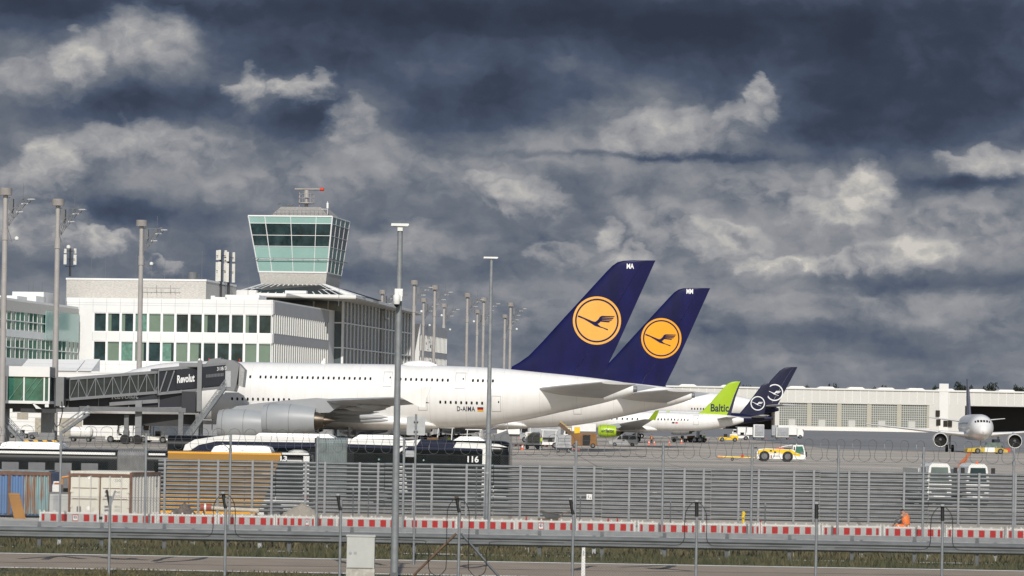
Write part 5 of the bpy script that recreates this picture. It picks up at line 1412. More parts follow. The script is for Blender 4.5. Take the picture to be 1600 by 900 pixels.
# cab
ca = WL(344, 607, 414.5); cz1 = WL(350, 563, 414.5).z; cb = WL(374, 607, 414.5)
mb = MB(); mb.prism([(ca.x - .2, ca.z - .2), (cb.x - .5, ca.z - .4), (cb.x - .2, ca.z + .6), (cb.x + .1, cz1 - .5), (cb.x - .7, cz1), (ca.x + 0, cz1 + .15), (ca.x - .3, cz1 - .4)], 'y', ca.y - 2.1, ca.y + 2.6)
cab = mb.build('docking_cab', 'bridge_grey', jb)
r_ = WL(322, 564, 414); MB().prism([(r_.x, cz1 - .6), (ca.x, cz1 - .6), (ca.x + .2, cz1 + .3), (r_.x + .6, cz1 + .1)], 'y', ca.y - 1.9, ca.y + 2.2).build('cab_roof', 'bridge_grey', cab)
MB().box((ca.x + .6, ca.y - 2.16, ca.z + .2), (ca.x + 1.5, ca.y - 2.1, ca.z + 2.2)).build('cab_door', 'galv_light', cab)
MB().prism([(cb.x + .0, ca.z + .4), (cb.x + .55, ca.z + .2), (cb.x + .75, cz1 - 1.2), (cb.x + .1, cz1 - .5)], 'y', ca.y - 1.6, ca.y + 2.4).build('weather_canopy', 'bellows_grey', cab)
for px, py in ((326, 558), (374, 559)): p = WL(px, py, 414); MB().cyl((p.x, ca.y, cz1 - .2), (p.x, ca.y, cz1 + .22), .07, n=8).build('beacon', 'gse_red', cab)
# service stairs
stair(jb, WL(288, 694, 408), WL(352, 606, 411), 1.5, 40, (0, 1, 0)); 
mb = MB(); c = WL(322, 655, 409.5); mb.box((c.x - .9, c.y - .9, c.z - .15), (c.x + .8, c.y + .9, c.z)); mb.beam(c + V((.7, .8, 0)), V((c.x + .7, c.y + .8, .3)), .14, .14); mb.beam(c + V((-.7, .8, 0)), V((c.x - .7, c.y + .8, .3)), .14, .14); mb.build('stair_landing', 'galv', jb)
# lower bridge to the main deck
lA = WL(104, 643, 408); lB = WL(292, 640, 412); b3, P3 = tunnel(jb, lA, lB, 2.8, 2.3, 'panel', 'lower_tunnel')
L3 = (lB - lA).length
mb = MB(); on3 = lambda t, z, off=.03: P3(t, 1.0, z) + V((0, -off - .07, 0))
mb.add([on3(.34, 1.0), on3(.72, 1.2), on3(.72, 2.3), on3(.34, 2.1)], [(0, 1, 2, 3)]); mb.build('banner', 'bridge_dark', b3, fixn=False)
lettering('Revolut', 3.3, .62, lambda u, v: on3(.36 + u / L3, 1.45 + v + u * .02, .06), 'decal_white', b3, 'lettering', .02)
MB().beam(on3(.34, .85, .1), on3(.74, 1.15, .1), .3, .45).build('canopy_edge', 'bridge_grey', b3)
a = WL(286, 645, 412); b = WL(308, 612, 412); MB().box((a.x, a.y - 2, a.z), (b.x, a.y + 2.4, b.z)).build('lower_cab', 'bridge_dark', jb)
mb = MB(); mb.beam(WL(124, 638, 405), WL(290, 641, 407), .5, .55); mb.beam(WL(20, 640, 405), WL(124, 640, 405), .6, .6); mb.build('support_girder', 'mid_steel', jb)
MB().beam(WL(130, 655, 411.5), WL(305, 657, 413), 1.8, 1.5).build('underfloor_duct', 'dark_steel', jb)
for px, y0, w_ in ((217, 626, .8), (198, 648, .55), (283, 640, .6)):
    a = WL(px, y0, 407); MB().box((a.x - w_ / 2, a.y - .3, .02), (a.x + w_ / 2, a.y + .3, a.z)).build('support_leg', 'mid_steel' if px != 217 else 'bridge_grey', jb)
for px in (198, 217): a = WL(px, 690, 407); o_ = MB().cyl((a.x - .2, a.y - .6, .6), (a.x - .2, a.y + .6, .6), .6, n=16).build('wheel', 'rubber', jb, smooth=40)
# rotunda
ra = WL(79, 629, 406); rb_ = WL(103, 590.5, 406)
mb = MB(); mb.box((ra.x, ra.y - 1.6, ra.z - .6), (rb_.x - 1.0, ra.y + 2.2, rb_.z)); rot = mb.build('rotunda', 'bridge_dark', jb)
MB().box((rb_.x - 1.0, ra.y - 1.75, ra.z - .4), (rb_.x, ra.y + 2.2, rb_.z + .1)).build('portal_frame', 'bridge_grey', rot)
mb = MB()
for k in range(9): x = ra.x + .1 + k * .2; mb.box((x, ra.y - 1.68, ra.z - .5), (x + .06, ra.y - 1.6, rb_.z - .05))
mb.build('rotunda_shutter', 'mid_steel', rot)
ca_ = WL(75, 640, 405); mb = MB(); mb.box((ca_.x - .75, ca_.y - .7, 0), (ca_.x + .75, ca_.y + .7, ca_.z)); mb.box((ca_.x - .9, ca_.y - .9, 0), (ca_.x + 1.0, ca_.y + .9, 1.3)); mb.build('main_column', 'bridge_grey', jb)
mb = MB(); p = WL(96, 650, 404); mb.tube([p + V((0, 0, 1.8)), p + V((.1, 0, .4)), p + V((-.2, 0, -1)), p + V((-.6, 0, -1.4)), p + V((-.9, 0, -.8))], .06, 6); mb.build('hose', 'rubber', jb)
stair(jb, WL(97, 676, 402), WL(138, 647, 404), 1.1, 16, (0, 1, 0))

# fixed walkway on the left
FB0 = W(30, 640, 402); FB0.z = 0
fw = empty('fixed_walkway', FB0, 0, 'glazed fixed walkway with white roof at the left edge, leading to the bridge', 'walkway')
def FL_(px, py, D=401): return W(px, py, D) - FB0
xa = FL_(-40, 600).x; xb = FL_(79, 600).x; zr1 = FL_(70, 573).z; zr0 = FL_(70, 589).z; zg0 = FL_(60, 626.5).z
MB().box((xa, -1.9, zr0), (xb, 2.6, zr1)).build('roof', 'roof_white', fw)
MB().box((xb, -1.85, zr0), (xb + .06, 2.6, zr1 - .1)).build('roof_end', 'mid_steel', fw)
MB().box((xa, -1.6, zg0), (xb - .25, 2.3, zr0)).build('glazing', 'glass_green', fw)
mb = MB()
for px in (12.5, 39, 70.5, 78): x = FL_(px, 600).x; mb.box((x - .09, -1.75, zg0), (x + .09, -1.6, zr0))
mb.box((xa, -1.8, zg0 - .35), (xb, 2.4, zg0)); mb.prism([(FL_(52, 626).x, zg0 - .3), (FL_(54, 626).x, zg0 - .3), (FL_(66, 634).x, zg0 - .95), (FL_(58, 634).x, zg0 - .95)], 'y', -1.8, -1.4); mb.build('glazing_frame', 'facade_white', fw)
mb = MB()
for a_, b_ in ((15, 12), (33, 66), (42, 58)): p = FL_(a_, 628); q_ = FL_(b_, 590); mb.beam((p.x, -1.66, zg0 + .1), (p.x + 2.0, -1.66, zr0 - .1), .08, .08)
mb.build('bracing', 'curtain_green', fw)
mb = MB(); mb.box((xa, -.9, zg0 - 1.0), (FL_(66, 600).x, 1.6, zg0 - .36)); mb.box((FL_(33, 600).x, -1.1, zg0 - 1.45), (FL_(88, 600).x, -.8, zg0 - .95)); mb.build('underfloor_girder', 'dark_steel', fw)
stair(fw, FL_(38, 694, 400), FL_(-6, 645, 401), 1.4, 24, (0, 1, 0))
x = FL_(6, 640).x; MB().box((x - .35, .8, 0), (x + .35, 1.5, zg0 - 1)).build('column', 'bridge_grey', fw)

# striped guard strip at its foot
p = G(40, 398); q_ = G(90, 398)
o = MB().box((-2.1, -.2, 0), (2.1, .2, .42)).build('guard_rail_block', 'hazard', None, loc=((p.x + q_.x) / 2, 398, 0)); tag(o, 'low yellow and black striped guard block under the fixed walkway', 'guard block')

# ================================================================ vehicles
def wheels(parent, spots, r, w=.22, rim='mid_steel', n=18):
    for x, y in spots:
        wh = MB().lathe([(-w / 2, r * .82), (-w * .4, r * .98), (w * .4, r * .98), (w / 2, r * .82)], (x, y, r), 'y', n).build('wheel', 'rubber', parent, smooth=40)
        MB().lathe([(-w / 2 - .012, r * .56), (w / 2 + .012, r * .56)], (x, y, r), 'y', 12).build('rim', rim, wh)

# ---- articulated buses
def bus(name, label, loc, yaw, L1, L2, bell, H, mats1, mats2, front_right=True, number=None, npos=None):
    """rear part on the left, bellows, front part on the right; local x 0 at the middle of the bellows"""
    t = empty(name, loc, -yaw, label, 'bus', 'articulated apron buses'); Wd = 1.27
    def section(x0, x1, body, glassm, lower, wheels_x, nm, round_end=0):
        r_ = .22
        prof = [(-Wd, .35), (-Wd, H - .45), (-Wd + .06, H - .2), (-Wd + .25, H - .03), (0, H), (Wd - .25, H - .03), (Wd - .06, H - .2), (Wd, H - .45), (Wd, .35)]
        mb = MB()
        if round_end:
            rings = [[(x0, y, z) for y, z in prof]]; n = 6
            for k in range(n + 1):
                q_ = k / n * math.pi / 2; sx = math.sin(q_); ins = 1 - math.cos(q_)
                rings.append([(x1 - .45 + .45 * sx, y * (1 - .10 * ins), z - (z - .35) * .05 * ins) for y, z in prof])
            mb.loft(rings)
        else: mb.loft([[(x0, y, z) for y, z in prof], [(x1, y, z) for y, z in prof]])
        b = mb.build(nm, body, t, smooth=35)
        g = MB(); g.box((x0 + .3, -Wd - .012, 1.15), (x1 - .35, -Wd - .002, H - .5)); g.build('window_band', glassm, b)
        m = MB()
        nw = max(2, int((x1 - x0) / 1.5))
        for k in range(1, nw): x = x0 + .3 + (x1 - x0 - .65) * k / nw; m.box((x - .02, -Wd - .018, 1.15), (x + .02, -Wd - .012, H - .5))
        m.build('window_bar', 'bus_black', b)
        sk = MB(); sk.box((x0 + .02, -Wd - .02, .32), (x1 - .3, -Wd - .003, 1.10)); sk.build('side_skirt', lower, b)
        for wx in wheels_x: wheels(b, [(wx, -Wd + .12), (wx, Wd - .12)], .48, .30)
        return b
    s1 = section(-bell / 2 - L1, -bell / 2, *mats1, [-bell / 2 - L1 * .42], 'rear_section')
    s2 = section(bell / 2, bell / 2 + L2, *mats2[:3], [bell / 2 + L2 * .22, bell / 2 + L2 * .78], 'front_section', 1)
    bm_ = MB(); n = 13; rings = []
    for k in range(2 * n + 1):
        x = -bell / 2 + bell * k / (2 * n); o_ = .05 if k % 2 else -.07
        rings.append([(x, -Wd - o_ + .03, .4), (x, -Wd - o_ + .03, H - .22), (x, -Wd + .2, H - .04 + o_), (x, Wd - .2, H - .04 + o_), (x, Wd + o_, H - .22), (x, Wd + o_, .4)])
    bm_.loft(rings); bm_.build('bellows', mats2[3] if len(mats2) > 3 else 'bellows', t)
    return t, s1, s2, Wd

# near bus with the orange side and number 13
SB = 37.6; DB = FL / SB
cB = G(210, DB + 1.3, -.5)
HB = 2.98 - .05
kx = lambda px: (px - 210) / SB
t13, r13, f13, Wd = bus('articulated_bus', 'articulated apron bus with an orange side and number 13, black rear half', (cB.x, cB.y, -.5), 0, 8.5, kx(489) - .62, 1.25, HB, ('bus_black', 'bus_glass', 'bus_black'), ('bus_black', 'bus_glass', 'white_paint', 'bellows_grey'))
y_ = -Wd - .03
x0, x1, x2 = kx(262), kx(440), kx(478)
MB().prism([(x0 - .15, .55), (x0, 1.1), (x0 + .12, HB - .10), (x1 + .09, HB - .10), (x1 - .55, 1.1), (x1 - .8, .55)], 'y', y_ - .02, y_).build('orange_panel', 'bus_orange', f13)
mb = MB(); mb.prism([(x0 + .1, HB - .10), (x0 + .12, HB - .02), (x1 + .1, HB - .02), (x1 + .09, HB - .10)], 'y', y_ - .03, y_ + .15); mb.build('roof_trim', 'bus_trim_orange', f13)
MB().prism([(x0 - .2, .32), (x0 - .15, 1.12), (x1 - .55, 1.12), (x1 - .9, .32)], 'y', y_ - .032, y_ - .02).build('side_skirt', 'bus_trim_orange', f13)
mb = MB()
for px in (300, 345, 387): x = kx(px); mb.box((x - .02, y_ - .035, .5), (x + .02, y_ - .02, HB - .4))
mb.build('panel_joint', 'rust_steel', f13)
MB().box((-7.9, y_ - .0, HB - .22), (-.7, y_ + .2, HB - .12)).build('roof_trim', 'white_paint', r13)
mb = MB(); mb.box((kx(236), y_, HB - .20), (x0, y_ + .2, HB - .12)); mb.box((x1 + .12, y_ + .02, HB - .08), (kx(486), y_ + .2, HB - .0)); mb.build('roof_trim', 'white_paint', f13)
MB().box((kx(478), y_ - .012, .5), (kx(487.5), y_ + .02, HB - .12)).build('corner_pillar', 'white_paint', f13)
MB().box((kx(479), y_ - .03, 1.05), (kx(487), y_ - .012, 1.25)).build('tail_light', 'gse_red', f13)
lettering('13', .28 * 1.0, .20, lambda u, v: (kx(442) + u, y_ - .03, HB - .33 + v), 'decal_white', f13, 'bus_number', .03)
for x, ln, par in ((kx(380), 1.25, f13), (kx(50), 1.3, r13)):
    mb = MB(); mb.loft([[(x - ln, a, HB - .03) for a in (-1, 1)] + [(x - ln, 1, HB + .02), (x - ln, -1, HB + .02)], [(x - ln + .1, -1, HB - .03), (x - ln + .1, 1, HB - .03), (x - ln + .1, .9, HB + .2), (x - ln + .1, -.9, HB + .2)],
         [(x - ln + .35, -1, HB - .03), (x - ln + .35, 1, HB - .03), (x - ln + .35, .9, HB + .26), (x - ln + .35, -.9, HB + .26)], [(x + ln - .35, -1, HB - .03), (x + ln - .35, 1, HB - .03), (x + ln - .35, .9, HB + .26), (x + ln - .35, -.9, HB + .26)], [(x + ln - .1, -1, HB - .03), (x + ln - .1, 1, HB - .03), (x + ln - .1, .9, HB + .2), (x + ln - .1, -.9, HB + .2)], [(x + ln, -1, HB - .03), (x + ln, 1, HB - .03), (x + ln, 1, HB + .02), (x + ln, -1, HB + .02)]])
    mb.build('roof_unit', 'white_paint', par, smooth=30)
MB().lathe([(-.02, .42), (.06, .40), (.12, .2)], (kx(467), -.3, HB), 'z', 14).build('roof_hatch', 'offwhite_paint', f13, smooth=50)
mb = MB()
for k in range(6): x = -7.6 + k * 1.1; mb.box((x, y_ + .0, 1.3), (x + .7, y_ + .012, 2.35))
mb.build('side_window', 'mid_steel', r13)

# dark bus 116 behind it
S6 = 35.2; D6 = FL / S6
c6 = G(520, D6 + 1.3, 0); k6 = lambda px: (px - 520) / S6
H6 = 3.02
t116, r116, f116, Wd = bus('articulated_bus', 'black and navy articulated apron bus with white roof edge and number 116', (c6.x, c6.y, 0), rad(2.0), 6.6, k6(797) - .7, 1.42, H6, ('bus_black', 'bus_glass', 'bus_black'), ('bus_black', 'bus_glass', 'bus_black'))
mb = MB(); yb = -Wd - .02
def roofband(pts, par, m_, nm, dep=.4):
    mb = MB(); mb.prism(pts, 'y', yb - .03, yb + dep); return mb.build(nm, m_, par)
roofband([(k6(287), H6 - .75), (k6(291), H6 - .42), (k6(306), H6 - .18), (k6(340), H6 - .02), (k6(365), H6 + .06), (k6(494), H6 + .0), (k6(494), H6 - .22), (k6(340), H6 - .24), (k6(312), H6 - .42), (k6(300), H6 - .66)], r116, 'white_paint', 'roof_edge')
roofband([(k6(300), H6 - .62), (k6(314), H6 - .44), (k6(340), H6 - .26), (k6(494), H6 - .24), (k6(494), H6 - .42), (k6(310), H6 - .66)], r116, 'bus_navy', 'roof_stripe', .2)
roofband([(k6(546), H6 - .02), (k6(640), H6 - .06), (k6(660), H6), (k6(653), H6 - .30), (k6(546), H6 - .26)], f116, 'white_paint', 'roof_edge')
roofband([(k6(660), H6 - .0), (k6(715), H6 - .10), (k6(710), H6 - .34), (k6(653), H6 - .30)], f116, 'bus_navy', 'roof_stripe', .3)
roofband([(k6(546), H6 - .28), (k6(653), H6 - .32), (k6(757), H6 - .36), (k6(757), H6 - .48), (k6(546), H6 - .42)], f116, 'bus_navy', 'roof_stripe', .2)
roofband([(k6(711), H6 - .34), (k6(716), H6 - .10), (k6(757), H6 - .12), (k6(780), H6 - .14), (k6(796), H6 - .28), (k6(768), H6 - .24), (k6(757), H6 - .36)], f116, 'white_paint', 'roof_edge')
for xa_, xb_, par in ((k6(395), k6(545) - .6, r116), (k6(552), k6(632), f116), (k6(710), k6(760), f116)):
    mb = MB(); mb.loft([[(xa_, -.9, H6 - .02), (xa_, .9, H6 - .02), (xa_ + .3, .85, H6 + .16), (xa_ + .3, -.85, H6 + .16)], [(xb_, -.9, H6 - .02), (xb_, .9, H6 - .02), (xb_ - .3, .85, H6 + .16), (xb_ - .3, -.85, H6 + .16)]]); mb.build('roof_unit', 'white_paint', par)
mb = MB(); mb.prism([(k6(641), .6), (k6(638), 1.5), (k6(634), 1.75), (k6(624), 2.1), (k6(628), 2.45), (k6(640), H6 - .35), (k6(633), H6 - .32), (k6(622), 2.5), (k6(620), 2.0), (k6(620), .6)], 'y', yb - .035, yb)
mb.build('door_pillar', 'white_paint', f116)
mb = MB(); mb.prism([(k6(756), .5), (k6(757), H6 - .40), (k6(753), H6 - .36), (k6(766), H6 - .3), (k6(761), .5)], 'y', yb - .035, yb); mb.build('front_pillar', 'white_paint', f116)
mb = MB(); mb.box((k6(637), yb - .35, H6 - .78), (k6(653), yb - .02, H6 - .50)); mb.build('side_display', 'uld_grey', f116)
lettering('116', .50, .29, lambda u, v: (k6(733.5) + u, yb - .03, H6 - .98 + v), 'decal_white', f116, 'bus_number', .03)
for px in (595, 665): MB().lathe([(-.03, .04), (0, .04)], (k6(px), yb - .01, H6 - .92), 'y', 10).build('side_lamp', 'tower_teal', f116)
mb = MB()
for k in range(3): mb.box((k6(768), yb - .03, .55 + k * .2), (k6(795), yb - .01, .63 + k * .2))
mb.build('bumper_stripe', 'white_paint', f116)

# ---- silver van
def silver_van():
    p = G(974, 508); t = empty('delivery_van', p, rad(-3), 'small silver van with roof windows parked below the green engine', 'van')
    prof = [(-2.2, .35), (-2.25, .75), (-2.1, .95), (-1.35, 1.08), (-.75, 1.62), (-.3, 1.80), (1.9, 1.82), (2.12, 1.6), (2.2, .9), (2.2, .35)]
    rings = []
    for y, s_, zk in ((-.88, .985, .985), (-.9, 1, 1), (.9, 1, 1), (.88, .985, .985)): rings.append([(x * s_, y, .35 + (z - .35) * zk) for x, z in prof])
    # upper body narrows
    rings = [[(x, y * (1 if z < 1.1 else .92), z) for x, y, z in R_] for R_ in rings]
    b = MB().loft(rings).build('body', 'silver', t, smooth=30)
    for s_ in (-1, 1):
        for pts in ([(-1.05, 1.12), (-.62, 1.62), (-.3, 1.70), (-.3, 1.12)], [(-.2, 1.12), (-.2, 1.70), (.8, 1.72), (.8, 1.12)], [(.9, 1.12), (.9, 1.72), (1.85, 1.70), (2.0, 1.15)]):
            mb = MB(); mb.add([(x, s_ * (.905 - (z - 1.1) * .13), z) for x, z in pts], [tuple(range(len(pts)))]); mb.build('side_window', 'window_dark', b, fixn=False)
        mb = MB(); mb.add([(-1.2 + .0, s_ * .903, .55), (1.5, s_ * .903, .55), (1.5, s_ * .903, .64), (-1.2, s_ * .903, .64)], [(0, 1, 2, 3)]); mb.build('side_trim', 'mid_steel', b, fixn=False)
        mb = MB(); mb.add([(-.1, s_ * .905, .85), (.2, s_ * .905, .85), (.2, s_ * .905, 1.0), (-.1, s_ * .905, 1.0)], [(0, 1, 2, 3)]); mb.build('door_emblem', 'decal_black', b, fixn=False)
    MB().prism([(-1.33, 1.1), (-.76, 1.6), (-.74, 1.6), (-1.3, 1.1)], 'y', -.75, .75).build('windscreen', 'window_dark', b)
    for s_ in (-1, 1): MB().box((-2.27, s_ * .6 - .18, .72), (-2.2, s_ * .6 + .18, .88)).build('headlight', 'white_paint', b)
    MB().box((-2.3, -.85, .3), (-2.1, .85, .55)).build('bumper', 'mid_steel', b)
    MB().cyl((.2, 0, 1.8), (.2, 0, 1.95), .1, n=8).build('beacon', 'cone_orange', b)
    wheels(t, [(-1.35, -.78), (-1.35, .78), (1.4, -.78), (1.4, .78)], .33)
silver_van()

# ---- white and yellow aircraft tractor with its tow bar
def tow_tractor():
    D = 343; p = G(1218, D); s_ = FL / D; t = empty('aircraft_tractor', p, rad(0), 'white and yellow aircraft tractor with big wheels behind the slatted fence', 'tow tractor')
    k = lambda px: (px - 1218) / s_
    zz = lambda py: (722.3 - py) / s_
    W_ = 1.25
    prof = [(k(1181), .30), (k(1181), zz(708)), (k(1184), zz(703)), (k(1195), zz(701.5)), (k(1236), zz(702.5)), (k(1240), zz(707)), (k(1257), zz(712)), (k(1257), .30)]
    b = MB().prism(prof, 'y', -W_, W_).build('body', 'white_paint', t)
    MB().prism([(k(1181.5), zz(712)), (k(1183), zz(705)), (k(1192), zz(702.8)), (k(1235), zz(703.2)), (k(1243), zz(708.5)), (k(1249), zz(709.5)), (k(1249), zz(713.5)), (k(1240), zz(712)), (k(1233), zz(709)), (k(1222), zz(709.5)), (k(1215), zz(708)), (k(1203), zz(708.5)), (k(1195), zz(706.8)), (k(1187), zz(708))], 'y', -W_ - .02, W_ + .02).build('yellow_stripe', 'tractor_yellow', b)
    cab_ = MB().prism([(k(1237), zz(704)), (k(1237.5), zz(696)), (k(1253), zz(695.5)), (k(1256.5), zz(707)), (k(1257), zz(713)), (k(1238), zz(713))], 'y', -1.05, .35).build('cab', 'white_paint', t)
    MB().prism([(k(1241.5), zz(707.5)), (k(1242), zz(698)), (k(1252), zz(697.5)), (k(1254.5), zz(706)), (k(1254), zz(712.5)), (k(1249), zz(712))], 'y', -1.07, -1.05).build('cab_window', 'glass_green', cab_)
    MB().prism([(k(1249), zz(712)), (k(1249), zz(706)), (k(1254), zz(706)), (k(1254), zz(712.5))], 'y', -1.085, -1.07).build('cab_panel', 'mid_steel', cab_)
    MB().prism([(k(1238.3), zz(704)), (k(1238.6), zz(698.5)), (k(1240.3), zz(698.3)), (k(1240.3), zz(704))], 'y', -1.07, -1.05).build('rear_window', 'window_dark', cab_)
    MB().cyl((k(1244), -.3, zz(696)), (k(1244), -.3, zz(693.8)), .09, n=8).build('beacon', 'white_paint', cab_)
    MB().box((k(1257), -.6, zz(714)), (k(1260), -.2, zz(706))).build('mirror', 'rubber', cab_)
    MB().box((k(1211), -.7, zz(702.5)), (k(1223), .2, zz(700.4))).build('engine_lid', 'gse_red', b); MB().box((k(1223), -.7, zz(702.5)), (k(1235), .2, zz(701.2))).build('exhaust_box', 'rubber', b)
    MB().tube([(k(1217), -.4, zz(700.5)), (k(1225), -.4, zz(698)), (k(1237), -.4, zz(696))], .05, 6).build('grab_rail', 'white_paint', b)
    MB().box((k(1178), -.5, zz(702)), (k(1182), .1, zz(700.5))).build('rear_light', 'rubber', b)
    mb = MB()
    for q_ in range(5): mb.box((k(1206 + q_ * 2.2), -W_ - .01, zz(714)), (k(1207.5 + q_ * 2.2), -W_, zz(712.7)))
    mb.box((k(1201), -W_ - .025, zz(706.5)), (k(1204.5), -W_ - .02, zz(704.3))); mb.box((k(1208), -W_ - .025, zz(708.5)), (k(1211), -W_ - .0, zz(706.2)))
    mb.build('side_marking', 'decal_black', b)
    MB().box((k(1202.5), -W_ - .04, .35), (k(1204.5), -W_ - .0, zz(712))).build('step', 'loader_orange', b)
    wheels(t, [(k(1192.7), -W_ + .1), (k(1192.7), W_ - .1), (k(1229), -W_ + .1), (k(1229), W_ - .1)], .565, .42, n=24)
    p2 = G(1150, D); tb_ = empty('tow_bar', p2, 0, 'yellow and orange tow bar on a small wheel behind the tractor', 'tow bar')
    k2 = lambda px: (px - 1150) / s_
    mb = MB(); mb.cyl((k2(1129), 0, .42), (k2(1179), 0, .36), .07, n=8); mb.cyl((k2(1144), 0, .4), (k2(1144), 0, .15), .05, n=6); mb.build('bar', 'tractor_yellow', tb_)
    mb = MB(); mb.cyl((k2(1121), 0, .45), (k2(1129), 0, .42), .09, n=8); mb.build('bar_head', 'gse_orange', tb_)
    MB().cyl((k2(1160), -.1, .55), (k2(1160), .15, .55), .16, n=12).build('winch', 'gse_red', tb_)
    wheels(tb_, [(k2(1144), -.15)], .17, .12)
tow_tractor()

# ---- the tug under the taxiing aircraft
def towbarless():
    p = G(1541, 492); t = empty('pushback_tug', p, rad(4), 'low yellow and white pushback tug under the nose of the taxiing airliner', 'tow tractor')
    b = MB().prism([(-3.2, .25), (-3.1, .75), (-1.2, .95), (-.6, 1.0), (2.2, .9), (3.0, .6), (3.0, .25)], 'y', -1.3, 1.3).build('body', 'tug_yellow', t)
    MB().prism([(-.5, .3), (-.5, 1.0), (1.0, 1.0), (1.0, .3)], 'y', -1.32, 1.32).build('side_panel', 'white_paint', b)
    c = MB().prism([(-.3, .95), (-.1, 1.7), (1.9, 1.75), (2.2, .9)], 'y', -1.0, .4).build('cab', 'windscreen_pale', t)
    MB().box((1.0, -.9, .9), (1.9, .9, 2.2)).build('engine_box', 'cloth_dark', t)
    MB().box((2.6, -1.2, .4), (3.4, 1.0, .85)).build('counterweight', 'gse_red', t)
    wheels(t, [(-1.6, -1.2), (-1.6, 1.2), (1.9, -1.2), (1.9, 1.2)], .42, .4)
towbarless()

# ---- two white cab-over vehicles behind the slatted fence
def white_lorry(px, D, w, label, tinted):
    p = G(px, D); t = empty('service_lorry', p, rad(6), label, 'lorry', 'white service lorries behind the fence')
    H = 2.2
    prof = [(-w, .4), (-w - .05, 1.3), (-w + .08, H - .15), (-w + .22, H), (w - .22, H), (w - .08, H - .15), (w + .05, 1.3), (w, .4)]
    b = MB().prism(prof, 'y', 0, 2.0).build('cab', 'white_paint', t)
    MB().prism([(-w + .10, 1.3), (-w + .17, H - .2), (w - .17, H - .2), (w - .10, 1.3)], 'y', -.03, .02).build('windscreen', 'windscreen_pale' if tinted else 'glass_dark', b)
    mb = MB()
    for z in (.75, 1.0): mb.box((-w + .2, -.02, z), (w - .2, .0, z + .1))
    mb.build('grille', 'mid_steel', b)
    for s_ in (-1, 1): MB().box((s_ * w * .75 - .15, -.05, .55), (s_ * w * .75 + .15, 0, .7)).build('headlight', 'galv_light', b); MB().box((s_ * (w + .22) - .09, -.05, 1.6), (s_ * (w + .22) + .09, .05, 2.0)).build('mirror', 'rubber', b)
    if not tinted: MB().cyl((.1, .6, H), (.1, .6, H + .10), .07, n=8).build('beacon', 'cone_orange', b)
    MB().box((-w, 2.1, .7), (w, 5.5, 1.9)).build('load_body', 'offwhite_paint', t)
    wheels(t, [(-w + .15, 1.0), (w - .15, 1.0), (-w + .15, 4.6), (w - .15, 4.6)], .42, .26)
    for c in t.children_recursive: pass
    return t
white_lorry(1467, 160, .58, 'left of the two white lorries behind the slatted fence, greenish windscreen', True)
white_lorry(1527, 160, .54, 'right of the two white lorries behind the slatted fence, orange roof beacon', False)

# ---- loose ground equipment on the stands
def cargo_dolly(px, D, label, mat_box, mat_end, w, h, grp='cargo dollies on the stands'):
    p = G(px, D); t = empty('cargo_dolly', p, 0, label, 'dolly', grp)
    MB().box((-w / 2 - .15, -.9, .42), (w / 2 + .15, .9, .58)).build('bed', 'dark_steel', t)
    c = MB().prism([(-w / 2, .6), (-w / 2, h), (-w / 2 + .15, h + .1), (w / 2 - .15, h + .1), (w / 2, h), (w / 2, .6)], 'y', -.85, .85).build('container', mat_end, t)
    mb = MB(); mb.box((-w / 2 + .3, -.88, .8), (w / 2 - .06, -.855, h - .05)); mb.build('cover', mat_box, c)
    mb = MB(); 
    for k in range(3): mb.box((-w / 2 + .3, -.90, 1.0 + k * .35), (w / 2 - .1, -.885, 1.05 + k * .35))
    mb.build('strap', 'mid_steel', c)
    wheels(t, [(-w / 2 + .3, -.7), (-w / 2 + .3, .7), (w / 2 - .3, -.7), (w / 2 - .3, .7)], .25, .16)
    MB().beam((w / 2 + .1, 0, .45), (w / 2 + 1.1, 0, .35), .08, .08).build('drawbar', 'gse_red', t)
    return t
cargo_dolly(832, 437, 'dolly carrying a tall beige load with white frame, next to a traffic cone', 'cargo_beige', 'white_paint', 2.0, 2.2)
cargo_dolly(880, 400, 'dark grey wheeled cargo box nearest us, in front of the orange loader', 'uld_grey', 'uld_grey', 1.9, 2.05)
cargo_dolly(1185, 800, 'white cargo dolly far off below the dark blue tails', 'uld_grey', 'white_paint', 2.6, 3.6)
cargo_dolly(1222, 820, 'far grey cargo dolly left of the white lorry by the hangar', 'uld_grey', 'offwhite_paint', 3.2, 3.0)
cargo_dolly(1213, 940, 'farther grey box dolly half hidden behind other dolly by the lorry', 'uld_grey', 'uld_grey', 2.8, 3.4)

def baggage_tug(px, D, label, m1, s_=1.0, cab_=True, flip=False, name='baggage_tug'):
    p = G(px, D); t = empty(name, p, rad(180) if flip else 0, label, 'tug', 'small tugs on the stands'); t.scale = (s_, s_, s_)
    b = MB().prism([(-1.5, .3), (-1.5, .95), (-.4, 1.05), (-.3, .7), (1.4, .7), (1.5, .3)], 'y', -.65, .65).build('body', m1, t)
    if cab_:
        mb = MB()
        for x in (-.45, 1.0):
            for y in (-.6, .6): mb.beam((x, y, .7), (x + .1, y, 2.0), .09, .09)
        mb.box((-.6, -.68, 2.0), (1.3, .68, 2.1)); mb.build('cab_frame', 'white_paint', t)
        MB().add([(-.44, -.58, 1.05), (-.44, .58, 1.05), (-.36, .58, 1.95), (-.36, -.58, 1.95)], [(0, 1, 2, 3)]).build('windscreen', 'glass_dark', t, fixn=False)
    MB().box((.2, -.5, .7), (.7, .5, 1.2)).build('seat', 'rubber', t)
    wheels(t, [(-1.0, -.6), (-1.0, .6), (1.0, -.6), (1.0, .6)], .34, .22)
    return t
baggage_tug(853, 455, 'white tug with an open cab between the cargo dollies', 'white_paint', 1.25)
baggage_tug(1089, 640, 'orange brown tug and cart under the green tailed airliner', 'loader_orange', 1.3, False)
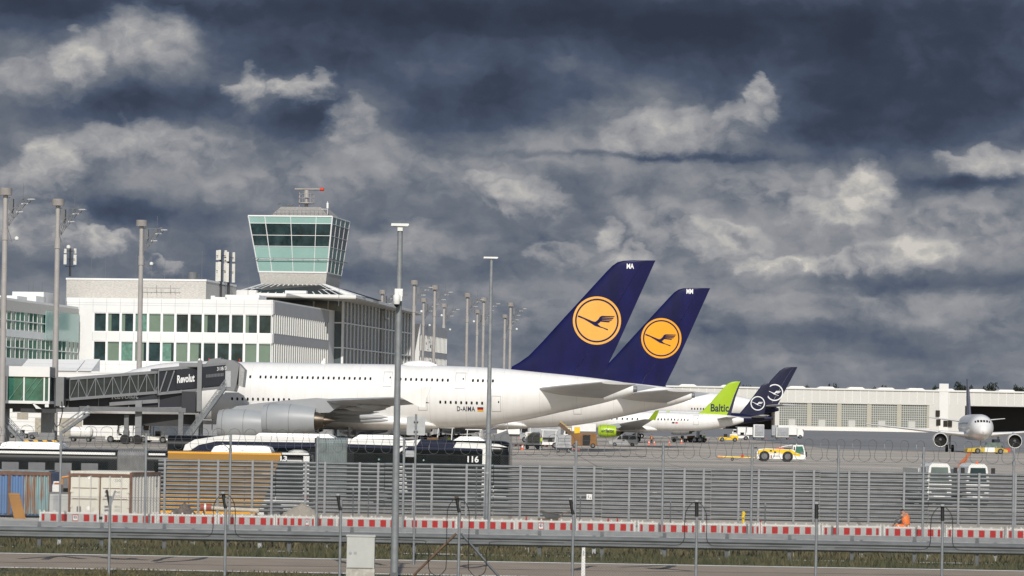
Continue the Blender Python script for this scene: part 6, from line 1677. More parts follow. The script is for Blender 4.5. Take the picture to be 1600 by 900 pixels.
baggage_tug(1138, 690, 'bright yellow tug below the lower dark blue tail', 'tractor_yellow', 1.35, False, True)
baggage_tug(1155, 760, 'small white tug right of the bright yellow one', 'white_paint', 1.5, True)
baggage_tug(1062, 640, 'white tug left of the orange brown cart under the green tailed airliner', 'offwhite_paint', 1.1, False)

# orange high loader under the second double-decker
def high_loader():
    p = G(912, 470); t = empty('cargo_loader', p, 0, 'rusty orange high loader with raised belt under the second blue tailed airliner', 'loader'); s_ = FL / 470
    b = MB().prism([(-1.9, .35), (-1.9, 2.0), (-.4, 2.2), (1.8, 2.15), (1.9, .35)], 'y', -1.1, 1.1).build('body', 'loader_orange', t)
    MB().box((-.2, -1.13, .4), (.9, -1.1, 1.9)).build('side_opening', 'decal_black', b)
    mb = MB(); mb.beam((-3.6, 0, 3.4), (-1.6, 0, 1.9), 1.2, .5); mb.build('belt', 'rust_steel', t)
    mb = MB(); mb.beam((-3.5, -.6, 3.8), (-1.6, -.6, 2.4), .06, .06); mb.beam((-2.9, 0, 3), (-1.4, 0, .8), .2, .2); mb.build('belt_rail', 'tractor_yellow', t)
    MB().box((-1.4, -1.0, 2.1), (-.6, -.2, 3.0)).build('control_box', 'tractor_yellow', t)
    wheels(t, [(-1.3, -.95), (-1.3, .95), (1.3, -.95), (1.3, .95)], .38, .3)
high_loader()
def white_hiloader():
    p = G(913, 560); t = empty('catering_lorry', p, 0, 'long white service vehicle left of the green engine', 'lorry')
    MB().box((-2.2, -1.2, 2.1), (1.9, 1.2, 3.4)).build('load_body', 'white_paint', t); MB().box((-2.6, -1.2, .6), (1.9, 1.2, 1.2)).build('chassis', 'dark_steel', t)
    c = MB().prism([(-3.6, .6), (-3.6, 1.6), (-3.3, 2.6), (-2.3, 2.6), (-2.3, .6)], 'y', -1.1, 1.1).build('cab', 'white_paint', t); MB().box((-3.3, -1.13, 1.6), (-2.5, -1.1, 2.4)).build('side_window', 'window_dark', c)
    wheels(t, [(-2.8, -1), (-2.8, 1), (1.2, -1), (1.2, 1)], .45, .3)
white_hiloader()
# crew of vehicles behind the belly of the airliner
def box_truck(px, D, s_, label, m1='white_paint', flip=False, name='box_lorry'):
    p = G(px, D); t = empty(name, p, rad(180) if flip else 0, label, 'lorry', 'lorries far across the apron'); t.scale = (s_,) * 3
    c = MB().prism([(-3, .5), (-3.05, 1.4), (-2.7, 2.3), (-1.6, 2.35), (-1.6, .5)], 'y', -1.1, 1.1).build('cab', m1, t); MB().box((-2.75, -1.12, 1.4), (-1.9, -1.1, 2.1)).build('side_window', 'window_dark', c); MB().box((-3.04, -.95, 1.45), (-2.86, .95, 2.1)).build('windscreen', 'glass_dark', c)
    MB().box((-1.5, -1.2, .8), (2.8, 1.2, 3.0)).build('load_body', m1, t); MB().box((-2.8, -1, .45), (2.8, 1, .75)).build('chassis', 'dark_steel', t)
    MB().box((-3.08, -1.0, .55), (-2.98, -.6, .8)).build('headlight', 'cone_orange', c)
    wheels(t, [(-2.3, -1), (-2.3, 1), (1.8, -1), (1.8, 1)], .42, .28); return t
box_truck(1234, 900, 1.2, 'white lorry with dark windscreen in front of the left end of the hangar doors', flip=True)
box_truck(808, 640, 1.3, 'white lorry seen far off beneath the belly of the second airliner, beside the beige dolly', flip=False)
box_truck(845, 560, 1.2, 'grey lorry box under the second airliner, above the worker in yellow', 'uld_grey')
box_truck(1160, 900, .95, 'far white lorry beneath the lower dark blue tail')
for (px, D, s_, lab, m1) in ((30, 470, 1.0, 'dark low cart behind the stairs at the far left', 'dark_steel'), (190, 425, 1.35, 'white tow vehicle at the nose wheel under the passenger bridge', 'white_paint'), (240, 430, 1.3, 'white tug beneath the lower passenger bridge, right of the nose wheel', 'white_paint'), (62, 455, 1.0, 'small dark tug left of the bridge column', 'mid_steel')):
    baggage_tug(px, D, lab, m1, s_, px > 100)
def water_bowser():
    p = G(127, 430); t = empty('tank_trailer', p, 0, 'white rounded tank trailer under the passenger bridge', 'trailer')
    MB().lathe([(-1.5, .5), (-1.3, .75), (1.2, .75), (1.5, .45)], (0, 0, 1.25), 'x', 18).build('tank', 'white_paint', t, smooth=40); MB().box((-1.6, -.6, .4), (1.7, .6, .6)).build('chassis', 'dark_steel', t); wheels(t, [(-1.0, -.6), (-1.0, .6), (1.0, -.6), (1.0, .6)], .3)
water_bowser()
box_truck(262, 440, 1.15, 'white lorry under the lower passenger bridge, behind the stairs')
baggage_tug(690, 440, 'brown tug below the belly of the front airliner, left part', 'loader_orange', 1.3, True)
baggage_tug(735, 445, 'white tug below the belly of the front airliner, right of brown one', 'white_paint', 1.2, True)
def tent_ramp():
    p = G(775, 408); t = empty('boarding_ramp', p, 0, 'grey sloping metal ramp beneath the tail of the front airliner', 'ramp')
    MB().prism([(-3, .9), (1.4, 2.6), (2.2, .2), (-3, .2)], 'y', -1, 1).build('ramp_side', 'mid_steel', t); mb = MB(); mb.beam((-3, -1, 1.9), (1.4, -1, 3.5), .08, .08); mb.beam((-3, -1, .9), (-3, -1, 1.9), .08, .08); mb.beam((1.4, -1, 2.5), (1.4, -1, 3.5), .08, .08); mb.build('handrail', 'galv', t); wheels(t, [(-2, -.9), (1.4, -.9)], .28)
tent_ramp()
# cones
def cone(px, D, label, s_=1.0):
    p = G(px, D); t = empty('traffic_cone', p, 0, label, 'traffic cone', 'traffic cones on the apron'); t.scale = (s_,) * 3
    MB().box((-.22, -.22, 0), (.22, .22, .05)).build('base', 'cone_orange', t); MB().lathe([(.05, .17), (.78, .03)], (0, 0, 0), 'z', 12).build('body', 'cone_orange', t); MB().lathe([(.32, .125), (.52, .082)], (0, 0, 0), 'z', 12).build('reflective_band', 'decal_white', t)
cone(816, 425, 'orange cone in front of the beige cargo dolly'); cone(798.5, 445, 'orange cone standing behind the end of bus 116'); cone(1014, 560, 'orange cone right of the silver van, left one of two', 1.1); cone(1022, 560, 'orange cone right of the silver van, right one of two', 1.1); cone(1046, 560, 'orange cone left of the orange brown cart', 1.1); cone(1065, 610, 'orange cone beside the orange brown cart', 1.1)
# red and white barrier bars lying on the apron
for (xa_, xb_, D, lab) in ((797, 815, 430, 'red and white barrier bar left of the cone'), (846, 864, 433, 'red and white barrier bar between the two cargo dollies')):
    a, b = G(xa_, D), G(xb_, D); t = empty('barrier_bar', a, 0, lab, 'barrier'); n_ = 5; L_ = (b - a).length
    for mi, m_ in ((0, 'barrier_red'), (1, 'white_paint')):
        mb = MB()
        for k in range(n_):
            if k % 2 == mi: mb.box((L_ * k / n_, -.06, .45), (L_ * (k + 1) / n_, .06, .65))
        mb.build('bar', m_, t)
    mb = MB()
    for x in (.1, L_ - .1): mb.box((x - .05, -.3, 0), (x + .05, .3, .08)); mb.box((x - .03, -.04, .08), (x + .03, .04, .45))
    mb.build('foot', 'dark_steel', t)

# ================================================================ people
def skin_mesh(name, verts, edges, radii, material, parent, sub=1, root=0):
    me = bpy.data.meshes.new(name); me.from_pydata(verts, edges, []); me.materials.append(M[material])
    o = bpy.data.objects.new(name, me); COL.objects.link(o); o.parent = parent
    sk = o.modifiers.new('skin', 'SKIN')
    for i, v in enumerate(me.skin_vertices[0].data): v.radius = (radii[i] if isinstance(radii[i], tuple) else (radii[i], radii[i])); v.use_root = (i == root)
    sk.use_smooth_shade = True
    ss = o.modifiers.new('smooth', 'SUBSURF'); ss.levels = sub; ss.render_levels = sub
    return o
def person(loc, rz, label, J, vest, trousers, sleeves, s_=1.0, group=None):
    """J: joints of the pose: pelvis, chest, neck, head, and for each side shoulder, elbow, wrist, hip, knee, ankle, toe"""
    t = empty('person', loc, rz, label, 'person', group); t.scale = (s_,) * 3
    vs = []; es = []; rs = []
    def add(p, r, par=None):
        vs.append(tuple(p)); rs.append(r)
        if par is not None: es.append((par, len(vs) - 1))
        return len(vs) - 1
    pel = add(J['pelvis'], (.145, .105)); ab = add(V(J['pelvis']).lerp(V(J['chest']), .5), (.135, .10), pel); ch = add(J['chest'], (.16, .115), ab)
    nk = add(J['neck'], .055, ch); hd0 = add(V(J['neck']).lerp(V(J['head']), .45), .07, nk); hd = add(J['head'], (.078, .095), hd0); top = add(V(J['head']) + (V(J['head']) - V(J['neck'])).normalized() * .085, .06, hd)
    for sd in ('l', 'r'):
        sh = add(J['shoulder_' + sd], .06, ch); eb = add(J['elbow_' + sd], .044, sh); wr = add(J['wrist_' + sd], .03, eb)
        d = (V(J['wrist_' + sd]) - V(J['elbow_' + sd])).normalized(); palm = V(J['wrist_' + sd]) + d * .075; pm = add(palm, (.036, .018), wr)
        sdv = d.orthogonal().normalized()
        for k, ln in enumerate((.075, .085, .08, .062)):
            base_ = palm + sdv * (.024 - .016 * k); f1 = add(base_ + d * ln * .5, .009, pm); add(base_ + d * ln * .95 + d.cross(sdv) * .015, .008, f1)
        th1 = add(palm - d * .03 + sdv * .045, .010, pm); add(palm + d * .015 + sdv * .06, .009, th1)
        hp = add(J['hip_' + sd], .085, pel); kn = add(J['knee_' + sd], .058, hp); an = add(J['ankle_' + sd], .04, kn); add(J['toe_' + sd], .035, an)
    body = skin_mesh('body', vs, es, rs, 'skin', t, 2)
    # clothes
    P = lambda k: tuple(J[k])
    mid = tuple(V(J['pelvis']).lerp(V(J['chest']), .5))
    skin_mesh('vest', [P('pelvis'), mid, P('chest'), tuple(V(J['chest']).lerp(V(J['shoulder_l']), .75)), tuple(V(J['chest']).lerp(V(J['shoulder_r']), .75)), tuple(V(J['chest']).lerp(V(J['neck']), .7))], [(0, 1), (1, 2), (2, 3), (2, 4), (2, 5)], [(.18, .15), (.18, .15), (.20, .17), .11, .11, .12], vest, t)
    for sd in ('l', 'r'):
        skin_mesh('sleeve', [P('shoulder_' + sd), P('elbow_' + sd), P('wrist_' + sd)], [(0, 1), (1, 2)], [.072, .056, .042], sleeves, t)
        skin_mesh('trouser_leg', [tuple(V(J['pelvis']).lerp(V(J['hip_' + sd]), .6)), P('hip_' + sd), P('knee_' + sd), tuple(V(J['knee_' + sd]).lerp(V(J['ankle_' + sd]), .92))], [(0, 1), (1, 2), (2, 3)], [.12, .105, .075, .065], trousers, t)
        skin_mesh('boot', [tuple(V(J['ankle_' + sd]) + V((0, 0, .05))), P('ankle_' + sd), P('toe_' + sd)], [(0, 1), (1, 2)], [.052, .05, .042], 'rubber', t)
    up = (V(J['head']) - V(J['neck'])).normalized(); f = V(J.get('face', (-1, 0, 0))); hc = V(J['head'])
    # hair cap
    mb = MB(); rings = []
    for i in range(6):
        q_ = i / 5 * 1.25; rings.append([hc - f * .02 + up * (.02 + .115 * math.cos(q_)) + (f * math.cos(a_) * .098 + up.cross(f) * math.sin(a_) * .088) * math.sin(q_) * 1.02 for a_ in [2 * math.pi * k / 14 for k in range(14)]])
    rings[0] = [p for p in rings[0]]; mb.loft(rings, caps=True); mb.build('hair', 'hair', t, smooth=60)
    sv = up.cross(f)
    fm_ = MB()
    for sg in (-1, 1): fm_.cyl(hc + f * .082 + sv * sg * .032 + up * .012, hc + f * .094 + sv * sg * .032 + up * .012, .011, n=8)
    fm_.cyl(hc + f * .078 - up * .062 - sv * .022, hc + f * .086 - up * .062 + sv * .022, .006, n=6); fm_.build('eyes_and_mouth', 'cloth_dark', t)
    nz_ = MB(); nz_.lathe([(0, .016), (.03, .004)], (0, 0, 0), 'x', 6)
    MB().loft([[hc + f * .085 + up * .01 + sv * .008, hc + f * .085 + up * .01 - sv * .008, hc + f * .088 - up * .035 - sv * .017, hc + f * .088 - up * .035 + sv * .017], [hc + f * .088 + up * .008 + sv * .004, hc + f * .088 + up * .008 - sv * .004, hc + f * .115 - up * .028 - sv * .008, hc + f * .115 - up * .028 + sv * .008]]).build('nose', 'skin', t)
    for sg in (-1, 1): MB().lathe([(-.01, .018), (.008, .026), (.014, .012)], hc + sv * sg * .082, 'y', 10).build('ear', 'skin', t)
    return t
STAND = dict(pelvis=(0, 0, .95), chest=(0, 0, 1.30), neck=(-.01, 0, 1.50), head=(-.02, 0, 1.64), shoulder_l=(0, -.18, 1.42), elbow_l=(-.02, -.25, 1.14), wrist_l=(-.12, -.24, .92), shoulder_r=(0, .18, 1.42), elbow_r=(.03, .25, 1.14), wrist_r=(-.06, .26, .90),
             hip_l=(0, -.09, .90), knee_l=(-.04, -.10, .50), ankle_l=(0, -.11, .08), toe_l=(-.15, -.12, .04), hip_r=(0, .09, .90), knee_r=(-.02, .10, .50), ankle_r=(.05, .11, .08), toe_r=(-.10, .12, .04))
person(G(845.5, 450), rad(20), 'worker in a yellow vest and green trousers standing beside the beige cargo dolly', STAND, 'vest_yellow', 'cloth_green', 'vest_yellow', 1.0, 'workers on the apron')
person(G(1018, 560), rad(-60), 'worker in an orange vest among the cones right of the silver van', STAND, 'vest_orange', 'cloth_dark', 'cloth_dark', 1.0, 'workers on the apron')
person(G(1100, 642), rad(120), 'worker in green clothes beside the orange brown cart under the green tail', STAND, 'cloth_green', 'cloth_dark', 'cloth_green', 1.05, 'workers on the apron')
person(G(701, 430), rad(40), 'worker in a yellow vest under the belly of the front airliner', STAND, 'vest_yellow', 'cloth_dark', 'vest_yellow', 1.0, 'workers on the apron')
SQUAT = dict(pelvis=(.06, 0, .36), chest=(-.02, 0, .70), neck=(-.07, 0, .81), head=(-.13, 0, .90), shoulder_l=(-.04, -.19, .80), elbow_l=(-.24, -.22, .62), wrist_l=(-.40, -.16, .44), shoulder_r=(-.04, .19, .80), elbow_r=(-.26, .22, .60), wrist_r=(-.42, .12, .42),
             hip_l=(.03, -.11, .34), knee_l=(-.32, -.19, .40), ankle_l=(-.12, -.17, .09), toe_l=(-.28, -.19, .045), hip_r=(.03, .11, .34), knee_r=(-.32, .19, .44), ankle_r=(-.10, .17, .09), toe_r=(-.26, .19, .045), face=(-.96, -.1, -.28))
person(G(1414.5, 118.5, 0), rad(-40), 'worker in an orange vest and orange trousers crouching behind the red and white barrier', SQUAT, 'vest_orange', 'vest_orange', 'cloth_grey', .96)
# ================================================================ slatted metal fence
SW = 39.0; DW = FL / SW
def slat_fence():
    a = G(246, DW); b = G(1668, DW); L_ = b.x - a.x
    t = empty('slatted_metal_fence', a, 0, 'long fence of horizontal galvanised slats between pale posts', 'fence')
    H = 2.08; n = 13; pit = H / n
    k = lambda px: G(px, DW).x - a.x
    edges = [0] + [k(p) for p in (430, 600, 770, 940, 1110, 1280, 1450)] + [L_]
    r = random.Random(4)
    for i in range(len(edges) - 1):
        mb = MB()
        for j in range(n):
            z = .10 + j * pit; dz = r.uniform(-.014, .014); z += r.uniform(-.008, .008)
            h = pit * .80
            prof = [(0.0, z), (-.06, z + h * .42), (-.075, z + h * .55), (-.07, z + h * .8), (-.03, z + h * .97), (0, z + h), (.012, z + h), (.012, z)]
            mb.loft([[(edges[i] + .01, y, zz) for y, zz in prof], [(edges[i + 1] - .01, y, zz + dz) for y, zz in prof]])
        mb.build('slat_panel', 'galv_slat', t)
    xs = [257, 310, 340, 394, 424, 477, 507, 561, 590, 645, 674, 728, 757, 812, 842, 896, 927, 982, 1012, 1068, 1098, 1153, 1184, 1239, 1270, 1325, 1356, 1411, 1496, 1528, 1585, 1615]
    for px in xs:
        x = k(px); mb = MB(); mb.box((x - .045, -.14, 0), (x + .045, -.078, H + .08)); mb.box((x - .03, -.16, 0), (x + .03, -.14, H + .08)); mb.build('post', 'galv_post', t)
    x = k(920); mb = MB(); mb.box((x - .11, -.10, .82), (x + .11, -.078, 1.05)); s_ = mb.build('sign_plate', 'white_paint', t)
    mb = MB(); mb.box((x - .06, -.106, .88), (x - .01, -.10, .99)); mb.box((x + .02, -.106, .86), (x + .07, -.10, .93)); s2 = mb.build('sign_print', 'uld_grey', s_)
    # one paint scuff
    mb = MB()
    for _ in range(8):
        x = r.uniform(0, L_); z = .10 + r.randrange(n) * pit + pit * .5; ln = r.uniform(.1, .5); mb.box((x, -.0785, z), (x + ln, -.07, z + .012))
    mb.build('scuff_mark', 'louvre_white', t)['kind'] = 'stuff'
slat_fence()
# ================================================================ tall security fence with razor coil
DT = FL / 45.2
def mesh_wires(mb, x0, x1, z0, z1, pitch, r, y=0.0):
    """diagonal wires of chain link, both ways, clipped to the panel"""
    h = z1 - z0; x = x0 - h
    while x < x1:
        for sg in (1, -1):
            xa, za = (x, z0) if sg > 0 else (x, z1); xb, zb = (x + h, z1) if sg > 0 else (x + h, z0)
            ca, cb = max(xa, x0), min(xb, x1)
            if cb - ca > .01:
                fa, fb = (ca - xa) / h, (cb - xa) / h; zA, zB = za + (zb - za) * fa, za + (zb - za) * fb
                d = r * .7071
                # slim square bar lying in the plane of the fence
                mb.add([(ca - d, y - r, zA + sg * d), (ca + d, y - r, zA - sg * d), (cb + d, y - r, zB - sg * d), (cb - d, y - r, zB + sg * d), (ca - d, y + r, zA + sg * d), (ca + d, y + r, zA - sg * d), (cb + d, y + r, zB - sg * d), (cb - d, y + r, zB + sg * d)],
                       [(0, 1, 2, 3), (7, 6, 5, 4), (0, 3, 7, 4), (1, 5, 6, 2)])
        x += pitch
def security_fence():
    a = G(-60, DT); b = G(1660, DT); L_ = b.x - a.x
    t = empty('security_fence', a, 0, 'tall chain-link fence topped with a razor wire coil behind the guard rail', 'fence')
    k = lambda px: (G(px, DT).x - a.x)
    mb = MB(); mesh_wires(mb, 0, L_, .05, 2.72, .085, .0014); mb.build('chain_link_mesh', 'wire', t, fixn=False)
    mb = MB()
    for z in (.08, .95, 1.85, 2.72): mb.cyl((0, 0, z), (L_, 0, z), .004, n=5)
    for z in (2.95, 3.12, 3.3): mb.cyl((0, -.02, z), (L_, -.02, z), .004, n=5)
    mb.build('tension_wire', 'wire', t)
    for i, px in enumerate((-42, 92, 225, 357, 493, 628, 763, 897, 1033, 1172, 1307, 1440, 1581, 1640)):
        x = k(px + 1); mb = MB(); mb.cyl((x, 0, 0), (x, 0, 3.28), .042, n=10); mb.cyl((x, 0, 2.68), (x, 0, 2.82), .055, n=10); mb.beam((x, 0, 2.75), (x - .28, 0, 2.98), .03, .03) if i % 4 == 3 else None
        mb.build('post', 'galv', t, smooth=40)
    # coil
    pts = []; turns = int(L_ / .55)
    for i in range(turns * 14 + 1):
        q_ = 2 * math.pi * i / 14; pts.append(V((i / 14 * L_ / turns + .10 * math.sin(q_ * 2), .33 * math.sin(q_), 3.12 + .38 * math.cos(q_))))
    mb = MB(); mb.tube(pts, .0075, 4); mb.build('razor_coil', 'galv_dark', t)
security_fence()
# ================================================================ near chain-link fence
DN = FL / 64.0
def near_fence():
    a = G(-80, DN); b = G(1680, DN); L_ = b.x - a.x
    t = empty('chain_link_fence', a, 0, 'nearest chain-link fence along the road, round posts with black sleeves', 'fence')
    k = lambda px, z=0: G(px, DN, z).x - a.x
    mb = MB(); mesh_wires(mb, 0, L_, .04, 1.92, .07, .0015); mb.build('chain_link_mesh', 'wire', t, fixn=False)
    mb = MB()
    for z in (.06, 1.0, 1.92): mb.cyl((0, 0, z), (L_, 0, z), .003, n=5)
    mb.build('tension_wire', 'wire', t)
    posts = (-10, 170, 351, 530.5, 716, 894, 1087, 1274, 1471, 1655)
    for i, px in enumerate(posts):
        x = k(px); mb = MB(); mb.cyl((x, 0, -.02), (x, 0, 1.95), .034, n=12); po = mb.build('post', 'galv', t, smooth=40)
        if i == 1:
            mb = MB(); mb.beam((x, 0, 1.66), (x - .09, 0, 2.1), .05, .05); po2 = mb.build('post_sleeve', 'black_cable', po); mb = MB(); mb.beam((x, 0, 1.70), (x + .12, 0, 2.08), .045, .045); mb.build('outrigger', 'galv', po)
        elif i not in (0,):
            mb = MB(); mb.cyl((x - .005, -.0, 1.70), (x - (.075 if i in (2, 3, 4, 5) else .01), 0, 2.06), .045, n=10); mb.build('post_sleeve', 'black_cable', po, smooth=40)
            MB().cyl((x - (.076 if i in (2, 3, 4, 5) else .01), 0, 2.055), (x - (.078 if i in (2, 3, 4, 5) else .01), 0, 2.10), .05, n=8).build('post_cap', 'rust_steel' if i == 4 else 'galv_light', po)
        if i in (2, 4, 6, 8):    # black cable looping over the post
            xc = x - .03
            for sg in (-1, 1):
                if i == 4:
                    pts = [(xc, -.06, 2.05), (xc + sg * .12, -.08, 2.0), (xc + sg * .24, -.08, 1.82), (xc + sg * .27, -.08, 1.55), (xc + sg * .27, -.08, .45), (xc + sg * .32, -.08, .26), (xc + sg * .45, -.08, .15), (xc + sg * .62, -.08, .20), (xc + sg * .70, -.08, .36), (xc + sg * .71, -.08, .78), (xc + sg * .78, -.08, .92), (xc + sg * .95, -.08, 1.0), (xc + sg * 2.6, -.05, 1.0)]
                else:
                    pts = [(xc, -.06, 2.05), (xc + sg * .12, -.08, 2.0), (xc + sg * .24, -.08, 1.82), (xc + sg * .27, -.08, 1.55), (xc + sg * .27, -.08, 1.2), (xc + sg * .33, -.08, 1.05), (xc + sg * .5, -.06, .99), (xc + sg * 1.2, -.05, 1.0), (xc + sg * 2.6, -.05, 1.0)]
                MB().tube(bez(pts, 6), .010, 6).build('cable_loop', 'black_cable', t)
    x = k(716)
    MB().cyl((x - .07, -.03, 1.18), (k(640) - .1, -.05, -.05), .030, n=8).build('brace_strut', 'rust_steel', t, smooth=40)
    MB().cyl((x + .06, -.03, 1.18), (k(788) + .04, -.05, -.05), .030, n=8).build('brace_strut', 'galv_dark', t, smooth=40)
near_fence()
# ================================================================ guard rails
WB = [(.00, -.155), (-.015, -.15), (-.08, -.105), (-.08, -.06), (-.01, -.02), (-.01, .02), (-.08, .06), (-.08, .105), (-.015, .15), (0, .155), (.004, .15), (-.07, .10), (-.07, .06), (0, .02), (0, -.02), (-.07, -.06), (-.07, -.10), (.004, -.15)]
def guard_rail(name, D, zc, label, n0, pitch, top_beam, px0=-70, px1=1670, post_mat='galv_dark'):
    a = G(px0, D); b = G(px1, D); L_ = b.x - a.x; t = empty(name, a, 0, label, 'guard rail', 'crash barriers along the road')
    seg = 4.3; n = int(L_ / seg) + 1; mb = MB()
    for i in range(n):
        x0 = i * seg; x1 = min(L_, (i + 1) * seg + .25); off = -.004 * (i % 2)
        mb.loft([[(x0, y + off, zc + z * 1.05) for y, z in WB], [(x1, y + off, zc + z * 1.05) for y, z in WB]])
    mb.build('beam', 'galv_slat', t)
    if top_beam:
        mb = MB(); mb.box((0, .02, zc + .20), (L_, .17, zc + .335)); mb.build('top_beam', 'galv', t)
        mb = MB(); mb.box((0, -.02, zc - .44), (L_, .05, zc - .29)) if False else None
    x = n0
    while x < L_:
        mb = MB(); mb.box((x - .05, .05, 0), (x + .05, .07, zc + .3)); mb.box((x - .055, .02, 0), (x - .045, .10, zc + .2)); mb.box((x + .045, .02, 0), (x + .055, .10, zc + .2)); mb.box((x - .04, -.0, zc - .12), (x + .04, .05, zc + .12))
        mb.build('post', post_mat, t); x += pitch
    return t
guard_rail('guard_rail', 93.9, .50, 'front crash barrier beam of the pair beside the road, dark posts', .6, 1.8, False)
guard_rail('guard_rail', 97.6, .355, 'rear crash barrier of the pair, its pale upper beam showing above the front one', 1.1, 2.0, True, post_mat='galv_light')
# ================================================================ red and white barrier boards
DBr = FL / 44.6
BL_ = 2.08
def barrier_board(special=False):
    t = empty('barrier_board', (0, 0, 0))
    z0, z1 = .02, .53; b = MB()
    b.box((0, -.03, z0 + .10), (BL_, .03, z1 - .12)); b.box((0, -.035, z0), (.035, .035, z1)); b.box((BL_ - .035, -.035, z0), (BL_, .035, z1))
    b.box((0, -.04, z1 - .12), (BL_, .04, z1 - .07)); b.box((0, -.04, z0 + .06), (BL_, .04, z0 + .10))
    for k in range(8): x = .04 + k * (BL_ - .2) / 7; b.box((x, -.03, z0 - .02), (x + .11, .03, z0 + .06))
    for k in range(6): x = .14 + k * (BL_ - .3) / 5; b.box((x, -.025, z1 - .07), (x + .05, .025, z1 - .01))
    b.build('frame', 'barrier_white', t)
    s_ = MB(); s_.box((.05, -.034, z0 + .11), (BL_ - .05, -.030, z1 - .13)); s_.build('white_sheeting', 'barrier_sheet', t)
    za, zb = z0 + .125, z1 - .145
    for k in range(6):
        xa = [.09, .39, .77, 1.16, 1.55, 1.90][k]; w_ = [.09, .20, .20, .20, .20, .09][k]
        if special and k == special:
            f = MB(); f.box((xa, -.039, za), (xa + w_, -.034, zb)); fo = f.build('red_field', 'barrier_red', t)
            MB().box((xa + .02, -.043, za + .03), (xa + w_ - .02, -.039, zb - .03)).build('notice', 'decal_white', fo)
            MB().lathe([(-.046, .055), (-.043, .055)], (xa + w_ / 2, 0, (za + zb) / 2 + .02), 'y', 14).build('notice_print', 'decal_navy', fo)
            MB().box((xa + .09, -.050, za + .10), (xa + .12, -.046, zb - .06)).build('notice_mark', 'decal_white', fo)
            continue
        f = MB(); f.box((xa, -.038, za), (xa + w_, -.034, zb)); f.build('red_field', 'barrier_red', t)
    f = MB(); f.box((-.05, -.25, 0), (.31, .25, .09)); f.build('foot', 'rubber', t)
    return t
blabels = ['leftmost barrier board, with a round notice, beside the blue container', 'barrier board in front of the right door of the white container', 'barrier board below the dark rubble heap', 'barrier board below the pipe with the red end',
 'barrier board left of the gravel heap foot, with a white notice', 'short barrier board under the gravel heap, right of the notice', 'barrier board left of the thick lamp post', 'barrier board right after the thick lamp post, below the square sign back',
 'barrier board at the rusty fence struts, left of the slim lamp post', 'barrier board under the wheelbarrow, with a small dark notice', 'barrier board below the white square plate on the slatted fence', 'barrier board right of two little red cones',
 'barrier board left of the yellow hydrant', 'barrier board right of the yellow hydrant', 'barrier board crossed by the sleeve post left of the worker', 'barrier board between the worker and the post left of him', 'barrier board hiding the legs of the crouching worker', 'barrier board right of the worker, behind a cable loop', 'barrier board at the right edge of the photo']
starts = [61.5, 160, 245.5, 340, 431, 494, 525, 627, 715, 806.5, 900, 996, 1093, 1124, 1188.5, 1284, 1380, 1477.5, 1572]
p0 = None; pS = {}
widths = {5: .62, 12: .34, 0: 1.0}
for i, px in enumerate(starts):
    sp_ = {0: 3, 4: 4, 9: 2}.get(i, 0)
    if sp_: t = barrier_board(sp_)
    elif p0 is None: t = p0 = barrier_board()
    else: t = copy_tree(p0)
    p = G(px, DBr + (.14 if i in widths else .02 if i % 2 else 0)); nx = starts[i + 1] if i + 1 < len(starts) else px + 96
    w_ = 1.0 if i in widths else (min(nx - px - 1.2, 96)) / 44.6 / BL_
    t.location = p; t.scale = (min(w_, 1.0), 1, 1); t.rotation_euler = (0, rad(random.uniform(-.35, .35)), rad(random.uniform(-1, 1))); tag(t, blabels[i], 'barrier', 'red and white barrier boards')
# ================================================================ lamp posts
def lamp_post(px_top, top, D, r0, r1, label, head_w, head_h, xoff, two):
    _, v = uv(px_top, top); z = EYE - v * D / FL; p = W(px_top, top, D)
    t = empty('lamp_post', V((p.x, p.y, 0)), 0, label, 'lamp post', 'lamp posts by the fences')
    pole = MB().cyl((0, 0, 0), (0, 0, z - .1), r0, r1, n=18).build('pole', 'galv', t, smooth=40)
    mb = MB(); mb.prism([(-head_w * .5 + xoff, z - head_h * .55), (head_w * .42 + xoff, z - head_h * .6), (head_w * .5 + xoff, z - head_h * .25), (head_w * .46 + xoff, z), (-head_w * .48 + xoff, z)], 'y', -.12, .12)
    if two: mb.box((-.06, -.08, z - head_h * 1.6), (.06, .08, z - head_h * .5))
    h = mb.build('lamp_head', 'white_paint', t)
    MB().box((-head_w * .40 + xoff, -.1, z - head_h * .62), (head_w * .34 + xoff, .1, z - head_h * .57)).build('lamp_glass', 'uld_grey', h)
    return t, z
t, z = lamp_post(625.5, 349.5, FL / 66.0, .092, .062, 'thick grey lamp post with a white camera dome halfway up, T-shaped lamp head', .43, .11, 0, True)
zc = EYE - uv(620, 460)[1] / 66.0
cd = MB().box((-.10, -.14, zc - .05), (.09, -.06, zc + .13)).build('junction_box', 'white_paint', t)
MB().box((-.045, -.20, zc - .16), (.08, -.14, zc + .08)).build('camera_bracket', 'white_paint', t)
cm = MB().lathe([(-.16, .03), (-.14, .07), (-.06, .085), (.06, .085), (.10, .05), (.14, .03)], (-.045, -.24, zc - .10), 'z', 16).build('camera_dome', 'white_paint', t, smooth=50)
MB().lathe([(-.21, .02), (-.18, .055), (-.14, .065)], (-.045, -.24, zc - .10), 'z', 14).build('camera_lens', 'window_dark', cm, smooth=50)
MB().beam((.03, 0, zc - .02), (.20, 0, zc + .0), .02, .02).build('side_arm', 'galv_dark', t)
mb = MB(); mb.box((-.09, -.10, 0), (.09, .0, .32)); mb.build('base_box', 'galv_dark', t)
t, z = lamp_post(768, 401.5, FL / 44.4, .10, .055, 'slim lamp post with a flat white lamp head, left of the blue tails', .52, .10, -.02, False)
MB().cyl((0, 0, 2.05), (0, 0, 2.12), .105, n=16).build('clamp_band', 'galv_light', t)
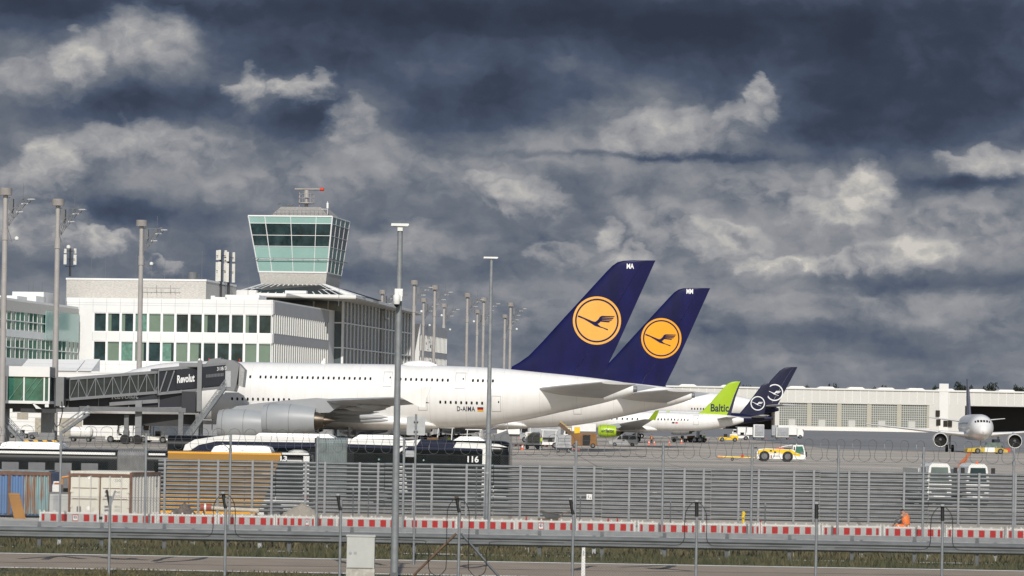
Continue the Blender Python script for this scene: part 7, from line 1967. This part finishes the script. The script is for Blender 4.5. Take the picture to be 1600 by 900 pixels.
# ---- back of a square traffic sign
def sign_back():
    D = FL / 58.0; p = G(646, D); t = empty('road_sign', p, 0, 'back of a square road sign on a thin post, in front of bus 116', 'sign')
    z0 = EYE - uv(646, 680)[1] / 58.0; z1 = EYE - uv(646, 651)[1] / 58.0; ztop_ = EYE - uv(646, 647)[1] / 58.0
    MB().cyl((0, 0, 0), (0, 0, ztop_), .028, n=10).build('post', 'galv', t, smooth=40)
    mb = MB(); w_ = .25; mb.prism([(-w_, z0 + .02), (-w_ + .02, z0), (w_ - .02, z0), (w_, z0 + .02), (w_, z1 - .02), (w_ - .02, z1), (-w_ + .02, z1), (-w_, z1 - .02)], 'y', .03, .045); mb.build('sign_plate', 'galv_light', t)
    mb = MB()
    for z in (z0 + .12, z1 - .12): mb.box((-.06, -.035, z - .015), (.06, .03, z + .015))
    mb.build('clamp', 'galv', t)
sign_back()
# ---- small posts among the works
for i, (px, y0, y1, D, lab, m_) in enumerate(((551, 762, 804, 121, 'thin dark grey marker post left of the two in front of slats', 'galv_dark'), (575, 762, 804, 121, 'thin dark grey marker post right of the two in front of slats', 'galv_dark'), (743, 730, 805, 119, 'thin dark pole left of slim lamp post', 'galv_dark'), (906, 775, 808, 119, 'thin marker post left of the white square plate', 'galv_dark'), (1047, 780, 815, 119, 'thin marker post left of the third cable loop', 'galv_dark'), (1195, 785, 818, 119, 'thin marker post right of the yellow hydrant', 'galv_dark'))):
    p = G(px, D); h = EYE - uv(px, y0)[1] * D / FL; t = empty('marker_post', p, 0, lab, 'post', 'marker posts in the works'); MB().cyl((0, 0, 0), (0, 0, h), .022, n=8).build('pole', m_, t); MB().cyl((0, 0, 0), (0, 0, .06), .12, n=12).build('base', 'rubber', t); MB().cyl((0, 0, h - .12), (0, 0, h), .03, n=8).build('cap', 'galv', t)
# ---- white delineator post at the road
def delineator():
    D = FL / 62.0; p = G(911, D); h = EYE - uv(911, 855.5)[1] / 62.0; t = empty('delineator_post', p, 0, 'short white delineator post beside the road, right of the sleeve post', 'post')
    MB().loft([[(-.05, -.03, 0), (.05, -.03, 0), (.045, .04, 0), (-.045, .04, 0)], [(-.045, -.03, h * .7), (.045, -.03, h * .7), (.045, .04, h * .7), (-.045, .04, h * .7)], [(-.04, -.03, h - .02), (.04, -.03, h - .02), (.04, .03, h), (-.04, .03, h)]]).build('body', 'white_paint', t)
    MB().box((-.02, -.036, h - .2), (.02, -.03, h - .08)).build('reflector', 'galv_light', t)
delineator()
# ---- control cabinet
def cabinet():
    D = FL / 66.5; p = G(562.5, D); s_ = 66.5; t = empty('control_cabinet', p, 0, 'grey outdoor control cabinet on a rough concrete foot beside the thick lamp post', 'cabinet')
    zz = lambda py: EYE - uv(562, py)[1] / s_
    b = MB().box((-.325, 0, zz(888)), (.325, .36, zz(838.5))).build('body', 'cabinet_grey', t)
    MB().box((-.345, -.02, zz(838.5)), (.345, .38, zz(836))).build('lid', 'cabinet_grey', b)
    d = MB().box((-.31, -.014, zz(887)), (.29, .0, zz(839.5))).build('door', 'cabinet_grey', b)
    mb = MB(); mb.lathe([(-.03, .03), (-.014, .036)], (-.24, 0, zz(864)), 'y', 12); mb.box((-.16, -.022, zz(866)), (-.09, -.014, zz(862))); mb.build('lock', 'uld_grey', d)
    MB().box((-.335, .01, -.05), (.335, .35, zz(888) - .01)).build('plinth', 'concrete_raw', t)
cabinet()
# ================================================================ containers and site clutter
def corrug(mb, p, q, z0, z1, n, depth, nrm):
    p = V(p); q = V(q); nrm = V(nrm); pts = []
    for k in range(n):
        for f, o_ in ((0, 0), (.3, 0), (.5, 1), (.8, 1)): pts.append(p.lerp(q, (k + f) / n) + nrm * depth * o_)
    pts.append(q); vs = []
    for a in pts: vs += [(a.x, a.y, z0), (a.x, a.y, z1)]
    mb.add(vs, [(2 * i, 2 * i + 2, 2 * i + 3, 2 * i + 1) for i in range(len(pts) - 1)])
DC = 121.0; sC = FL / DC
def white_container():
    a = G(106, DC); t = empty('shipping_container', a, 0, 'dirty white shipping container, doors facing us, rust along the edges', 'container', 'shipping containers at the works')
    xe = G(205, DC).x - a.x; H = EYE - uv(150, 737.5)[1] / sC
    sx = G(248, DC + 2.2).x - a.x
    # side face runs off to the right and back
    P0, P1 = V((0, 0, 0)), V((xe, 0, 0)); P2 = V((sx, 2.3, 0)); P3 = V((sx - xe, 2.3, 0))
    mb = MB(); mb.add([V((p.x, p.y, z)) for z in (.12, H - .06) for p in (P0 + V((.05, .06, 0)), P1 + V((-.05, .06, 0)), P2 + V((-.08, -.05, 0)), P3 + V((.05, -.05, 0)))], [(0, 3, 2, 1), (4, 5, 6, 7), (0, 1, 5, 4), (1, 2, 6, 5), (2, 3, 7, 6), (3, 0, 4, 7)]); b = mb.build('body', 'container_white', t)
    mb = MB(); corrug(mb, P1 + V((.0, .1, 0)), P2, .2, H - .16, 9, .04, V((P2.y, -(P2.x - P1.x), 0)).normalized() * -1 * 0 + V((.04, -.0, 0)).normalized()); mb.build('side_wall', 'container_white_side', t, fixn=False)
    for s_ in range(2):
        x0 = .10 + s_ * (xe / 2 - .04); x1 = x0 + xe / 2 - .16
        d = MB().box((x0, .0, .2), (x1, .06, H - .2)).build('door', 'container_white', t)
        mb = MB()
        for f in (.30, .72): x = x0 + (x1 - x0) * f; mb.cyl((x, -.05, .16), (x, -.05, H - .14), .024, n=8)
        mb.build('locking_bar', 'container_white_side', d)
        mb = MB()
        for z in (.75, 1.15, 1.62): mb.box((x0 + .05, -.012, z), (x1 - .05, .002, z + .025))
        mb.build('door_seam', 'container_rust', d)
        mb = MB()
        for z in (.45, 1.0, 1.7): mb.box((x0 - .02 if s_ == 0 else x1 - .08, -.04, z), (x0 + .08 if s_ == 0 else x1 + .02, .0, z + .10))
        mb.build('hinge', 'container_white', d)
        if s_ == 0:
            cx = x0 + (x1 - x0) * .66
            for z, r_ in ((1.55, .075), (.42, .10)): MB().add([(cx - r_, -.004, z), (cx, -.004, z - r_), (cx + r_, -.004, z), (cx, -.004, z + r_)], [(0, 1, 2, 3)]).build('placard', 'decal_white', d, fixn=False)
            MB().box((x0 + .22, -.006, .28), (x0 + .38, .0, .48)).build('vent_plate', 'mid_steel', d)
        else:
            for j, (w_, z) in enumerate(((.34, 1.62), (.26, 1.42), (.20, .98), (.20, .84), (.20, .44), (.20, .31))):
                lettering(('334267 8', '22G1', '30480', '2270', '28210', '33.2')[j], w_, .085, lambda u, v, z=z: (x0 + (x1 - x0) * .48 + u, -.005, z + v), 'mid_steel', d, 'lettering', .0)
            mb = MB()
            for z in (.98, .84, .44, .31): mb.box((x0 + .12, -.005, z), (x0 + .26, 0, z + .08))
            mb.build('small_print', 'mid_steel', d)
    mb = MB(); mb.box((xe / 2 - .02, -.03, .15), (xe / 2 + .02, .02, H - .15)); mb.build('door_gap', 'container_rust', t)
    mb = MB()
    for x in (0, xe - .08): mb.box((x, -.02, .1), (x + .08, .08, H))
    mb.beam(P1 + V((0, .05, H - .05)), P2 + V((0, 0, H - .05)), .09, .10); mb.beam(P2 + V((0, 0, .1)), P2 + V((0, 0, H)), .08, .08, up=V((0, 1, 0))); mb.box((.08, -.02, H - .16), (xe - .08, .06, H - .06)); mb.build('corner_frame', 'container_rust', t)
    mb = MB(); mb.add([V((p.x, p.y, z)) for z in (H - .06, H + .03) for p in (P0 + V((.12, .05, 0)), P1 + V((-.03, .05, 0)), P2 + V((-.2, 0, 0)), P3)], [(0, 3, 2, 1), (4, 5, 6, 7), (0, 1, 5, 4), (1, 2, 6, 5), (2, 3, 7, 6), (3, 0, 4, 7)]); mb.build('roof', 'container_white', t)
    lettering('3342678', .16, .55, lambda u, v: V((xe, .1, 0)).lerp(P2, .80) + V((.06 + u * .35, u * .9, 1.2 + v)), 'mid_steel', t, 'side_lettering')
white_container()
def blue_container():
    a = G(-40, DC + .6); t = empty('shipping_container', a, 0, 'faded blue shipping container streaked with rust at the left edge', 'container', 'shipping containers at the works')
    x1 = G(10, DC).x - a.x; x2 = G(33, DC).x - a.x; x3 = G(75, DC).x - a.x; H = EYE - uv(40, 737)[1] * DC / FL
    MB().box((0, .06, .1), (x3, 2.3, H - .03)).build('body', 'container_blue', t)
    mb = MB(); corrug(mb, V((0, .05, 0)), V((x2, .05, 0)), .15, H - .12, 9, .05, V((0, -1, 0))); mb.build('side_wall', 'container_blue', t, fixn=False)
    mb = MB(); corrug(mb, V((x2, .05, 0)), V((x3 - .05, .05, 0)), .15, H - .12, 7, .06, V((0, -1, 0))); mb.build('side_wall', 'container_teal', t, fixn=False)
    mb = MB(); mb.box((0, -.03, H - .14), (x3, .06, H)); mb.box((x3 - .06, -.04, .1), (x3, .06, H - .14)); mb.box((x1 - .05, -.03, .1), (x1 + .05, .0, H - .14)); mb.build('corner_frame', 'container_rust', t)
    MB().box((.1, .1, H), (x3 - .1, 2.2, H + .03)).build('roof', 'container_teal', t)
    return H
blue_container()
a = G(24, DC - .3); t = empty('plywood_board', a, 0, 'ochre plywood board leaning against the blue container', 'board')
h = .0; P = [W(13.0, 770, DC - .25), W(30.5, 771, DC - .25), W(43, 822, DC - .6), W(24.5, 822, DC - .6)]
mb = MB(); mb.loft([[p - a for p in P], [p - a + V((0, .03, 0)) for p in P]]); mb.build('sheet', 'plywood', t)
def switch_box():
    a = G(92, DC + .4); t = empty('switch_cabinet', a, 0, 'pale grey switch cabinet between the two shipping containers', 'cabinet'); s_ = FL / (DC + .4); z = lambda py: EYE - uv(92, py)[1] / s_
    MB().box((-.36, 0, .05), (.36, .5, z(771))).build('body', 'cabinet_grey', t); MB().box((-.40, -.03, z(771)), (.40, .55, z(769))).build('lid', 'mid_steel', t)
    mb = MB()
    for x in (-.22, .03): mb.box((x, -.012, .15), (x + .02 + .16 * (x < 0), .0, z(773)))
    mb.build('door', 'uld_grey', t)
    return a
switch_box()
a = G(82, DC + 1.0); t = empty('toilet_cabin', a, 0, 'small white cabin top with a reddish notice behind the grey switch cabinet', 'cabin'); MB().box((-.15, 0, 0), (.30, .6, EYE - uv(80, 757)[1] * (DC + 1) / FL)).build('body', 'white_paint', t); zt = EYE - uv(80, 752)[1] * (DC + 1) / FL; MB().box((0, .1, zt - .25), (.28, .14, zt)).build('notice', 'decal_white', t); MB().box((.03, .09, zt - .2), (.24, .10, zt - .05)).build('notice_print', 'lens_dim', t)
def cart_frame():
    a = G(101, DC + 1.6); s_ = FL / (DC + 1.6); t = empty('hand_cart', a, 0, 'orange tubular frame of a machine left of the white container', 'machine'); z = lambda py: EYE - uv(101, py)[1] / s_
    mb = MB(); 
    for x in (-.14, .14): mb.cyl((x, 0, z(770)), (x * .9, .05, z(745)), .03, n=8)
    mb.cyl((-.14, 0, z(746)), (.16, 0, z(744)), .03, n=8); mb.cyl((.14, 0, z(770)), (.14, .5, z(745)), .03, n=8); mb.build('frame', 'gse_orange', t)
    MB().box((-.3, 0, .2), (.3, .6, z(770))).build('engine_box', 'mid_steel', t); wheels(t, [(-.2, -.05), (.2, -.05)], .2, .1)
cart_frame()
def heap(name, px0, px1, top, D, m_, label, cat, seed, peak=.5, dep=1.6, rough=.06, n=34, sharp=1.0, kind=None):
    a = G((px0 + px1) / 2, D); s_ = FL / D; hw = (px1 - px0) / 2 / s_; H = EYE - uv((px0 + px1) / 2, top)[1] / s_; r = random.Random(seed)
    vs = []; fs = []; m = 18
    for j in range(m + 1):
        for i in range(n + 1):
            u = i / n * 2 - 1; w_ = j / m * 2 - 1; uu = u - (peak - .5) * 2 * (1 - u * u)
            d = math.sqrt(u * u * .0 + ((u - (2 * peak - 1)) / (1 + (2 * peak - 1) * (-1 if u > (2 * peak - 1) else 1) * 1.0)) ** 2 + w_ * w_); z = max(0, 1 - d) ** sharp * H
            z += r.uniform(-rough, rough) * (1 if z > .02 else .2); vs.append((u * hw, w_ * dep, z - .02))
    for j in range(m):
        for i in range(n): b = j * (n + 1) + i; fs.append((b, b + 1, b + n + 2, b + n + 1))
    o = MB().add(vs, fs).build(name, m_, None, smooth=50, loc=a); return tag(o, label, cat, kind=kind)
heap('gravel_heap', 418, 522, 784.5, 119.5, 'gravel', 'conical heap of beige gravel in front of the slatted fence', 'gravel heap', 2, .52, 1.4, .012, 60, .85)
heap('rubble_heap', 252, 312, 787, 119.5, 'rubble', 'dark brown heap of soil and rubble right of the white container', 'rubble heap', 5, .62, .9, .09, 26, .7)
r = random.Random(8)
def stone(px, D, s_, label, m_='rubble'):
    mb = MB(); rings = []
    for i in range(6):
        q_ = math.pi * i / 5; rings.append([(math.sin(q_) * math.cos(2 * math.pi * k / 8) * s_ * r.uniform(.75, 1.15), math.sin(q_) * math.sin(2 * math.pi * k / 8) * s_ * r.uniform(.75, 1.1), s_ * .6 - math.cos(q_) * s_ * .7) for k in range(8)])
    mb.loft(rings); o = mb.build('concrete_lump', m_, None, smooth=20, loc=G(px, D)); tag(o, label, 'stone', 'broken lumps by the slatted fence')
stone(255, 118.6, .16, 'dark lump at the left foot of the rubble heap'); stone(600, 119, .14, 'grey lump left of thick lamp post by the slats', 'rubble_light'); stone(661, 119.5, .18, 'dark lump on the pale ground below the square sign back'); stone(744, 119, .14, 'small dark block left of slim lamp post foot', 'mid_steel'); stone(829, 119, .17, 'small dark block left of the wheelbarrow', 'mid_steel'); stone(914, 119, .2, 'dark block right of the wheelbarrow', 'mid_steel'); stone(997, 119, .16, 'dark block between the red cones and third cable loop', 'mid_steel'); stone(1257, 119, .16, 'dark block right of the thin marker post near the hydrant', 'mid_steel'); stone(1338, 119, .22, 'dark broken lump on planks left of the worker', 'mid_steel'); stone(1429, 119, .16, 'dark block just right of the worker', 'mid_steel'); stone(1516, 119, .18, 'dark block right of the cable loop on the far right', 'mid_steel'); stone(1592, 119, .18, 'dark block at the right edge', 'mid_steel')
def pipe():
    a = G(316, 119); s_ = FL / 119; z = lambda py: EYE - uv(330, py)[1] / s_; t = empty('drain_pipe', a, 0, 'beige pipe with a red brown end lying on supports before the slatted fence', 'pipe'); k = lambda px: (px - 316) / s_
    mb = MB(); mb.cyl((k(328), 0, z(793.5)), (k(400), 0, z(796.5)), .075, n=14); mb.cyl((k(398), 0, z(797)), (k(404), 0, z(796.5)), .10, n=14); mb.build('tube', 'pipe_beige', t, smooth=40)
    mb = MB(); mb.cyl((k(313), 0, z(793)), (k(330), 0, z(793)), .14, n=18); e = mb.build('end_collar', 'pipe_red', t, smooth=40); MB().cyl((k(319), 0, z(793)), (k(322), 0, z(793)), .145, n=18).build('collar_band', 'white_paint', e, smooth=40)
    mb = MB()
    for px in (318, 400): mb.beam((k(px) - .12, 0, 0), (k(px), 0, z(797) - .05), .05, .05); mb.beam((k(px) + .12, 0, 0), (k(px), 0, z(797) - .05), .05, .05)
    mb.build('support', 'rust_steel', t)
pipe()
def wheelbarrow():
    a = G(864, 118.6); s_ = FL / 118.6; t = empty('wheelbarrow', a, 0, 'upturned grey wheelbarrow tray with bent handles behind the barrier boards', 'wheelbarrow'); k = lambda px: (px - 864) / s_; z = lambda py: EYE - uv(864, py)[1] / s_
    mb = MB(); mb.loft([[(k(844), -.3, z(799)), (k(873), -.3, z(803)), (k(870), -.22, z(810)), (k(852), -.22, z(810))], [(k(844), .3, z(799) + .02), (k(873), .3, z(803) + .02), (k(870), .22, z(810)), (k(852), .22, z(810))]]); mb.build('tray', 'galv_dark', t)
    mb = MB(); mb.tube([(k(843), -.31, z(798.5)), (k(874), -.31, z(803))], .018, 6); mb.tube([(k(868), -.3, z(811)), (k(876), -.3, z(807)), (k(880), -.3, z(801)), (k(890), -.3, z(799))], .018, 6); mb.tube([(k(868), .3, z(811)), (k(876), .3, z(807)), (k(880), .3, z(801)), (k(890), .3, z(799))], .018, 6); mb.build('handle', 'rust_steel', t)
    MB().box((k(840), -.2, .12), (k(872), .25, z(810.5))).build('pallet', 'rust_steel', t); wheels(t, [(k(848), 0)], .16, .08)
wheelbarrow()
def hydrant():
    a = G(1161, 118.3); s_ = FL / 118.3; t = empty('standpipe', a, 0, 'yellow standpipe behind the barrier boards', 'standpipe'); z = lambda py: EYE - uv(1161, py)[1] / s_
    mb = MB(); mb.cyl((0, 0, 0), (0, 0, z(803)), .05, n=12); mb.cyl((-.02, 0, z(809)), (.03, 0, z(801)), .06, n=12); mb.build('pipe', 'hydrant_yellow', t, smooth=40); MB().lathe([(0, .04), (.05, .06), (.10, .03)], (0, 0, z(803)), 'z', 12).build('head', 'hydrant_yellow', t, smooth=50); MB().cyl((0, -.12, z(808)), (0, .0, z(808)), .025, n=8).build('outlet', 'hydrant_yellow', t)
hydrant()
for px, lab in ((950, 'left of two little red cones before the slatted fence'), (964.5, 'right of two little red cones before the slatted fence'), (1188, 'little red cone right of the yellow standpipe'), (822, 'little red cone left of the wheelbarrow')):
    a = G(px, 118.8); t = empty('marker_cone', a, 0, lab, 'traffic cone', 'little red cones in the works'); MB().box((-.09, -.09, 0), (.09, .09, .03)).build('base', 'rubber', t); MB().lathe([(.03, .07), (.46, .02)], (0, 0, 0), 'z', 10).build('body', 'barrier_red', t); MB().lathe([(.2, .05), (.28, .038)], (0, 0, 0), 'z', 10).build('reflective_band', 'decal_white', t)
def planks(px0, px1, D, label, m_, z=.30):
    a = G((px0 + px1) / 2, D); hw = (px1 - px0) / 2 * D / FL; t = empty('timber_plank', a, 0, label, 'plank', 'planks in the works'); MB().box((-hw, -.12, z), (hw, .12, z + .05)).build('board', m_, t)
    mb = MB()
    for x in (-hw * .7, hw * .7): mb.box((x - .06, -.1, 0), (x + .06, .1, z))
    mb.build('block', 'rust_steel', t)
planks(1115, 1152, 119, 'dark brown plank right of the third cable loop', 'rust_steel', .22); planks(1282, 1376, 119.3, 'long pale ochre plank left of the worker', 'pipe_beige', .24); planks(640, 672, 119.8, 'short dark plank beside the lump below the square sign', 'rust_steel', .12)
# pale excavated kerb stones lying behind the boards
for i, (px0, px1) in enumerate(((330, 430), (690, 800), (800, 930), (930, 1060), (1060, 1180), (1200, 1300), (1380, 1500), (1500, 1630))):
    a = G((px0 + px1) / 2, 116.8 + .4 * (i % 3)); hw = (px1 - px0) / 2 * 116.8 / FL * .96; r = random.Random(i); m = 16; rings = []
    for k in range(m + 1):
        x = -hw + 2 * hw * k / m; h = (.20 + r.uniform(-.05, .05)) * (1 if 0 < k < m else .4); rings.append([(x, -.6, 0), (x, -.3 + r.uniform(-.05, .05), h * .8), (x, .1, h), (x, .5, h * .5), (x, .8, 0)])
    o = MB().loft(rings).build('spoil_ridge', 'rubble_light', None, smooth=40, loc=a); tag(o, 'pale ridge of spoil behind the barrier boards, ' + ['under the beige pipe', 'beside the rusty struts and slim lamp post', 'around the wheelbarrow', 'under the little red cones', 'left of the yellow standpipe', 'right of the yellow standpipe', 'at the crouching worker', 'at the far right'][i], 'spoil heap', 'ridges of spoil along the boards')
